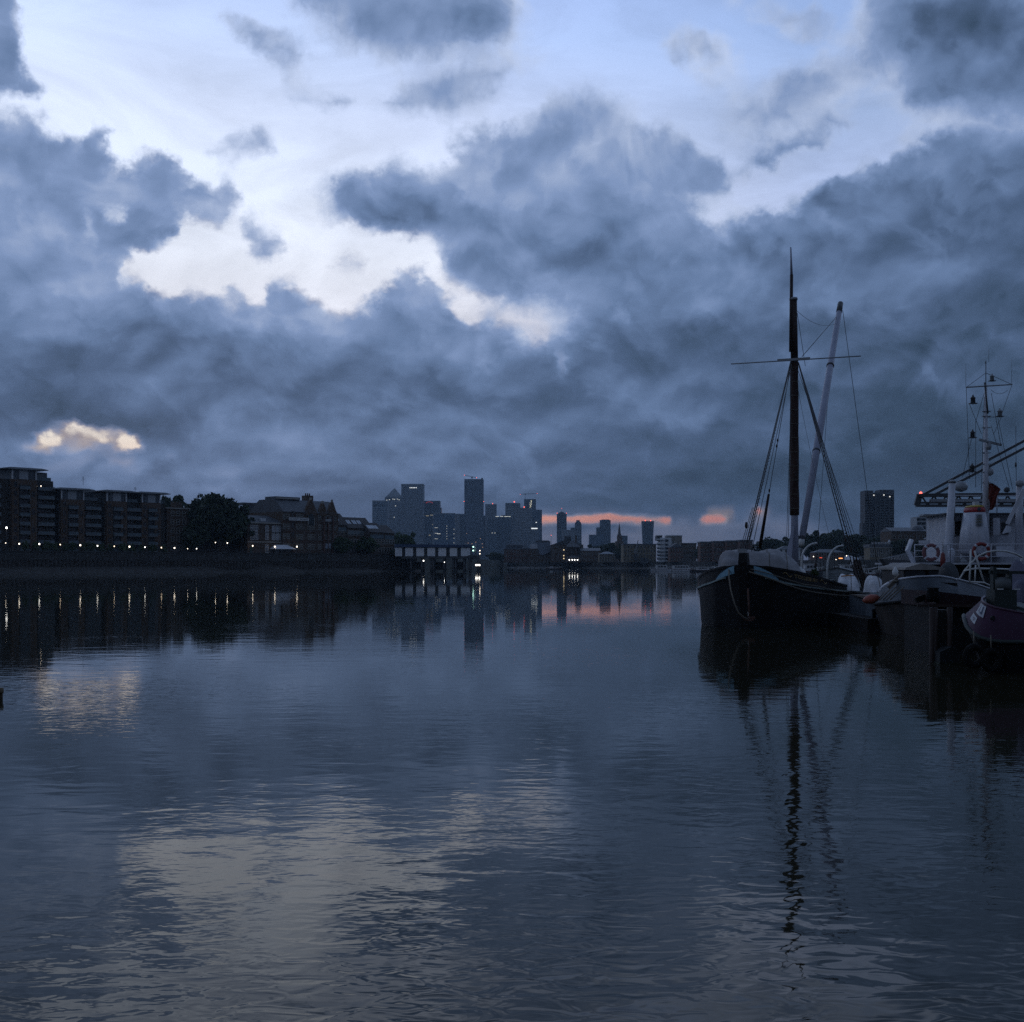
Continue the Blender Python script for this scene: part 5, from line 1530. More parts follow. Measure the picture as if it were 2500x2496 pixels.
# pale flats and dark hall further right
Y = 900
r = thing('pale_flats', 'pale grid fronted flats under the gantry beam', 'block of flats', (WX(2238, Y), Y, 4.6))
q = lambda p: WX(p, Y) - r.location.x
z = lambda p: WZ(p, Y) - 4.6
MB().box(q(2238), q(2312), 0, 14, 0, z(1262)).build('wall', RENDERG, r)
MB().box(q(2258), q(2288), 2, 12, z(1262), z(1255)).build('roof_hut', RENDERG, r)
MB().prism([(q(2254), z(1259)), (q(2292), z(1259)), (q(2286), z(1256.5)), (q(2260), z(1256.5))], 1.6, 12.4).build('hut_roof', SLATE, r)
WIN_P = window_mesh(2.7, 1.7, METAL_D, GLASS_D, 1, 0)
for k in range(8):
    for i in range(7): o = link('window', WIN_P, None, r); o.location = (q(2243.5 + i * 10.4), -0.02, z(1290) + k * 3.0 - 4 if False else z(1266) - 2.6 * 1.18 * k - 1.6)
    MB().box(q(2238), q(2312), -0.5, -0.16, z(1266) - 3.07 * k - 2.7, z(1266) - 3.07 * k - 2.3).build('balcony', RENDERG, r)
far_building('dark_hall', 'long dark hall with a low sloping roof under the pale flats', 'hall', 2176, 2262, 1297, 1287, 660, BRICK_D, SLATE, 'side', 20, 6, 3)
r = thing('round_hut', 'dark domed roof rising at the right end of the dark hall', 'dome', (WX(2240, 666), 666, WZ(1293, 666)))
MB().lathe([(3.4, -1), (3.3, 0.3), (2.6, 1.4), (1.3, 2.0), (0.3, 2.2)], 0, 0, 14).build('dome', SLATE, r)
r = thing('pagoda_roof', 'dark hall roof with a pale upswept edge left of the white ship', 'roof', (WX(2268, 610), 610, WZ(1313, 610)))
MB().prism([(0, -0.2), (1.8, 0.4), (3.4, 1.8), (4.4, 2.9), (12, 3.0), (12, 2.5), (4.6, 2.4), (3.6, 1.24), (1.8, -0.1), (0, -0.6)], 0, 8).build('roof_edge', SLATE_L, r)
MB().prism([(2.0, -3.2), (12, -3.2), (12, 2.4), (4.6, 2.3), (3.0, 0.6)], 0.6, 8).build('wall', BRICK_D, r)
# church
Y = 1000
r = thing('church', 'brick church tower with a tall slender spire', 'church', (WX(1513, Y), Y, 4.6))
q = lambda p: WX(p, Y) - r.location.x
z = lambda p: WZ(p, Y) - 4.6
MB().box(q(1503), q(1523), 0, 7, 0, z(1322)).build('tower', BRICKF, r)
MB().box(q(1507.5), q(1519), 1, 6, z(1322), z(1308)).build('belfry', BRICKF, r)
MB().lathe([(q(1518.5), z(1308)), (q(1516.8), z(1303)), (q(1516), z(1298)), (q(1515.2), z(1290)), (q(1513.5), z(1278))], 0, 3.5, 8).build('spire', mat('spire_stone', (0.13, 0.12, 0.12), 0.8, 0.2, 0.4), r)
MB().tube([(0, 3.5, z(1279)), (0, 3.5, z(1275))], 0.12, 5).build('weather_vane', METAL_D, r)

# ---------------------------------------------------------------- far bank trees
rnd = random.Random(6)
for i, (p, t, w_, Y, kd, lb) in enumerate([
    (1213, 1348, 52, 1060, 0, 'dark tree left of the brick warehouse under the striped towers'),
    (1462, 1328, 62, 1010, 1, 'dark wide tree between the mill and the church, left of two'),
    (1488, 1324, 50, 1020, 0, 'dark taller tree between the mill and the church, right of two'),
    (1513, 1326, 34, 950, 2, 'dark tree in front of the church tower'),
    (1863, 1316, 56, 790, 0, 'dark tree at the left end of the far tree belt'),
    (1892, 1309, 70, 780, 1, 'dark tree left of the white villa'),
    (1930, 1313, 66, 760, 2, 'dark tree behind the white villa'),
    (1975, 1300, 74, 740, 0, 'tall dark tree right of the mast foot'),
    (2016, 1293, 80, 740, 1, 'dark tree behind the left davit'),
    (2050, 1292, 84, 740, 2, 'highest dark tree behind the right davit'),
    (2092, 1303, 84, 720, 0, 'dark tree left of the high rise block'),
    (2132, 1305, 80, 700, 1, 'dark tree below the high rise block'),
    (2172, 1312, 70, 680, 2, 'dark tree right below the high rise block'),
    (2206, 1316, 72, 640, 0, 'dark tree between the mansard house and the white ship'),
    (2245, 1318, 60, 625, 1, 'dark tree close to the left side of the white ship'),
    (1785, 1330, 40, 830, 2, 'small dark tree over the long terrace roof'),
    (1702, 1333, 14, 880, 3, 'tiny dark tree between the dark flats and the long terrace'),
]):
    tree(p, t, 0, w_, Y, lb, kd, zb=4.6, trunkf=0.2)
# ---------------------------------------------------------------- boatyard on piles
Y = 470
r = thing('boatyard_shed', 'blue roofed boatyard shed with white wall panels standing on dark piles', 'boatyard', (WX(965, Y), Y, 0))
q = lambda p: WX(p, Y) - r.location.x
z = lambda p: WZ(p, Y)
BLUE = mat('boatyard_blue_roof', (0.035, 0.065, 0.14), 0.5, 0.2, 0.4)
b = MB(); b.prism([(q(963), z(1336)), (q(1152), z(1337)), (q(1152), z(1331)), (q(963), z(1328.5))], 0.2, 14)
b.build('roof', BLUE, r)
MB().box(q(964), q(1150), 1.0, 13, z(1359), z(1337.2)).build('wall', mat('boatyard_dark_wall', (0.03, 0.035, 0.042), 0.7, 0.2, 0.4), r)
WP = mat('white_corrugated_panel', (0.85, 0.86, 0.88), 0.6, 0.1, 0.8, stretch=(1, 1, 6))
for a, c in ((964, 981), (989, 1008), (1016, 1035), (1043, 1062), (1070, 1089), (1098, 1116), (1125, 1148)):
    b = MB()
    n = 9
    for i in range(n):
        zz0, zz1 = z(1358.5) + (z(1337.6) - z(1358.5)) * i / n, z(1358.5) + (z(1337.6) - z(1358.5)) * (i + 1) / n
        b.prism([(0.72, zz0), (0.66, (zz0 + zz1) / 2), (0.72, zz1 - 0.002), (0.98, zz1 - 0.002), (0.98, zz0)], q(a), q(c), axis='x')
    b.build('wall_panel', WP, r)
MB().box(q(980), q(1148), -0.6, 13.5, z(1364), z(1359.3)).build('deck', METAL_D, r)
MB().box(q(1143), q(1170), 0.2, 10, z(1366), z(1356)).build('deck_extension', METAL_D, r)
for p in (1003, 1030, 1052, 1058, 1084, 1106, 1112, 1133, 1147, 1168):
    for y in (0.0, 9.0): MB().lathe([(0.42, -2.6), (0.42, z(1364))], q(p), y, 8).build('pile', METAL_D, r)
for p in (1005, 1060, 1110): MB().box(q(p), q(p + 20), 8, 8.4, 0.6, 3.6).build('brace_panel', PILE_M, r)
r2 = thing('signal_mast', 'pale signal post with green lamps at the right end of the boatyard', 'signal post', (WX(1161, 462), 462, WZ(1358, 462)))
MB().tube([(0, 0, 0), (0, 0, WZ(1325, 462) - WZ(1358, 462))], 0.28, 8).build('post', RENDERG, r2)
for y in (1337, 1346): MB().lathe([(0.14, 0), (0.3, 0.22), (0.14, 0.45)], WX(1155.5, 462) - r2.location.x, -0.4, 8).build('green_lamp', GREENL, r2).location = (0, 0, WZ(y, 462) - WZ(1358, 462))
MB().bar((WX(1155.5, 462) - r2.location.x, -0.2, 0), (WX(1155.5, 462) - r2.location.x, -0.2, WZ(1335, 462) - WZ(1358, 462)), 0.1).build('side_post', METAL_D, r2)
r3 = thing('navigation_post', 'dark pile post with two small white lamps right of the boatyard', 'post', (WX(1171.5, 455), 455, -2))
MB().tube([(0, 0, 0), (0, 0, WZ(1344, 455) + 2)], 0.3, 8).build('pile', METAL_D, r3)
for y in (1346, 1353.5): MB().lathe([(0.1, 0), (0.22, 0.18), (0.1, 0.36)], 0, -0.35, 8).build('lamp', LAMP, r3).location = (0, 0, WZ(y, 455) + 2)
for i, (p, wd) in enumerate(((1163.5, 0.85), (1170.3, 0.6))):
    r4 = thing('work_light', '%s white floodlight under the boatyard end' % ('bigger' if i == 0 else 'smaller'), 'floodlight', (WX(p, 452), 452, WZ(1380, 452)), 0, 'floodlights under the boatyard end')
    MB().box(-wd * 0.5, wd * 0.5, -0.1, 0.1, -0.26, 0.26).build('lens', mat('lit_work_light', (0.9, 0.9, 0.9), 0.5, 0, 1, emit=(1.0, 0.94, 0.86), es=4.0), r4)
    MB().box(-wd * 0.55, wd * 0.55, 0.102, 0.4, -0.3, 0.3).build('housing', METAL_D, r4)
    MB().box(-0.08, 0.08, 0.402, 0.6, -3.2, 0.3).build('bracket', METAL_D, r4)
for p, y, s_, lb in ((1034, 1369.5, 0.26, 'white lamp under the boatyard deck, left of two'), (1085, 1373, 0.16, 'faint white lamp under the boatyard deck, right of two')):
    r4 = thing('deck_lamp', lb, 'lamp', (WX(p, 466), 466, WZ(y, 466)))
    MB().lathe([(s_ * 0.4, -s_), (s_, 0), (s_ * 0.4, s_)], 0, 0, 8).build('bulb', LAMPW, r4)
    MB().tube([(0, 0, s_), (0, 0, WZ(1363.9, 466) - WZ(y, 466) + 0.05)], 0.04, 5).build('hanger', METAL_D, r4)

# ---------------------------------------------------------------- small moored boats
def hull(Lh, B, zb, zs, zm, bow=0.35, stern=0.75, n=18, wl=0.9, draft=0.5):
    """boat hull, bow at y = 0, stern at y = L; returns (outer loft builder, rail points)"""
    rings, rail = [], []
    for i in range(n + 1):
        s = i / n
        y = Lh * s
        f = min(1.0, (s / bow)) if s < bow else 1.0
        f = math.sin(f * PI / 2) ** 0.8
        if s > 0.75: f *= 1 - (1 - stern) * ((s - 0.75) / 0.25) ** 2
        hb = max(B / 2 * f, 0.03)
        zr = zm + (zb - zm) * (1 - min(1, s / 0.45)) ** 2 + (zs - zm) * max(0, (s - 0.6) / 0.4) ** 2
        ysh = y - (0.12 * Lh * 0.3) * (1 - s) ** 4
        rake = 0.06 * Lh * max(0, 1 - s * 6)
        R_ = []
        for k, (kx, kz) in enumerate(((1.0, 1.0), (0.99, 0.6), (wl, 0.0), (wl * 0.6, -draft), (0.0, -draft * 1.15), (-wl * 0.6, -draft), (-wl, 0.0), (-0.99, 0.6), (-1.0, 1.0))):
            zz = zr * kz if kz > 0 else kz
            yy = y + rake * (1 - max(0, zz) / max(zr, 0.01))
            R_.append((hb * kx, yy, zz))
        rings.append(R_)
        rail.append((hb, y, zr))
    return rings, rail
def passenger_boat(label, px0, px1, py_wl, py_top, heading, cabin=(0.12, 0.8), decks=1, hull_m=None, group='white passenger boats moored off the far bank', name='passenger_boat', cat='boat', beam=None):
    Y = H * F / (py_wl - HY)
    wpx = px1 - px0
    Lh = wpx / F * Y / max(0.35, abs(math.sin(heading)))
    B = beam or Lh * 0.22
    r = thing(name, label, cat, (WX((px0 + px1) / 2, Y), Y, 0), 0, group)
    ht = WZ(py_top, Y)
    fb = max(0.6, ht * 0.33)
    Mx = Matrix.Rotation(heading - PI, 3, 'Z')
    def place(b):
        b.v = [tuple(Mx @ (Vector(v) - Vector((0, Lh / 2, 0)))) for v in b.v]
        return b
    rings, rail = hull(Lh, B, fb * 1.35, fb * 1.1, fb, 0.25, 0.8, 14)
    b = MB().loft(rings, cap=False, closed=False)
    place(b).build('hull', hull_m or mat('white_hull_paint', (0.55, 0.56, 0.58), 0.4, 0.1, 0.5), r)
    dk = MB().loft([[(h_ * 0.97, y, z - 0.12), (-h_ * 0.97, y, z - 0.12)] for h_, y, z in rail], cap=False, closed=False, smooth=False)
    place(dk).build('deck', METAL_G, r)
    mm = MB(); mm.loft([[(h_ * 1.03, y, z - 0.1), (h_ * 1.06, y, z - 0.02), (h_ * 1.0, y, z + 0.03)] for h_, y, z in rail], cap=False, closed=False)
    mm.loft([[(-h_ * 1.03, y, z - 0.1), (-h_ * 1.06, y, z - 0.02), (-h_ * 1.0, y, z + 0.03)] for h_, y, z in rail], cap=False, closed=False)
    place(mm).build('rubbing_strake', mat('dark_red_boot', (0.09, 0.02, 0.018), 0.5, 0.1, 1), r)
    bw = B * 0.40
    y0, y1 = Lh * cabin[0], Lh * cabin[1]
    zt = ht * (0.62 if decks == 2 else 0.94)
    b = MB(); b.prism([(y0 + 0.5, fb - 0.05), (y1, fb - 0.05), (y1, zt), (y0 + 1.0, zt)], -bw, bw, axis='x')
    place(b).build('cabin', RENDERW, r)
    b = MB(); b.box(-bw - 0.12, bw + 0.12, y0 + 0.7, y1 + 0.3, zt + 0.003, zt + 0.1)
    place(b).build('cabin_roof', FRAMEW, r)
    nwin = max(3, int((y1 - y0) / 1.3))
    for i in range(nwin):
        ya = y0 + 1.2 + (y1 - y0 - 1.6) * i / nwin
        yb = ya + (y1 - y0 - 1.6) / nwin * 0.8
        for sx in (-1, 1):
            b = MB(); b.box(min(sx * bw, sx * (bw + 0.02)), max(sx * bw, sx * (bw + 0.02)), ya, yb, fb + (zt - fb) * 0.4, fb + (zt - fb) * 0.8)
            place(b).build('window', GLASS_D, r)
    if decks == 2:
        b = MB(); b.prism([(y0 + 1.4, zt + 0.1), (y0 + (y1 - y0) * 0.5, zt + 0.1), (y0 + (y1 - y0) * 0.5, ht), (y0 + 2.0, ht)], -bw * 0.75, bw * 0.75, axis='x')
        place(b).build('wheelhouse', RENDERW, r)
        b = MB(); b.box(-bw * 0.78, bw * 0.78, y0 + 1.7, y0 + (y1 - y0) * 0.5 - 0.3, zt + (ht - zt) * 0.45, zt + (ht - zt) * 0.82)
        place(b).build('window', GLASS_D, r)
    b = MB()
    k = 10
    for sx in (-1, 1):
        pts = []
        for i in range(k + 1):
            h_, y, z_ = rail[min(len(rail) - 1, int(i * (len(rail) - 1) / k))]
            pts.append((sx * h_ * 0.95, y, z_ + 0.75)); b.tube([(sx * h_ * 0.95, y, z_), (sx * h_ * 0.95, y, z_ + 0.75)], 0.03, 4)
        b.tube(pts, 0.03, 4)
    place(b).build('railing', FRAMEW, r)
    return r
passenger_boat('white passenger boat moored far off, left end of the row', 1588, 1641, 1395, 1379, R(-84), (0.15, 0.75))
passenger_boat('longer white passenger boat with a dark row of windows, middle of the row', 1640, 1690, 1396, 1380, R(-88), (0.05, 0.95))
passenger_boat('low white passenger boat with an open stern, right end of the row', 1684, 1740, 1396, 1384, R(-92), (0.1, 0.7), hull_m=METAL_D)
passenger_boat('white cruiser with a raised wheelhouse just left of the barge bow', 1732, 1790, 1398, 1374, R(-70), (0.1, 0.8), 2, group=None, name='cabin_cruiser')
passenger_boat('white cabin cruiser with dark windows moored behind the right davit', 2036, 2116, 1406, 1364, R(-80), (0.12, 0.8), 2, group=None, name='cabin_cruiser')
passenger_boat('low grey boat with a pale cabin roof moored behind the left davit', 1950, 2012, 1404, 1376, R(-86), (0.15, 0.8), 1, hull_m=METAL_D, group=None, name='work_boat')
passenger_boat('dark narrow houseboat moored under the mansard house', 2085, 2150, 1410, 1388, R(-88), (0.1, 0.9), 1, hull_m=METAL_D, group=None, name='houseboat')
r = passenger_boat('small dark launch lying off the far mud bank', 1333, 1372, 1391, 1383, R(-88), (0.5, 0.75), 1, hull_m=METAL_D, group=None, name='launch')

# gangway down to the moorings
Yg = 150
r = thing('gangway', 'lattice sided gangway sloping down to the moorings', 'gangway', W(2125, 1391, Yg))
A, B_ = Vector((0, 0, 0)), W(2232, 1367, Yg) - W(2125, 1391, Yg)
MB().bar(A, B_, 1.4, 0.2).build('walkway', METAL_D, r)
for y in (-0.75, 0.75):
    b = MB(); o1 = Vector((0, y, 0.1)); o2 = Vector((0, y, 0.95))
    a2 = A.lerp(B_, 0.24)
    b.bar(a2 + o1, B_ + o1, 0.07); b.bar(a2 + o2, B_ + o2, 0.08)
    for i in range(10):
        p0, p1 = a2.lerp(B_, i / 10), a2.lerp(B_, (i + 1) / 10)
        b.bar(p0 + o1, p1 + o2, 0.05); b.bar(p0 + o2, p1 + o1, 0.05); b.bar(p0 + o1, p0 + o2, 0.05)
    b.build('parapet', METAL_G, r)
for f in (0.3, 0.75): MB().bar(A.lerp(B_, f) + Vector((0, 0, -4.2)), A.lerp(B_, f) + Vector((0, 0, -0.1)), 0.3).build('support', METAL_D, r)
# post near the left edge
r = thing('mooring_post', 'short dark wooden post just standing out of the water at the left edge', 'post', (WX(0.5, 22.3), 22.3, -1.6))
MB().lathe([(0.05, 0), (0.05, 1.3), (0.045, 1.70), (0.05, 1.71)], 0, 0, 10).build('shaft', mat('wet_wood', (0.07, 0.05, 0.03), 0.7, 0.4, 6, bump=0.02), r)
MB().lathe([(0.056, 1.70), (0.06, 1.73), (0.06, 1.79), (0.045, 1.80)], 0, 0, 10).build('cap', mat('weathered_wood', (0.16, 0.12, 0.07), 0.8, 0.3, 8), r)
# ---------------------------------------------------------------- sailing barge
HULLB = mat('black_hull_paint', (0.011, 0.011, 0.012), 0.6, 0.45, 1.5, bump=0.006, spec=0.18)
WALE = mat('pale_green_line_paint', (0.22, 0.28, 0.27), 0.5, 0.3, 2)
BOWBLUE = mat('pale_blue_bow_paint', (0.22, 0.40, 0.50), 0.45, 0.12, 3)
WOODD = mat('dark_varnished_wood', (0.04, 0.026, 0.022), 0.6, 0.35, 4, stretch=(1, 1, 0.15), spec=0.25)
SPAR = mat('pale_grey_spar_paint', (0.30, 0.31, 0.38), 0.5, 0.15, 3, stretch=(1, 1, 0.2))
SAILC = mat('rust_brown_sailcloth', (0.045, 0.023, 0.018), 0.85, 0.35, 3, bump=0.02, stretch=(1, 1, 0.25))
ROPE = mat('old_rope', (0.16, 0.14, 0.11), 0.9, 0.25, 8)
WIRE = mat('wire_rigging', (0.03, 0.03, 0.032), 0.6, 0.2, 8)
TARP = mat('grey_white_tarpaulin', (0.26, 0.255, 0.265), 0.75, 0.16, 2.5, bump=0.03)
GILT = mat('faded_gilt_paint', (0.34, 0.22, 0.07), 0.5, 0.3, 10)
DECKW = mat('worn_deck_planks', (0.12, 0.10, 0.08), 0.85, 0.35, 3, stretch=(4, 0.4, 1))

def sag(a, e, drop, k=10): return [Vector(a).lerp(Vector(e), i / k) + Vector((0, 0, -drop * 4 * (i / k) * (1 - i / k))) for i in range(k + 1)]
TH = R(22)
BX, BY = WX(1815, 47.0), 47.0
barge = thing('sailing_barge', 'black hulled sailing barge with a tall mast, leaning sprit and pale blue bow', 'sailing barge', (BX, BY, 0), -TH)
def BL(p):
    d = Vector(p) - Vector((BX, BY, 0))
    c, s_ = math.cos(TH), math.sin(TH)
    return Vector((d.x * c - d.y * s_, d.x * s_ + d.y * c, d.z))
def BW(px, py, Y): return BL(W(px, py, Y))
ST = [ # aft, half beam, rail z, wale z
    (0.0, 0.14, 2.42, 2.08), (0.2, 0.55, 2.38, 1.98), (0.5, 0.98, 2.31, 1.85), (1.0, 1.45, 2.22, 1.70), (1.5, 1.80, 2.14, 1.62), (2.0, 2.04, 2.05, 1.56), (3.0, 2.42, 1.90, 1.48),
    (4.5, 2.76, 1.72, 1.39), (6.0, 2.95, 1.59, 1.33), (8.0, 3.16, 1.47, 1.26), (10.0, 3.25, 1.37, 1.19), (14, 3.28, 1.20, 1.06), (18.0, 3.2, 1.10, 0.97), (21.5, 2.85, 1.16, 1.02), (24.0, 2.5, 1.32, 1.15), (25.4, 2.2, 1.45, 1.25)]
def st(a):
    for i in range(len(ST) - 1):
        if ST[i][0] <= a <= ST[i + 1][0]:
            f = (a - ST[i][0]) / (ST[i + 1][0] - ST[i][0])
            return [ST[i][k] * (1 - f) + ST[i + 1][k] * f for k in range(4)]
    return list(ST[-1])
SA = [0, 0.1, 0.2, 0.35, 0.5, 0.75, 1, 1.25, 1.5, 1.75, 2, 2.5, 3, 3.75, 4.5, 6, 8, 10, 12, 14, 16, 18, 20, 21.5, 23, 24, 25.4]
rings = []
for a in SA:
    _, hb, zr, zw = st(a)
    ring = []
    for kx, z in ((1.0, zr), (1.0, zw + 0.1), (1.01, zw), (0.985, zw * 0.6), (0.97, 0.25), (0.95, -0.1), (0.72, -0.7)):
        ring.append((hb * kx, a + (0.25 * (1 - z / 2.4) if a < 0.6 else 0.0), z))
    ring = ring + [(-x, y, z) for x, y, z in reversed(ring)]
    rings.append(ring)
MB().loft(rings, cap=False, closed=False).add(rings[-1], [tuple(range(len(rings[-1])))]).build('hull', HULLB, barge)
b = MB().loft([[((st(a)[1] - 0.14), a, st(a)[3] + 0.06), (-(st(a)[1] - 0.14), a, st(a)[3] + 0.06)] for a in SA[2:]], cap=False, closed=False, smooth=False)
b.build('deck', DECKW, barge)
for sx in (1, -1):
    b = MB(); rr = []
    for a in SA[3:]:
        _, hb, zr, zw = st(a)
        x0_, x1_ = sx * (hb - 0.13), sx * (hb + 0.03)
        rr.append([(x0_, a, zr - 0.06), (x1_, a, zr - 0.06), (x1_, a, zr + 0.025), (x0_, a, zr + 0.025)])
    b.loft(rr, smooth=False).build('rail_cap', HULLB, barge)
    b = MB(); rr = []
    for a in SA[3:]:
        _, hb, zr, zw = st(a)
        x0_, x1_ = sx * (hb - 0.02), sx * (hb + 0.075)
        rr.append([(x0_, a, zw - 0.035), (x1_, a, zw - 0.035), (x1_, a, zw + 0.03), (x0_, a, zw + 0.03)])
    b.loft(rr, smooth=False).build('wale', WALE, barge)
    b = MB(); rr = []
    for a in (0.1, 0.2, 0.3, 0.4, 0.5, 0.6, 0.7):
        _, hb, zr, zw = st(a)
        f = min(1, a / 0.7)
        zt = zw + 0.07 + (zr - zw - 0.06) * (1 - f) ** 0.8
        rr.append([(sx * (hb + 0.03), a + (0.25 * (1 - zz / 2.4) if a < 0.6 else 0) - 0.015, zz) for zz in (zw + 0.045, (zw + zt) / 2, zt)])
    b.loft(rr, cap=False, closed=False).build('bow_panel', BOWBLUE, barge)
b = MB(); b.loft([[(-0.15, 0.35, -0.7), (0.15, 0.35, -0.7), (0.15, 0.75, -0.7), (-0.15, 0.75, -0.7)], [(-0.16, -0.02, 1.6), (0.16, -0.02, 1.6), (0.16, 0.4, 1.6), (-0.16, 0.4, 1.6)], [(-0.17, -0.16, 2.5), (0.17, -0.16, 2.5), (0.17, 0.34, 2.5), (-0.17, 0.34, 2.5)], [(-0.15, -0.12, 2.86), (0.15, -0.12, 2.86), (0.15, 0.26, 2.86), (-0.15, 0.26, 2.86)]], smooth=False)
b.build('stem_post', HULLB, barge)
for i, z in enumerate((0.55, 0.95, 1.3)): MB().box(0.155, 0.17, 0.02 + 0.02 * (2 - i), 0.26, z - 0.07, z + 0.07).build('draft_mark', FRAMEW, barge)
# name on the bow
me = text_mesh('TOLLESBURY', 0.2)
xs_ = [v.co.x for v in me.vertices]
kx = 1.9 / (max(xs_) - min(xs_))
P0 = 1.43
for v in me.vertices:
    a = P0 + 0.62 + v.co.x * kx * 0.78
    _, hb, zr, zw = st(a)
    v.co = Vector((hb + 0.02, a, (zr + zw) / 2 + 0.06 + v.co.y * 1.0))
link('name_lettering', me, GILT, barge)
for a0, a1 in ((0.85, 1.2), (2.95, 3.6)):
    pts = []
    for i in range(9):
        a = a0 + (a1 - a0) * i / 8
        _, hb, zr, zw = st(a)
        pts.append((hb + 0.025, a, (zr + zw) / 2 + 0.07 + 0.07 * math.sin(i / 8 * 2 * PI)))
    MB().tube(pts, 0.013, 5).build('name_scroll', GILT, barge)

# mast
MY = 57.95
mt = BW(1940, 1380, MY); MXl, MYl = 0.0, mt.y
def mz(py): return WZ(py, MY)
def mpt(px, py): # point in the plane of the mast
    return BW(px, py, MY)
b = MB(); b.tube([(0, MYl, 1.0), (0, MYl, mz(1262)), (mpt(1940, 1262).x * 0 + 0.0, MYl, mz(1200))], [0.21, 0.165, 0.16], 14)
b.build('mast', SPAR, barge)
mast_top = Vector((mpt(1937, 730).x, MYl, mz(730)))
hnd = Vector((mpt(1939.5, 880).x, MYl, mz(880)))
b = MB(); rr = []
rnd = random.Random(9)
zs_ = np.linspace(mz(1258), mz(880), 22)
for i, z in enumerate(zs_):
    f = i / 21
    rad = 0.215 - 0.035 * f
    cx = hnd.x * f - 0.01
    rr.append([(cx + rad * (1 + 0.07 * math.sin(5 * t_ + i * 0.9)) * math.cos(t_), MYl + rad * (1 + 0.06 * math.sin(4 * t_ - i)) * math.sin(t_), z) for t_ in [2 * PI * k / 16 for k in range(16)]])
b.loft(rr).build('stowed_sail', SAILC, barge)
b = MB(); b.tube([hnd, mast_top], [0.17, 0.16], 12); b.build('mast_head', WOODD, barge)
MB().lathe([(0.19, mast_top.z - 0.06), (0.2, mast_top.z), (0.18, mast_top.z + 0.06)], mast_top.x, mast_top.y, 14).build('mast_cap', METAL_G, barge)
t1, t2, t3 = mpt(1937.5, 860), mpt(1932.5, 671), mpt(1930.5, 604)
b = MB(); b.tube([t1 + Vector((-0.10, -0.16, 0)), t2], [0.085, 0.075], 10); b.build('topmast', WOODD, barge)
b = MB(); b.tube([t2, t3], [0.06, 0.03], 10); b.build('topmast_pole', SPAR, barge)
# white boom foot and lowered gear at the mast foot
b = MB(); f0, f1 = BW(1921, 1376, MY - 0.6), BW(1936, 1285, MY - 0.25)
b.loft([[f0 + Vector((-0.16, -0.1, -0.3)), f0 + Vector((0.16, -0.1, -0.3)), f0 + Vector((0.16, 0.12, -0.3)), f0 + Vector((-0.16, 0.12, -0.3))], [f1 + Vector((-0.03, -0.04, 0)), f1 + Vector((0.05, -0.04, 0)), f1 + Vector((0.05, 0.05, 0)), f1 + Vector((-0.03, 0.05, 0))]], smooth=False)
b.build('mast_brace', SPAR, barge)
# crosstrees
MB().tube([(-2.98, MYl, mz(879.5)), (3.0, MYl, mz(879.5))], 0.028, 6).build('crosstree', METAL_G, barge)
MB().box(-0.75, 0.75, MYl - 0.30, MYl - 0.20, mz(883), mz(877)).build('crosstree_bracket', METAL_G, barge)
# sprit
sp0 = Vector((0.32, MYl + 0.25, mz(1312)))
sp1 = BL(Vector((WX(2052, 68.6), 68.6, WZ(741, 68.6))))
b = MB(); b.tube([sp0, sp0.lerp(sp1, 0.45), sp0.lerp(sp1, 0.965)], [0.15, 0.19, 0.15], 12); b.build('sprit', SPAR, barge)
b = MB(); b.tube([sp0.lerp(sp1, 0.955), sp1], [0.165, 0.15], 12); b.build('sprit_cap', METAL_D, barge)
for f in (0.33, 0.70): 
    c_ = sp0.lerp(sp1, f); d_ = (sp1 - sp0).normalized() * 0.05
    MB().tube([c_ - d_, c_ + d_], 0.205, 12).build('sprit_band', METAL_D, barge)
# standing rigging
def ropes(name, segs, rad, m=WIRE, n=5):
    b = MB()
    for s_ in segs: b.tube(s_, rad, n)
    return b.build(name, m, barge)
def shroud(name, a, e, rad, m=WIRE): return ropes(name, [[a, e]], rad, m)
hl = hnd + Vector((-0.16, 0, 0)); hr = hnd + Vector((0.17, 0, -0.1))
stemh = Vector((0.0, 0.05, 2.86))
fs0 = BW(1822, 1283, 47.9)
for dx in (0, 0.1): shroud('forestay', hl + Vector((dx * 0.3, 0, 0)), stemh + Vector((dx, 0.06, 0.1 if dx else 0)), 0.024)
b = MB()
for i in range(34):
    f = 0.40 + 0.55 * i / 33
    p0 = hl.lerp(stemh, f); p1 = (hl + Vector((0.03, 0, 0))).lerp(stemh + Vector((0.1, 0.06, 0.1)), f)
    b.tube([p0, p1 + Vector((0.05, 0, 0))], 0.013, 4)
b.build('sail_hank', WIRE, barge)
shroud('fore_halyard', hl + Vector((0.06, 0.1, 0)), stemh + Vector((0.26, 0.2, 0.05)), 0.014)
MB().blob(fs0, (0.06, 0.06, 0.14), 2).build('stay_block', WOODD, barge)
lt = hl.lerp(stemh, 0.80)
ropes('stay_tackle', [[lt + Vector((-0.10, 0, 0)), stemh + Vector((-0.14, 0, 0.12))], [lt + Vector((-0.05, 0, 0)), stemh + Vector((-0.06, 0, 0.1))], [lt + Vector((0.16, 0, 0)), stemh + Vector((0.12, 0, 0.1))]], 0.014, WIRE)
MB().box(-0.2, 0.12, -0.1, 0.1, 2.87, 3.02).build('stem_fitting', METAL_G, barge)
pl_ = BW(1855, 1338, 62.0)
shroud('running_stay', hl + Vector((0, 0.1, 0)), pl_, 0.016)
u0 = hl.lerp(pl_, 0.70)
MB().tube([u0, pl_], [0.06, 0.09], 8).build('stay_spar', WOODD, barge)
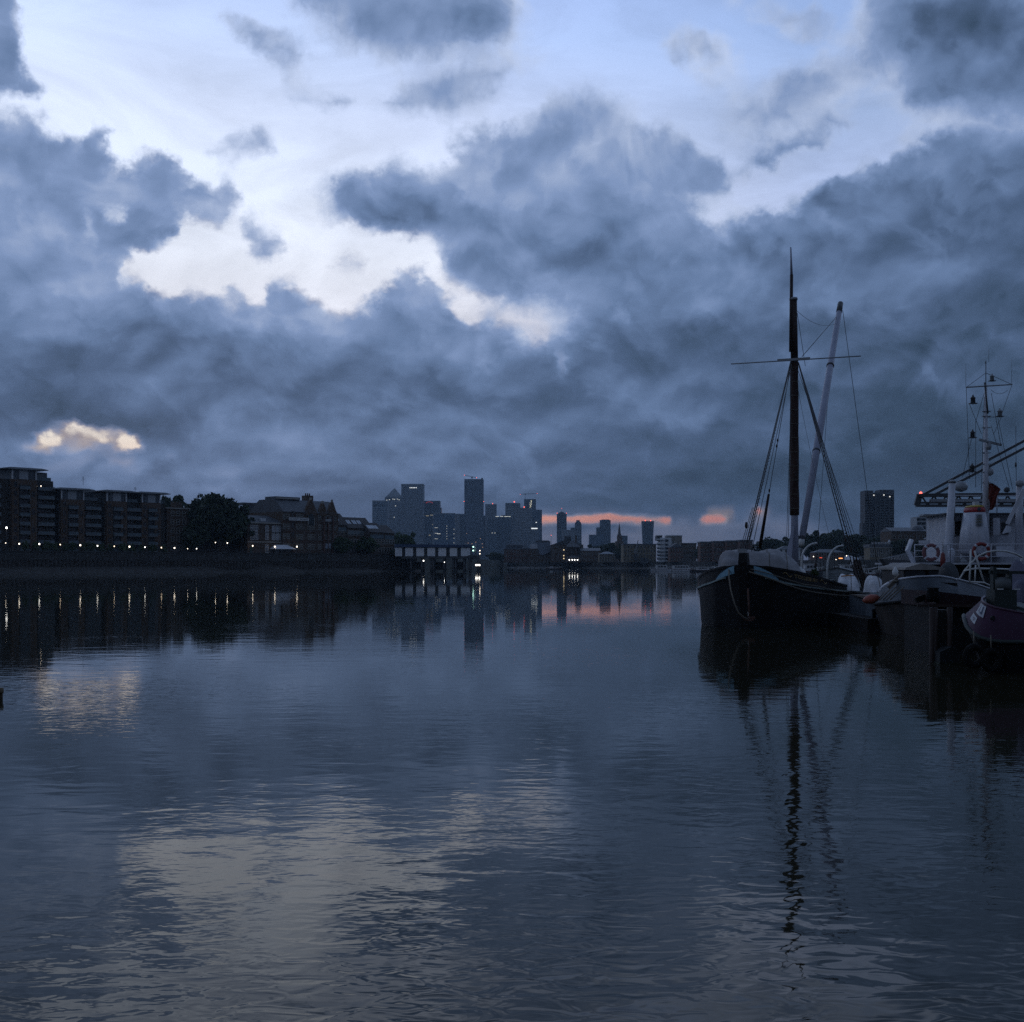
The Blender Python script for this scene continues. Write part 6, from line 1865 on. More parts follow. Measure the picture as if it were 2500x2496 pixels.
for f in (0.41, 0.44, 0.68): MB().blob(hl.lerp(pl_, f) , (0.05, 0.05, 0.1), 1).build('stay_block', WOODD, barge)
for a, px in ((9.2, 0), (10.4, 1), (11.6, 2), (12.8, 3)):
    _, hb, zr, zw = st(a)
    e = Vector((hb - 0.05, a, zr))
    shroud('shroud', hr + Vector((0, 0.05 * px, 0)), e, 0.026 if px < 2 else 0.018)
    MB().blob(hr.lerp(e, 0.80 + 0.035 * px), (0.05, 0.05, 0.11), 1).build('deadeye', WOODD, barge)
_, hb, zr, zw = st(11.0)
shroud('vang', hr + Vector((0, 0, -0.4)), Vector((hb, 14.6, 1.25)), 0.012)
ropes('halyard', [[BW(1931, 882, MY - 0.4), BW(1925, 1312, MY - 0.6)], [BW(1933.5, 900, MY - 0.4), BW(1920.5, 1312, MY - 0.6)]], 0.012)
shroud('sprit_stay', sp1 + Vector((-0.1, 0, -0.6)), hnd + Vector((0.35, 0, 0.15)), 0.016)
shroud('masthead_stay', hnd + Vector((0.13, 0, 2.2)), hnd + Vector((0.5, 0, -0.3)), 0.012)
shroud('sprit_vang', sp1 + Vector((0.12, 0, -0.4)), Vector((2.6, 24.2, 1.5)), 0.016)
shroud('sprit_tackle', sp0.lerp(sp1, 0.69), Vector((0.75, MYl + 1.5, 2.2)), 0.012)
MB().blob(Vector((0.75, MYl + 1.5, 2.4)), (0.07, 0.07, 0.16), 1).build('tackle_block', WOODD, barge)
for i in range(11):
    f = (i + 0.5) / 11
    z = zs_[0] * (1 - f) + zs_[-1] * f
    rad = 0.228 - 0.033 * f
    o_ = MB().tube([(hnd.x * f - 0.01 + rad * math.cos(t_), MYl + rad * math.sin(t_), z + 0.03 * math.sin(t_)) for t_ in [2 * PI * k / 14 for k in range(14)]], 0.014, 5, closed=True).build('sail_tie', ROPE, barge)
b = MB()
e0, e1 = Vector((st(9.2)[1] - 0.05, 9.2, st(9.2)[2])), Vector((st(11.6)[1] - 0.05, 11.6, st(11.6)[2]))
for i in range(26):
    f = 0.36 + 0.58 * i / 25
    b.tube([hr.lerp(e0, f), hr.lerp(e1, f) + Vector((0, 0.05, 0))], 0.010, 4)
b.build('ratline', ROPE, barge)
for a, e, d_ in ((hnd + Vector((0.1, 0, -1.0)), Vector((1.6, 16.0, 1.6)), 0.5), (mast_top + Vector((0.1, 0, -0.5)), sp1 + Vector((0, 0, -1.0)), 0.45), (sp0.lerp(sp1, 0.33), Vector((-1.2, 17.0, 1.6)), 0.25)):
    MB().tube(sag(a, e, d_, 14), 0.009, 4).build('slack_line', ROPE, barge)
# davits
def davit(px0, py0, px1, py1, Y, label=None):
    a = BW(px0, py0, Y); e = BW(px1, py1, Y)
    top = e.z - a.z
    pts = [Vector((a.x, a.y, 1.1))] + [a + (e - a) * 0 + Vector(((e.x - a.x) * (1 - math.cos(t)), (e.y - a.y) * (1 - math.cos(t)), top * math.sin(t) ** 1.0)) for t in [PI / 2 * i / 9 for i in range(10)]]
    b = MB(); b.tube(pts, 0.05, 8); b.blob(pts[-1], (0.085, 0.085, 0.07), 1)
    return b.build('davit', FRAMEW, barge)
davit(1957, 1370, 1992, 1327, 60); davit(2020, 1384, 2056, 1333, 62)
# hatch, wheel box and other deck gear
MB().box(-2.1, 2.1, 4.6, 10.4, 1.2, 1.75).build('hatch_coaming', mat('dark_green_paint', (0.02, 0.035, 0.028), 0.6, 0.2, 2), barge)
MB().box(-1.9, 1.9, 13.6, 20.5, 1.0, 1.55).build('main_hatch', MATS['dark_green_paint'], barge)
for i, (a, e, w_) in enumerate(((BW(2092, 1445, 60), BW(2088, 1370, 61), 0.2), (BW(2112, 1448, 60), BW(2096, 1372, 61), 0.16), (BW(2126, 1450, 60), BW(2108, 1400, 60.5), 0.14))):
    MB().bar(a, e, w_).build('rigging_post', WOODD, barge)
lampp = BW(1957, 1325, 61)
MB().lathe([(0.05, lampp.z - 0.2), (0.14, lampp.z - 0.12), (0.14, lampp.z + 0.14), (0.05, lampp.z + 0.22)], lampp.x, lampp.y, 10).build('riding_lamp', FRAMEW, barge)
MB().tube([lampp + Vector((0, 0, -1.6)), lampp + Vector((0, 0, -0.2))], 0.03, 5).build('lamp_post', METAL_D, barge)

# ropes and fenders on the hull side
def toW(v): return barge.matrix_basis @ Vector(v)
hp = lambda a, dz, o=0.10: (st(a)[1] + o, a, st(a)[3] + dz)
pts = [toW((0.2, -0.1, 2.15))] + [toW(hp(a, dz)) for a, dz in ((0.3, 0.0), (0.8, -0.08), (1.5, -0.16), (2.5, -0.2), (4, -0.2), (6, -0.2), (9, -0.14), (13, -0.1))]
t_ = tag(MB().tube([p + Vector((0.02, -0.04, 0)) for p in pts] + [W(2176, 1449, 44)], 0.025, 6).build('mooring_rope', ROPE), 'long slack mooring rope along the barge side below its pale line', 'rope')
pts = [toW((0.25, -0.05, 2.25))] + [toW(hp(a, dz, 0.12)) for a, dz in ((0.35, 0.16), (0.9, 0.11), (1.6, 0.05), (2.6, 0.06), (4.2, -0.04), (7, -0.04), (10, 0.0))]
t_ = tag(MB().tube([p + Vector((0.02, -0.04, 0)) for p in pts] + [W(2180, 1444, 44)], 0.02, 6).build('mooring_rope', ROPE), 'upper taut mooring rope running from the barge bow to the grey boat', 'rope')
pts = [W(1779, 1385, 47.6), W(1780, 1410, 47.0), W(1784, 1440, 46.6), W(1792, 1470, 46.4), W(1803, 1497, 46.3), W(1818, 1509, 46.4), W(1832, 1514, 46.6)]
tag(MB().tube(pts, 0.03, 6).build('anchor_rope', ROPE), 'rope looping down from the left side of the barge bow to its anchor', 'rope')
r = thing('anchor', 'rusty anchor hanging at the barge stem just above the water', 'anchor', W(1830, 1512, 46.5))
RUST = mat('rusty_iron', (0.09, 0.042, 0.03), 0.85, 0.4, 6)
MB().tube([(0, 0, 0.0), (-0.05, 0.05, 1.15)], 0.035, 6).build('shank', RUST, r)
MB().tube([(-0.28, 0, 0.12), (-0.15, 0, -0.03), (0, 0, -0.06), (0.12, 0, -0.03), (0.2, 0, 0.08)], 0.04, 6).build('fluke', RUST, r)
MB().box(-0.05, 0.18, -0.05, 0.05, 0.02, 0.1).build('stock', RUST, r)

def heap(name, label, c, size, seed, m=TARP, rz=0.0, cat='tarpaulin', strap=None, ridge=0.3):
    """draped cover over uneven gear: a folded heightfield closed down to the deck"""
    rnd = random.Random(seed)
    n, k = 22, 16
    sx, sy, sz = size
    ph = [(rnd.uniform(2, 9), rnd.uniform(0, 6), rnd.uniform(2, 9), rnd.uniform(0.02, 0.07)) for _ in range(6)]
    rows = []
    for j in range(k + 1):
        r_ = []
        for i in range(n + 1):
            u, v = i / n * 2 - 1, j / k * 2 - 1
            d = (abs(u) ** 3.2 + abs(v) ** 2.6)
            z = max(0.0, 1 - d) ** 0.55
            f = sum(a * math.sin(p * u + q + r2 * v) for p, q, r2, a in ph)
            z = z * (1 + 2.2 * f - ridge * u * 0.5)
            e = 1 - 0.10 * (1 - z)
            r_.append((u * sx * e, v * sy * e, max(0, z) * sz))
        rows.append(r_)
    o = thing(name, label, cat, c, rz)
    b = MB().loft(rows, cap=False, closed=False)
    b.build('cover', m, o)
    if strap:
        for u in strap:
            i = int((u + 1) / 2 * n)
            MB().tube([(rows[j][i][0], rows[j][i][1], rows[j][i][2] + 0.015) for j in range(k + 1)], 0.014, 4).build('lashing', ROPE, o)
    return o
heap('tarpaulin', 'big pale tarpaulin draped over gear behind the barge stem', W(1862, 1399, 49.6), (1.62, 1.5, 0.82), 3, TARP, -0.1, strap=(-0.5, 0.1, 0.6), ridge=0.35)
heap('tarpaulin', 'small pale tarpaulin hump right behind the big one on the barge bow', W(1898, 1400, 51.2), (0.5, 0.7, 0.72), 8, TARP, -0.2)
heap('tarpaulin', 'pale tarpaulin left of the barge stem, seen behind the port rail', W(1791, 1388, 49.2), (0.6, 0.7, 0.52), 12, TARP, 0.2)
o_ = heap('tarpaulin', 'crumpled white tarpaulin with an orange hem on the barge side deck', W(2071, 1442, 52.5), (0.5, 0.7, 0.58), 5, CANVAS, -0.2, strap=(0.2,))
MB().tube([(-0.3, -0.25, 0.60), (0, -0.25, 0.64), (0.22, -0.2, 0.62)], 0.03, 5).build('orange_hem', mat('orange_cloth', (0.45, 0.2, 0.06), 0.8, 0.2, 4), o_)
heap('tarpaulin', 'grey white bundle of sailcloth beside the leaning posts on the barge', W(2134, 1446, 50.0), (0.36, 0.5, 0.55), 15, CANVAS, 0.3, strap=(0.0,))
r = thing('fender', 'round white and navy fender ball hanging over the barge rail', 'fender', W(1954, 1402, 50.2))
MB().lathe([(0.05, -0.22), (0.17, -0.17), (0.24, 0.0), (0.19, 0.15), (0.07, 0.22), (0.04, 0.3)], 0, 0, 14).build('ball', FRAMEW, r)
MB().lathe([(0.06, -0.23), (0.185, -0.175), (0.25, -0.02), (0.245, 0.01)], 0.015, -0.012, 14).build('navy_base', mat('navy_vinyl', (0.02, 0.025, 0.06), 0.4, 0.1, 2), r)
r = thing('fender', 'orange red fender between the barge side and the grey boat', 'fender', W(2127, 1463, 42.5), 0)
MB().lathe([(0.03, -0.3), (0.12, -0.2), (0.17, 0.0), (0.12, 0.2), (0.03, 0.3)], 0, 0, 14).build('body', mat('orange_red_vinyl', (0.30, 0.07, 0.04), 0.45, 0.15, 3), r).rotation_euler = (0, R(78), 0)
MB().tube([(0.28, 0, 0.04), (0.45, 0, 0.25)], 0.015, 5).build('lanyard', ROPE, r)
r = thing('deck_cabin', 'grey slatted deck cabin under the right davit', 'cabin', W(2047, 1409, 62), -TH)
CAB = mat('grey_cabin_paint', (0.26, 0.29, 0.31), 0.6, 0.15, 2)
MB().prism([(-0.75, -0.5), (0.9, -0.5), (0.9, 0.18), (0.0, 0.42), (-0.75, 0.3)], 0, 1.6).build('wall', CAB, r)
for i in range(6): MB().box(-0.74, 0.89, -0.025, -0.002, -0.42 + 0.115 * i, -0.34 + 0.115 * i).build('slat', CAB, r)
MB().prism([(-0.8, 0.3), (0.0, 0.43), (0.95, 0.18), (0.95, 0.23), (0.0, 0.48), (-0.8, 0.35)], -0.05, 1.65).build('roof', METAL_D, r)
t_ = tree(1990, 1386, 1412, 22, 58, 'potted green shrub on the barge deck between the fender and the cabin', 3, LEAF_G, 'plant', 'potted_shrub', zb=WZ(1412, 58), trunkf=0.1)
MB().lathe([(0.11, -0.25), (0.16, 0.03), (0.17, 0.06)], 0, 0, 12).build('pot', BRICK_R, t_)
# ---------------------------------------------------------------- grey boat beside the barge
def world_loft(name, rows, m, parent, loc, closed=False, smooth=True):
    """rows of world points -> mesh placed under its thing"""
    L0 = Vector(loc)
    return MB().loft([[tuple(Vector(p) - L0) for p in r] for r in rows], cap=False, closed=closed, smooth=smooth).build(name, m, parent)
GREYB = mat('blue_grey_hull_paint', (0.10, 0.12, 0.142), 0.55, 0.3, 1.4, bump=0.004, spec=0.25)
RUSTH = mat('stained_hull_paint', (0.045, 0.037, 0.033), 0.75, 0.7, 1.1, stretch=(1, 1, 0.5))
WHITEB = mat('white_boat_paint', (0.50, 0.51, 0.55), 0.45, 0.2, 2.2, stretch=(1.6, 1.6, 0.35))
MAROON = mat('maroon_hull_paint', (0.022, 0.009, 0.011), 0.6, 0.25, 1.2, spec=0.2)
PURPLE = mat('purple_hull_paint', (0.042, 0.015, 0.034), 0.6, 0.3, 1.6, spec=0.2)
RUBBER = mat('black_rubber', (0.008, 0.008, 0.008), 0.85, 0.3, 4, spec=0.15)
GREENP = mat('dark_green_boat_paint', (0.008, 0.016, 0.013), 0.6, 0.3, 2)

gb = thing('river_boat', 'blue grey round bowed river boat moored right of the barge', 'boat', (WX(2215, 41.5), 41.5, 0))
gl = gb.location.copy()
def grow(f):
    """station f along the visible bow, left (0) to right (1): outer hull points from rail to water"""
    px = 2136 + (2345 - 2136) * f
    top = np.interp(f, [0, 0.05, 0.15, 0.3, 0.5, 0.75, 0.9, 1.0], [1446, 1432, 1421, 1415, 1410, 1408, 1413, 1421])
    mid = np.interp(f, [0, 0.1, 0.3, 0.6, 1.0], [1474, 1473, 1468, 1462, 1456])
    Yr = 40.2 + 3.2 * abs(f - 0.55) ** 2 / 0.3
    Ym = Yr + 0.05
    return px, top, mid, Yr, Ym
rows, low, cap = [], [], []
for i in range(25):
    f = i / 24
    px, top, mid, Yr, Ym = grow(f)
    lean = 10 * (1 - f) if f < 0.25 else 0
    a = W(px + lean, top, Yr + 0.1); c = W(px, mid, Ym)
    rows.append([a, a.lerp(c, 0.5) + Vector((0, -0.05, 0)), c])
    wl = W(px + (14 * (1 - f) ** 2) , 1380 + H * F / (Yr + 1.0), Yr + 1.0)
    wl.z = -0.25
    low.append([c + Vector((0, 0.06, -0.04)), c.lerp(wl, 0.5) + Vector((0, -0.1, 0.0)), wl])
    cap.append([a + Vector((0, -0.05, 0.0)), a + Vector((0, -0.06, 0.05)), a + Vector((0, 0.10, 0.05)), a + Vector((0, 0.10, -0.02))])
# the hull closes round behind
back = [[p + Vector((0.0, 3.0 + 0 * i, 0)) for p in r] for i, r in enumerate(rows)]
world_loft('bulwark', rows, GREYB, gb, gl)
world_loft('lower_hull', low, RUSTH, gb, gl)
world_loft('rail_cap', cap, WHITEB, gb, gl, True)
rb = MB(); rb.tube([Vector(r[2]) - gl + Vector((0, -0.02, -0.02)) for r in rows], 0.055, 8); rb.build('rubbing_strake', RUBBER, gb)
far = []
for f_, dy in ((0.0, 0), (0.0, 5.5), (1.0, 5.5), (1.0, 0)):
    px, top, mid, Yr, Ym = grow(f_)
    p = W(px, mid, Yr); far.append(Vector((p.x + (0.2 if f_ else 0.6), p.y + dy, 1.25)))
for i in (0, 2):
    a, c = far[i], far[i + 1]
    MB().add([a - gl, c - gl, Vector((c.x, c.y, -0.3)) - gl, Vector((a.x, a.y, -0.3)) - gl], [(0, 1, 2, 3)]).build('side_plate', GREYB, gb)
MB().add([Vector(r[0]) * 1 - gl + Vector((0, 0.1, -0.35)) for r in rows] + [p - gl for p in (far[2], far[1])], [tuple(range(27))]).build('deck', DECKW, gb)
q = lambda p: W(p, 1400, 44.5).x - gl.x
z = lambda p: WZ(p, 44.5)
MB().box(q(2206), q(2290), 3.0, 5.6, 1.2, z(1391)).build('wheelhouse', mat('dark_wheelhouse_paint', (0.03, 0.03, 0.03), 0.6, 0.2, 2), gb)
for p in (2262,): MB().box(q(p), q(p) + 0.08, 2.94, 2.998, 1.4, z(1391)).build('window_post', WOODD, gb)
MB().box(q(2210), q(2258), 2.97, 2.998, z(1409), z(1394)).build('window', GLASS_D, gb)
MB().box(q(2266), q(2288), 2.97, 2.998, z(1409), z(1394)).build('window', GLASS_D, gb)
b = MB(); b.prism([(q(2201), z(1391.5)), (q(2296), z(1391.5)), (q(2298), z(1388)), (q(2262), z(1379)), (q(2240), z(1375.5)), (q(2203), z(1386))], 2.6, 5.9)
b.build('wheelhouse_roof', mat('stained_canvas_roof', (0.25, 0.23, 0.21), 0.8, 0.25, 2), gb)
for i in range(4):
    x = -0.95 + i * 0.13
    MB().tube([Vector((x - 0.25, -0.9 + i * 0.05, 1.25)), Vector((x + 0.15, -1.0, 1.7))], 0.02, 5).build('lashing', ROPE, gb)
r = thing('mooring_bollard', 'weathered mooring post with a rope turn on the grey boat rail', 'bollard', W(2178, 1428, 41.2))
MB().bar((-0.12, 0, -0.1), (0.28, 0, 0.32), 0.12).build('post', DECKW, r)
MB().tube([(0.1 + 0.1 * math.cos(a), 0.1 * math.sin(a), 0.12) for a in [2 * PI * i / 10 for i in range(11)]], 0.03, 6).build('rope_turn', ROPE, r)
r = thing('buoy', 'small white oval buoy hung over the grey boat rail', 'buoy', W(2185.5, 1397, 42.5))
MB().lathe([(0.02, -0.16), (0.1, -0.08), (0.105, 0.03), (0.05, 0.12), (0.02, 0.18)], 0, 0, 12).build('ball', FRAMEW, r)
MB().tube([(0, 0, -0.75), (0, 0, -0.15)], 0.015, 5).build('line', ROPE, r)

# ---------------------------------------------------------------- white harbour ship
sh = thing('harbour_ship', 'white harbour ship with a round funnel, lattice mast and lifebuoys on its rails', 'ship', (WX(2370, 53), 53, 0))
sl_ = sh.location.copy()
def sp(px, py, Y=53.0): return W(px, py, Y) - sl_
def sbox(name, px0, px1, py0, py1, Y0, Y1, m, parent=sh):
    a, c = sp(px0, py1, Y0), sp(px1, py0, Y0)
    return MB().box(a.x, c.x, Y0 - 53, Y1 - 53, a.z, c.z).build(name, m, parent)
# hull under the deck edge, mostly hidden by the boats in front
rr = []
for i in range(13):
    f = i / 12
    x = sp(2222, 1380).x + (sp(2760, 1380).x - sp(2222, 1380).x) * f
    hb = 2.3 * min(1, math.sin(min(1, f * 2.2) * PI / 2) + 0.12)
    rr.append([(x - 0.6 * (1 - f) ** 4, 2.2 - hb, 2.42 + 0.25 * (1 - f) ** 3), (x, 2.2 - hb * 1.02, 1.6), (x + 0.4 * (1 - f), 2.2 - hb * 0.94, 0.2), (x + 0.7 * (1 - f), 2.2 - hb * 0.8, -0.5)] + [(x + 0.7 * (1 - f), 2.2 + hb * 0.8, -0.5), (x + 0.4 * (1 - f), 2.2 + hb * 0.94, 0.2), (x, 2.2 + hb * 1.02, 1.6), (x - 0.6 * (1 - f) ** 4, 2.2 + hb, 2.42 + 0.25 * (1 - f) ** 3)])
MB().loft(rr, cap=True, closed=True).build('hull', mat('dark_ship_hull', (0.03, 0.034, 0.04), 0.5, 0.25, 1), sh)
sbox('deck', 2236, 2760, 1374, 1378.5, 51.2, 57, WHITEB)
# deck house behind funnel
sbox('deck_house', 2310, 2700, 1256, 1374, 54.4, 57, WHITEB)
sbox('door_opening', 2331, 2352, 1273, 1308, 54.33, 54.38, GLASS_D)
sbox('door_frame', 2329, 2331, 1271, 1310, 54.3, 54.38, WHITEB)
sbox('side_door', 2446, 2462, 1276, 1305, 54.33, 54.38, GLASS_D)
sbox('locker', 2425, 2441, 1265, 1306, 53.6, 54.3, WHITEB)
sbox('locker', 2432, 2477, 1334, 1360, 53.0, 54.3, WHITEB)
sbox('box_seat', 2356, 2364, 1335, 1364, 53.4, 54.0, WHITEB)
sbox('upper_deck', 2308, 2700, 1252.5, 1255.8, 53.6, 57, METAL_D)
sbox('name_panel', 2244, 2271, 1319.5, 1328, 53.2, 53.25, mat('pale_board_paint', (0.5, 0.51, 0.53), 0.5, 0.1, 2))
# exhaust pipe and funnel
b = MB(); a, c = sp(2316, 1328, 52.6), sp(2325, 1176, 52.6)
b.tube([Vector((a.x, a.y, a.z - 0.8)), a, c], [0.18, 0.17, 0.135], 14); b.build('exhaust_pipe', WHITEB, sh)
MB().lathe([(0.155, c.z - 0.03), (0.165, c.z + 0.02), (0.05, c.z + 0.07)], c.x, c.y, 14).build('pipe_cap', METAL_G, sh)
MB().lathe([(0.15, c.z - 0.07), (0.15, c.z - 0.031)], c.x, c.y, 14).build('pipe_collar', METAL_D, sh)
fc = sp(2379, 1330, 53.2)
zt, zb_ = sp(0, 1252.5, 53.2).z, sp(0, 1352, 53.2).z
MB().loft([[(fc.x + rx * math.cos(t), fc.y + ry * math.sin(t), z_) for t in [2 * PI * k / 24 for k in range(24)]] for rx, ry, z_ in ((0.62, 0.85, zb_), (0.55, 0.78, (zt + zb_) / 2), (0.41, 0.7, zt))], cap=True).build('funnel', WHITEB, sh)
zt2 = sp(0, 1240, 53.2).z
MB().loft([[(fc.x + rx * math.cos(t), fc.y + ry * math.sin(t), z_) for t in [2 * PI * k / 24 for k in range(24)]] for rx, ry, z_ in ((0.385, 0.68, zt + 0.002), (0.4, 0.7, zt + 0.1), (0.36, 0.66, zt2))]).build('funnel_red_band', mat('red_funnel_paint', (0.30, 0.02, 0.022), 0.5, 0.15, 3), sh)
MB().loft([[(fc.x + rx * math.cos(t), fc.y + ry * math.sin(t), z_) for t in [2 * PI * k / 24 for k in range(24)]] for rx, ry, z_ in ((0.35, 0.66, zt2 + 0.002), (0.32, 0.62, zt2 + 0.07), (0.18, 0.4, zt2 + 0.1))]).build('funnel_yellow_band', mat('yellow_funnel_paint', (0.42, 0.31, 0.04), 0.5, 0.15, 3), sh)
bd = MB().lathe([(0.075, -0.01), (0.075, 0.02)], 0, 0, 14).build('funnel_badge', mat('navy_badge', (0.03, 0.05, 0.07), 0.5, 0.1, 2), sh)
bd.location = (fc.x - 0.06, fc.y - 0.69, zt + 0.13); bd.rotation_euler = (R(90), 0, 0)
for i in range(8):
    z_ = sp(0, 1258 + i * 3.6, 53).z
    MB().box(fc.x - 0.22, fc.x + 0.05, fc.y - 0.755 - 0.01 * i, fc.y - 0.70, z_ - 0.018, z_ + 0.012).build('louvre', mat('louvre_paint', (0.30, 0.29, 0.22), 0.5, 0.1, 3) if i in (3, 5) else METAL_G, sh)
sbox('funnel_lamp', 2380, 2391, 1225, 1234, 53.0, 53.3, WHITEB)
# rails
def rail(name, pts, h, n_mid=1, every=0.9, rad=0.022, parent=sh, m=WHITEB):
    b = MB()
    for k in range(n_mid + 1):
        zz = h * (k + 1) / (n_mid + 1)
        b.tube([Vector(p) + Vector((0, 0, zz)) for p in pts], rad if k == n_mid else rad * 0.65, 6)
    for a, c in zip(pts[:-1], pts[1:]):
        a, c = Vector(a), Vector(c)
        n = max(1, int((c - a).length / every))
        for i in range(n + 1):
            p = a.lerp(c, i / n); b.tube([p, p + Vector((0, 0, h))], rad, 6)
    return b.build(name, m, parent)
rail('deck_rail', [sp(2233, 1374, 53.2), sp(2320, 1374, 51.4), sp(2520, 1374, 51.4), sp(2620, 1374, 51.4)], sp(0, 1329.5, 51.8).z - sp(0, 1374, 51.4).z, 2, 1.35)
rail('upper_rail', [sp(2331, 1252, 53.8), sp(2414, 1252, 53.8)], sp(0, 1210, 53.8).z - sp(0, 1252, 53.8).z, 2, 0.75)
rail('upper_rail', [sp(2434, 1252, 53.8), sp(2560, 1252, 53.8)], sp(0, 1211, 53.8).z - sp(0, 1252, 53.8).z, 2, 0.85)
sbox('rail_board', 2302, 2312, 1332, 1367, 51.3, 51.36, WHITEB)
# angled bow plate at the left end
b = MB(); p = [sp(2225, 1316, 53.6), sp(2231, 1319, 53.5), sp(2222, 1345, 53.4), sp(2236, 1372, 53.2), sp(2230, 1374, 53.2), sp(2214, 1344, 53.4)]
b.add(p + [v + Vector((0.02, 0.35, 0)) for v in p], [(0, 1, 2, 3, 4, 5), (11, 10, 9, 8, 7, 6)] + [(i, i + 6, (i + 1) % 6 + 6, (i + 1) % 6) for i in range(6)])
b.build('bow_fairlead', WHITEB, sh)
# vents and bits on deck
MB().lathe([(0.11, 2.5), (0.11, 2.75), (0.16, 2.9), (0.12, 3.05), (0.03, 3.12)], sp(2325, 1380, 52).x, -0.9, 12).build('deck_vent', WHITEB, sh)
MB().lathe([(0.14, 2.5), (0.14, 2.6), (0.08, 2.62), (0.08, 2.78), (0.14, 2.8)], sp(2352, 1380, 52).x, -1.0, 12).build('bollard', METAL_G, sh)
# main mast with yard, lanterns and radar
mx, my = sp(2409, 1250, 53.5).x, 0.6
mtz = sp(0, 938, 53.5).z
b = MB(); b.tube([(mx, my, sp(0, 1340, 53.5).z), (mx, my, sp(0, 1200, 53.5).z), (mx + 0.0, my, mtz)], [0.15, 0.135, 0.055], 10); b.build('mast', WHITEB, sh)
b = MB(); b.tube([(mx, my, mtz - 0.1), (mx, my, sp(0, 880, 53.5).z)], 0.018, 5); b.blob((mx, my, sp(0, 885, 53.5).z), (0.03, 0.03, 0.08), 1); b.build('mast_pole', METAL_D, sh)
yl, yr = sp(2359, 946, 53.0), sp(2471, 939, 54.0)
MB().tube([yl, yr], 0.03, 6).build('yard', METAL_G, sh)
MB().tube([sp(2404, 934, 53.4), sp(2412, 1010, 53.5)], 0.035, 6).build('gaff', METAL_D, sh)
top = Vector((mx, my, sp(0, 910, 53.5).z))
wires = [[yl, top], [yr, top], [yl, sp(2367, 1170)], [yr, sp(2446, 1010)], [sp(2403, 960), sp(2382, 1030)], [sp(2382, 1030), sp(2382, 1190)], [sp(2366, 985), sp(2396, 1060)], [sp(2420, 960), sp(2444, 1090)], [sp(2436, 1020), sp(2472, 1195)], [sp(2420, 1040), sp(2465, 1195)], [sp(2372, 1070), sp(2350, 1165)], [sp(2403, 970), sp(2396, 1200)], [sp(2446, 1015), sp(2426, 1060)]]
b = MB()
for s_ in wires: b.tube([s_[0], s_[1]], 0.011, 4)
b.tube(sag(sp(2419, 952), sp(2460, 953), 0.16), 0.01, 4)
b.build('rigging', WIRE, sh)
def whip(px, py0, py1, Y=53.2): MB().tube([sp(px, py1, Y), sp(px, py0, Y)], 0.008, 4).build('whip_aerial', METAL_G, sh)
whip(2358, 888, 946); whip(2470, 878, 939); whip(2414, 850, 885)
def lantern(px, py, k, Y=53.2, dark=True, plate=True):
    c = sp(px, py, Y)
    o = MB().lathe([(0.09 * k, -0.12 * k), (0.11 * k, -0.10 * k), (0.10 * k, 0.08 * k), (0.13 * k, 0.10 * k), (0.05 * k, 0.18 * k), (0.02 * k, 0.26 * k)], 0, 0, 10).build('lantern', METAL_D if dark else METAL_G, sh)
    o.location = c
    if plate:
        o2 = MB().box(-0.17 * k, 0.17 * k, -0.1, 0.1, -0.155 * k, -0.122 * k).build('lantern_shelf', METAL_D, o)
        MB().tube([(0.15 * k, 0, -0.14 * k), (0.6, 0.1, -0.14 * k)] if px < 2405 and False else [(0, 0, -0.155 * k), (0, 0, -0.2 * k)], 0.012, 4).build('lantern_stem', METAL_D, o)
    return o
lantern(2375.5, 978, 0.95); lantern(2374.5, 1062, 0.9); lantern(2373.5, 1145, 0.95, dark=True)
lantern(2422, 924, 0.8, dark=False); lantern(2441, 1010, 0.9, dark=False)
MB().tube([sp(2441, 1018, 53.2), sp(2412, 1019, 53.4)], 0.014, 5).build('lantern_arm', METAL_D, sh)
MB().bar(sp(2391, 1074, 53.0), sp(2445, 1087, 53.2), 0.10, 0.09).build('radar_scanner', METAL_G, sh)
MB().lathe([(0.09, sp(0, 1098).z), (0.12, sp(0, 1092).z), (0.08, sp(0, 1080).z)], sp(2416, 1090).x, 0.1, 10).build('radar_base', METAL_G, sh)
for py in (1000, 1012, 1040, 1102, 1130, 1150, 1175): MB().box(mx - 0.16, mx + 0.2, my - 0.08, my + 0.08, sp(0, py + 1.5).z, sp(0, py).z).build('mast_step', METAL_G, sh)
MB().lathe([(0.05, -0.2), (0.26, -0.12), (0.3, 0.05), (0.22, 0.2), (0.05, 0.25)], 0, 0, 14).build('searchlight', METAL_G, sh).location = sp(2346, 1190, 54.5)
MB().lathe([(0.05, -0.18), (0.16, -0.1), (0.17, 0.08), (0.06, 0.18)], 0, 0, 12).build('searchlight', METAL_G, sh).location = sp(2416, 1152, 53.6)
MB().lathe([(0.04, -0.12), (0.13, -0.06), (0.12, 0.06), (0.03, 0.12)], 0, 0, 12).build('horn', METAL_D, sh).location = sp(2458, 1196, 53.6)
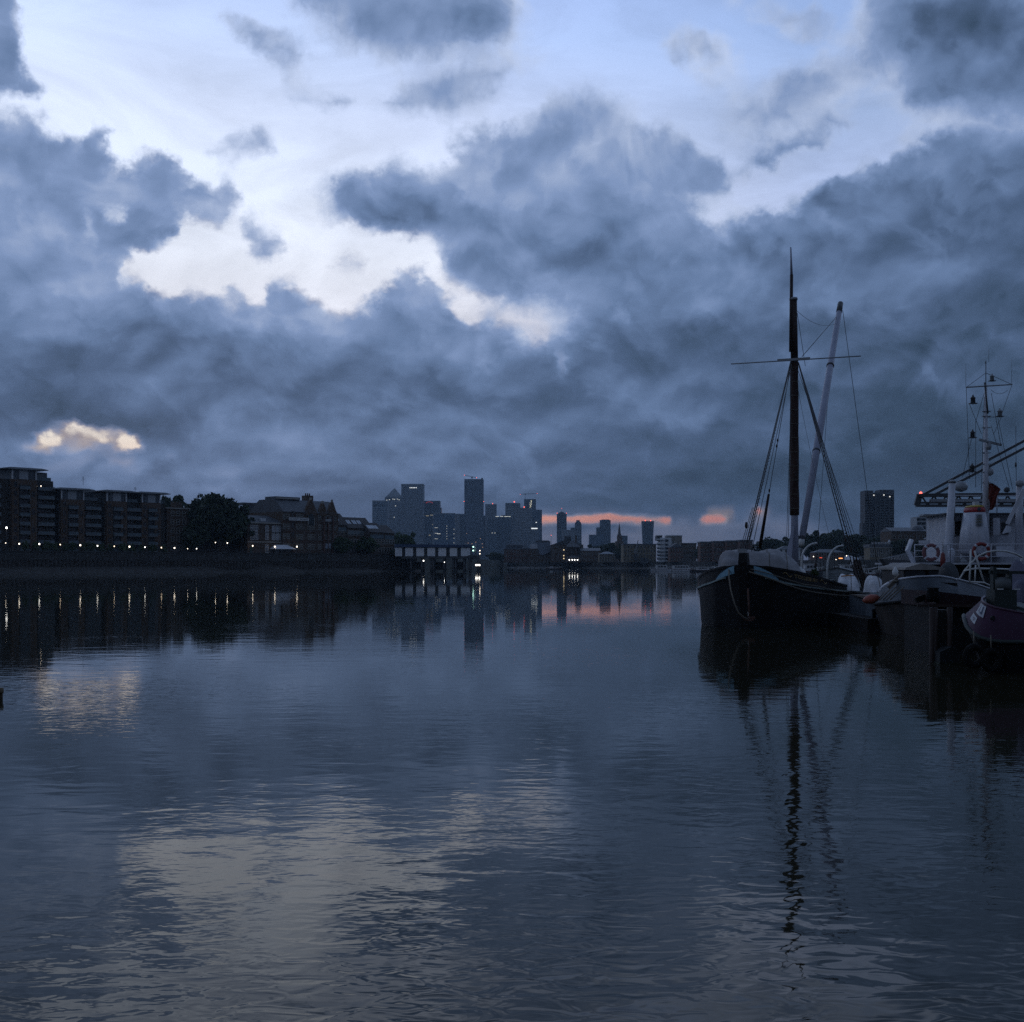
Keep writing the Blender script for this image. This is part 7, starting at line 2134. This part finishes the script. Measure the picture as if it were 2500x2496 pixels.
# right hand post with its lamp, boat davit
b = MB(); b.tube([sp(2487, 1345, 53.0), sp(2489, 1175, 53.0)], [0.16, 0.13], 12); b.build('derrick_post', WHITEB, sh)
MB().lathe([(0.06, -0.14), (0.17, -0.1), (0.17, 0.08), (0.06, 0.14)], 0, 0, 12).build('post_lamp', METAL_G, sh).location = sp(2490, 1180, 52.9)
b = MB(); b.bar(sp(2459, 1280, 52.4), sp(2500, 1196, 52.2), 0.2, 0.16); b.build('boat_davit', WHITEB, sh)
MB().prism([(-0.15, -0.3), (0.16, -0.22), (0.16, 0.0), (0.02, 0.05)], -0.08, 0.08).build('davit_head', WHITEB, sh).location = sp(2457, 1286, 52.4)
MB().tube([sp(2480, 1040), sp(2481, 1180)], 0.012, 4).build('whip_aerial', METAL_D, sh)
MB().blob(sp(2480, 1135), (0.05, 0.05, 0.14), 1).build('aerial_base', METAL_D, sh)
# flag
fl = thing('flag', 'furled dark red flag hanging beside the ship mast', 'flag', sl_ + sp(2413, 1180, 53.2))
b = MB(); rows = []
for j in range(10):
    f = j / 9
    wd = np.interp(f, [0, 0.2, 0.55, 0.8, 1.0], [0.12, 0.5, 0.38, 0.26, 0.12])
    rows.append([(0.02 + wd * i / 8 + 0.02 * math.sin(j), 0.07 * math.sin(i * 1.4 + j * 0.7) , -1.15 * f) for i in range(9)])
b.loft(rows, cap=False, closed=False).build('cloth', mat('dark_red_cloth', (0.13, 0.022, 0.014), 0.85, 0.3, 4), fl)
MB().tube([(0.0, 0, 0.1), (0.0, 0, -1.2)], 0.015, 5).build('halyard', ROPE, fl)
# lifebuoys
def lifebuoy(px, py, Y, label, m, rx=0.30):
    r = thing('lifebuoy', label, 'lifebuoy', sl_ + sp(px, py, Y), 0, 'lifebuoys on the ship rail')
    MB().tube([(rx * math.cos(t), 0, rx * math.sin(t)) for t in [2 * PI * i / 28 for i in range(28)]], 0.075, 10, closed=True).build('ring', m, r)
    for k in range(4):
        t = PI / 4 + PI / 2 * k
        MB().tube([((rx) * math.cos(t + d), 0, (rx) * math.sin(t + d)) for d in (-0.14, 0, 0.14)], 0.08, 10).build('band', WHITEB, r)
    return r
lifebuoy(2273, 1349, 51.5, 'faded pink lifebuoy on the left rail of the white ship', mat('faded_red_buoy', (0.19, 0.08, 0.085), 0.6, 0.15, 3))
lifebuoy(2395.5, 1347, 51.1, 'bright red lifebuoy with pale bands in front of the ship funnel', mat('red_buoy', (0.20, 0.02, 0.017), 0.55, 0.15, 3), 0.315)
r = thing('fender', 'narrow dark red fender hanging below the left ship rail', 'fender', sl_ + sp(2302, 1368, 51.1))
MB().lathe([(0.02, -0.36), (0.1, -0.25), (0.11, 0.0), (0.08, 0.25), (0.02, 0.33)], 0, 0, 12).build('body', mat('dark_red_vinyl', (0.16, 0.02, 0.016), 0.5, 0.15, 3), r)
MB().tube([(0, 0, 0.3), (0, 0, 0.75)], 0.012, 4).build('lanyard', ROPE, r)

# ---------------------------------------------------------------- gantry behind the ship
g = thing('loading_gantry', 'dark loading gantry with a long beam and slanting stays behind the white ship', 'gantry', (WX(2240, 110), 110, 0))
go_ = g.location.copy()
def gp(px, py, Y=110): return W(px, py, Y) - go_
b = MB()
b.bar(gp(2243, 1210), gp(2640, 1206), 0.6, 0.3); b.build('top_chord', METAL_D, g)
b = MB(); b.bar(gp(2237, 1235), gp(2640, 1235), 0.6, 0.22); b.bar(gp(2246, 1228), gp(2640, 1227), 0.5, 0.16); b.build('bottom_chord', METAL_D, g)
b = MB(); b.bar(gp(2238, 1235), gp(2245, 1208), 0.5, 0.25); b.build('end_post', METAL_D, g)
MB().box(gp(2271, 1220).x, gp(2640, 1220).x, -0.25, 0.25, gp(0, 1226).z, gp(0, 1219).z).build('side_panel', METAL_G, g)
b = MB()
for i in range(12):
    x0_ = 2250 + i * 30
    b.bar(gp(x0_, 1211), gp(x0_ + 15, 1234), 0.12); b.bar(gp(x0_ + 15, 1234), gp(x0_ + 30, 1211), 0.12)
b.build('lattice_brace', METAL_D, g)
for a, c in (((2256, 1207), (2640, 1002)), ((2286, 1206), (2640, 1022))):
    b = MB(); b.bar(gp(*a), gp(*c), 0.3, 0.22); b.build('stay', METAL_D, g)
for px in (2560, 2640):
    b = MB(); b.bar(gp(px, 1380 + 300), gp(px, 1000), 0.7, 0.7); b.build('tower_leg', METAL_D, g)
MB().lathe([(0.05, 0), (0.13, 0.08), (0.13, 0.2), (0.05, 0.28)], 0, 0, 8).build('warning_lamp', REDL, g).location = gp(2248, 1208.5)

# ---------------------------------------------------------------- tender with a tubular bow frame
td = thing('tender_boat', 'small grey tender with a white tubular bow frame before the ship', 'boat', (WX(2385, 38), 38, 0))
to_ = td.location.copy()
def tp(px, py, Y=38): return W(px, py, Y) - to_
rows, cap = [], []
for i in range(15):
    f = i / 14
    px = 2336 + (2440 - 2336) * f
    top = np.interp(f, [0, 0.15, 0.5, 1.0], [1414, 1418, 1428, 1446])
    Yt = 37.2 + 1.6 * f
    a = tp(px, top, Yt); wz = tp(px + 10 * (1 - f), 1490, Yt + 0.5); wz.z = -0.2
    rows.append([a, a.lerp(wz, 0.3) + Vector((0, -0.12, 0)), a.lerp(wz, 0.65), wz])
    cap.append([a + Vector((0, -0.03, -0.02)), a + Vector((0, -0.03, 0.03)), a + Vector((0, 0.08, 0.03)), a + Vector((0, 0.08, -0.02))])
MB().loft(rows, cap=False, closed=False).build('hull', mat('pale_grey_tender_paint', (0.20, 0.22, 0.25), 0.5, 0.2, 2), td)
MB().loft(cap, closed=True).build('gunwale', WHITEB, td)
bk = [[r[0], r[0] + Vector((0.1, 1.8, 0))] for r in rows]
MB().loft([[v + Vector((0, 0, -0.12)) for v in r] for r in bk], cap=False, closed=False).build('deck', METAL_D, td)
PALEP = mat('cream_pipe_paint', (0.55, 0.55, 0.52), 0.45, 0.1, 3)
def pipe(name, pts, rad=0.028): return MB().tube([tp(*p) for p in pts], rad, 8).build(name, PALEP, td)
pipe('arch', [(2337, 1432, 38.2), (2343, 1414, 38.1), (2356, 1392, 38), (2372, 1374, 37.9), (2390, 1357, 37.8), (2410, 1348, 37.8), (2432, 1345, 37.8), (2455, 1346, 37.9), (2478, 1352, 38), (2496, 1361, 38.2)])
pipe('arch', [(2496, 1361, 38.2), (2490, 1375, 38.2), (2484, 1390, 38.3), (2478, 1400, 38.3)])
pipe('post', [(2370, 1342, 37.6), (2369, 1380, 37.5), (2367, 1422, 37.4)])
pipe('post', [(2379, 1345, 37.6), (2390, 1384, 37.6), (2403, 1424, 37.7)])
pipe('post', [(2382, 1380, 38.6), (2380, 1420, 38.5)], 0.022)
pipe('cross_rail', [(2353, 1395, 37.9), (2370, 1390, 37.7), (2385, 1388.5, 37.7), (2420, 1389, 37.7), (2478, 1391, 38.2)])
pipe('toe_rail', [(2368, 1421, 37.4), (2402, 1423, 37.6), (2420, 1432, 37.8)])

# ---------------------------------------------------------------- dolphin, pontoon and purple boat
r = thing('maroon_pontoon', 'dark maroon pontoon between the grey boat and the purple boat', 'pontoon', (WX(2340, 33), 33, 0))
po_ = r.location.copy()
def pp(px, py, Y=33): return W(px, py, Y) - po_
a, c = pp(2286, 1442), pp(2405, 1460)
b = MB(); b.add([pp(2286, 1444), pp(2400, 1458), pp(2402, 1484), pp(2286, 1482)] + [v + Vector((0, 3, 0)) for v in (pp(2286, 1444), pp(2400, 1458), pp(2402, 1484), pp(2286, 1482))], [(0, 3, 2, 1), (4, 5, 6, 7), (0, 1, 5, 4), (1, 2, 6, 5), (2, 3, 7, 6), (3, 0, 4, 7)])
b.build('deck_edge', MAROON, r)
b = MB(); b.box(pp(2292, 0).x, pp(2400, 0).x, 0.15, 2.9, -0.4, pp(0, 1484).z); b.build('float', HULLB, r)
MB().bar(pp(2240, 1478, 33), pp(2390, 1480, 32.9), 0.07).build('fender_bar', WOODD, r)
MB().bar(pp(2236, 1466, 34), pp(2284, 1448, 34), 0.16).build('bracket', RUBBER, r)
MB().lathe([(0.16, pp(0, 1470).z), (0.19, pp(0, 1452).z), (0.14, pp(0, 1440).z), (0.17, pp(0, 1435).z)], pp(2278, 0).x, 0, 10).build('bollard', RUBBER, r)
d = thing('mooring_dolphin', 'dark timber mooring dolphin with a green weedy foot', 'dolphin', (WX(2300, 30.5), 30.5, -1.6))
z_ = lambda py: WZ(py, 30.5) + 1.6
x_ = lambda px: WX(px, 30.5) - WX(2300, 30.5)
for px in (2279, 2286, 2322): MB().lathe([(0.07, 0), (0.07, z_(1484))], x_(px), 0.1, 10).build('pile', WOODD, d)
MB().box(x_(2290), x_(2322), 0.2, 0.6, 0, z_(1490)).build('planking', mat('tarred_planks', (0.018, 0.016, 0.014), 0.8, 0.35, 2, stretch=(6, 1, 0.4)), d)
b = MB(); b.prism([(x_(2281), 0), (x_(2330), 0), (x_(2330), z_(1580)), (x_(2312), z_(1577)), (x_(2283), z_(1590))], -0.35, 0.3); b.build('concrete_foot', mat('wet_dark_concrete', (0.022, 0.025, 0.027), 0.7, 0.35, 2, spec=0.2), d)
b = MB(); b.box(x_(2280.5), x_(2332), -0.4, 0.32, 0, z_(1615)); b.build('weed_band', mat('green_weed', (0.01, 0.017, 0.007), 0.85, 0.4, 6, bump=0.02), d)
pb = thing('purple_boat', 'purple bowed boat with white name plates at the right edge', 'boat', (WX(2440, 28), 28, 0))
bo_ = pb.location.copy()
def bp(px, py, Y): return W(px, py, Y) - bo_
stn = [ # px top, py top, px bottom, py bottom, Y top, Y bottom
    (2404, 1457, 2353, 1503, 29.3, 29.0), (2399, 1461, 2354, 1512, 28.9, 28.6), (2398, 1466, 2360, 1530, 28.5, 28.2), (2402, 1471, 2372, 1545, 28.2, 27.85), (2412, 1477, 2392, 1557, 28.0, 27.6), (2428, 1483, 2420, 1565, 27.85, 27.45),
    (2450, 1488, 2450, 1568, 27.75, 27.35), (2480, 1494, 2485, 1568, 27.7, 27.3), (2530, 1503, 2540, 1570, 27.7, 27.3), (2620, 1515, 2640, 1578, 27.8, 27.4)]
rows, low, beltp, capr = [], [], [], []
for s_ in stn:
    a, c = bp(s_[0], s_[1], s_[4]), bp(s_[2], s_[3], s_[5])
    rows.append([a, a.lerp(c, 0.33) + Vector((-0.01, -0.04, 0.0)), a.lerp(c, 0.66) + Vector((-0.02, -0.06, 0.0)), c])
    wl = Vector((c.x + 0.55 * max(0, 1 - (s_[2] - 2353) / 150.0) + 0.1, c.y + 0.45, -0.3))
    low.append([c + Vector((0.02, 0.03, -0.02)), c.lerp(wl, 0.35) + Vector((0, -0.05, 0)), wl])
    beltp.append(c); capr.append(a)
MB().loft(rows, cap=False, closed=False).build('bow_plating', PURPLE, pb)
MB().loft(low, cap=False, closed=False).build('lower_hull', HULLB, pb)
MB().tube(beltp, 0.05, 8).build('rubbing_strake', GREENP, pb)
MB().tube(capr, 0.03, 8).build('rail_cap', mat('dark_plum_paint', (0.05, 0.012, 0.03), 0.45, 0.2, 2), pb)
MB().add([v + Vector((0, 0.03, -0.06)) for v in capr] + [v + Vector((1.5, 3.2, -0.06)) for v in (capr[-1], capr[0])], [tuple(range(len(capr) + 2))]).build('deck', GREENP, pb)
MB().add([capr[0], capr[0] + Vector((1.5, 3.2, 0)), beltp[0] + Vector((1.5, 3.2, 0)), beltp[0]], [(0, 1, 2, 3)]).build('far_plating', PURPLE, pb)
MB().loft([[low[0][k] + Vector((0, 0, 0)), low[0][k] + Vector((1.5, 3.2, 0))] for k in range(3)], cap=False, closed=False).build('far_hull', HULLB, pb)
# white plates
def plate(c0, c1, w_, h0, marks):
    """plate lying on the bow: (f0, f1) along the slope between two stations"""
    def P(s_, f): 
        i = int(s_); g_ = s_ - i
        def at(k): 
            a, c = rows[k][0], rows[k][3]
            q_ = a.lerp(c, f) + Vector((-0.012 - 0.02 * math.sin(PI * f), -0.03 - 0.055 * math.sin(PI * f), 0.0))
            return q_
        return at(i).lerp(at(min(i + 1, len(rows) - 1)), g_)
    n = 5
    b = MB().loft([[P(c0 + (c1 - c0) * i / n, h0), P(c0 + (c1 - c0) * i / n, (h0 + w_) / 2), P(c0 + (c1 - c0) * i / n, w_)] for i in range(n + 1)], cap=False, closed=False, smooth=False)
    o = b.build('name_plate', mat('weathered_white_plate', (0.34, 0.35, 0.37), 0.6, 0.2, 6), pb)
    for s0, s1, f0, f1 in marks:
        MB().loft([[P(c0 + (c1 - c0) * (s0 + (s1 - s0) * i / 3), h0 + (w_ - h0) * f0) + Vector((-0.004, -0.012, 0)), P(c0 + (c1 - c0) * (s0 + (s1 - s0) * i / 3), h0 + (w_ - h0) * f1) + Vector((-0.004, -0.012, 0))] for i in range(4)], cap=False, closed=False, smooth=False).build('plate_mark', mat('navy_mark', (0.02, 0.03, 0.07), 0.5, 0.1, 3), o)
plate(2.15, 3.75, 0.43, 0.08, [(0.18, 0.36, 0.1, 0.75), (0.62, 0.76, 0.1, 0.8), (0.18, 0.7, 0.66, 0.78)])
plate(1.7, 2.9, 0.74, 0.52, [(0.3, 0.8, 0.3, 0.5), (0.45, 0.65, 0.5, 0.75)])
MB().tube([(0, 0, 0), (0.02, -0.05, 0)], 0.05, 10).build('hawse_hole', HULLB, pb).location = bp(2421, 1509, 27.66)
wl_ = thing('windlass', 'dark green bow windlass on the purple boat deck', 'windlass', bo_ + bp(2455, 1468, 28.6))
zz = lambda py: WZ(py, 28.6) - WZ(1468, 28.6)
xx = lambda px: WX(px, 28.6) - WX(2455, 28.6)
for p in (2425, 2463): MB().box(xx(p - 4), xx(p + 4), -0.1, 0.1, -0.3, zz(1384 if p == 2425 else 1396)).build('bitt', GREENP, wl_)
MB().bar((xx(2415), 0, zz(1397)), (xx(2530), 0, zz(1399)), 0.07).build('cross_bar', GREENP, wl_)
MB().tube([(xx(2425), 0, zz(1428)), (xx(2463), 0, zz(1426))], 0.16, 12).build('barrel', mat('grey_drum_paint', (0.10, 0.11, 0.11), 0.6, 0.2, 3), wl_)
MB().box(xx(2418), xx(2472), -0.25, 0.25, -0.35, zz(1440)).build('bed', GREENP, wl_)
for p in (2431, 2472): MB().box(xx(p - 7), xx(p + 7), -0.28, -0.254, zz(1439.5), zz(1437)).build('bed_strip', FRAMEW, wl_)
heap('tarpaulin', 'dark grey tarpaulin over gear at the right edge behind the windlass', W(2500, 1470, 29.5), (0.36, 0.5, 0.68), 31, mat('slate_tarpaulin', (0.12, 0.12, 0.17), 0.8, 0.15, 3, bump=0.02), 0)
heap('tarpaulin', 'dark hooded cover below the left rail of the white ship', W(2316, 1412, 46), (0.36, 0.5, 0.55), 41, mat('charcoal_cover', (0.05, 0.055, 0.06), 0.8, 0.2, 3), 0)
for i, (px, py) in enumerate(((2378, 1602), (2420, 1612))):
    r = thing('tyre_fender', 'black tyre fender hanging under the purple bow, %s one' % ('left' if i == 0 else 'right'), 'tyre', W(px, py, 27.4), 0.2, 'tyre fenders under the purple bow')
    MB().tube([(0.2 * math.cos(t), 0, 0.2 * math.sin(t)) for t in [2 * PI * k / 20 for k in range(20)]], 0.08, 8, closed=True).build('tyre', RUBBER, r)
    MB().tube([(0, 0, 0.2), (0, 0.02, 0.55)], 0.015, 4).build('lanyard', ROPE, r)

r = thing('gap_shade_raft', 'added low dark raft standing in for the shaded gap between the barge and the grey boat', 'raft', (WX(2132, 46.5), 46.5, 0))  # made-up raft, added only to keep the water between the hulls dark
GAP_BLACK = mat('gap_shade_black', (0.014, 0.012, 0.011), 0.75, 0.35, 3, stretch=(1, 6, 1), spec=0.2)  # near black, stands in for the shade between the two boats
for i in range(9): MB().box(-0.95 + 0.21 * i, -0.95 + 0.21 * i + 0.19, -2.6, 3.0, 0.42, 0.5).build('plank', GAP_BLACK, r)
MB().box(-0.95, 0.93, -2.55, 2.95, -0.4, 0.416).build('float', GAP_BLACK, r)
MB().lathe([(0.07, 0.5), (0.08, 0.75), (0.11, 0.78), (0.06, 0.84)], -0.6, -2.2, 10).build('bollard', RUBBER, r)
# ---------------------------------------------------------------- morning haze
b = MB(); b.box(-3500, 3500, -120, 8200, -4.2, 275)
hm = node_mat('morning_haze')
N_, L_ = hm.node_tree.nodes, hm.node_tree.links
o_ = N_.new('ShaderNodeOutputMaterial'); v_ = N_.new('ShaderNodeVolumePrincipled')
v_.inputs['Color'].default_value = (0.62, 0.82, 1.0, 1)
v_.inputs['Density'].default_value = 0.000086
v_.inputs['Anisotropy'].default_value = 0.2
L_.new(v_.outputs[0], o_.inputs['Volume'])
h_ = b.build('haze', hm)
h_['kind'] = 'stuff'
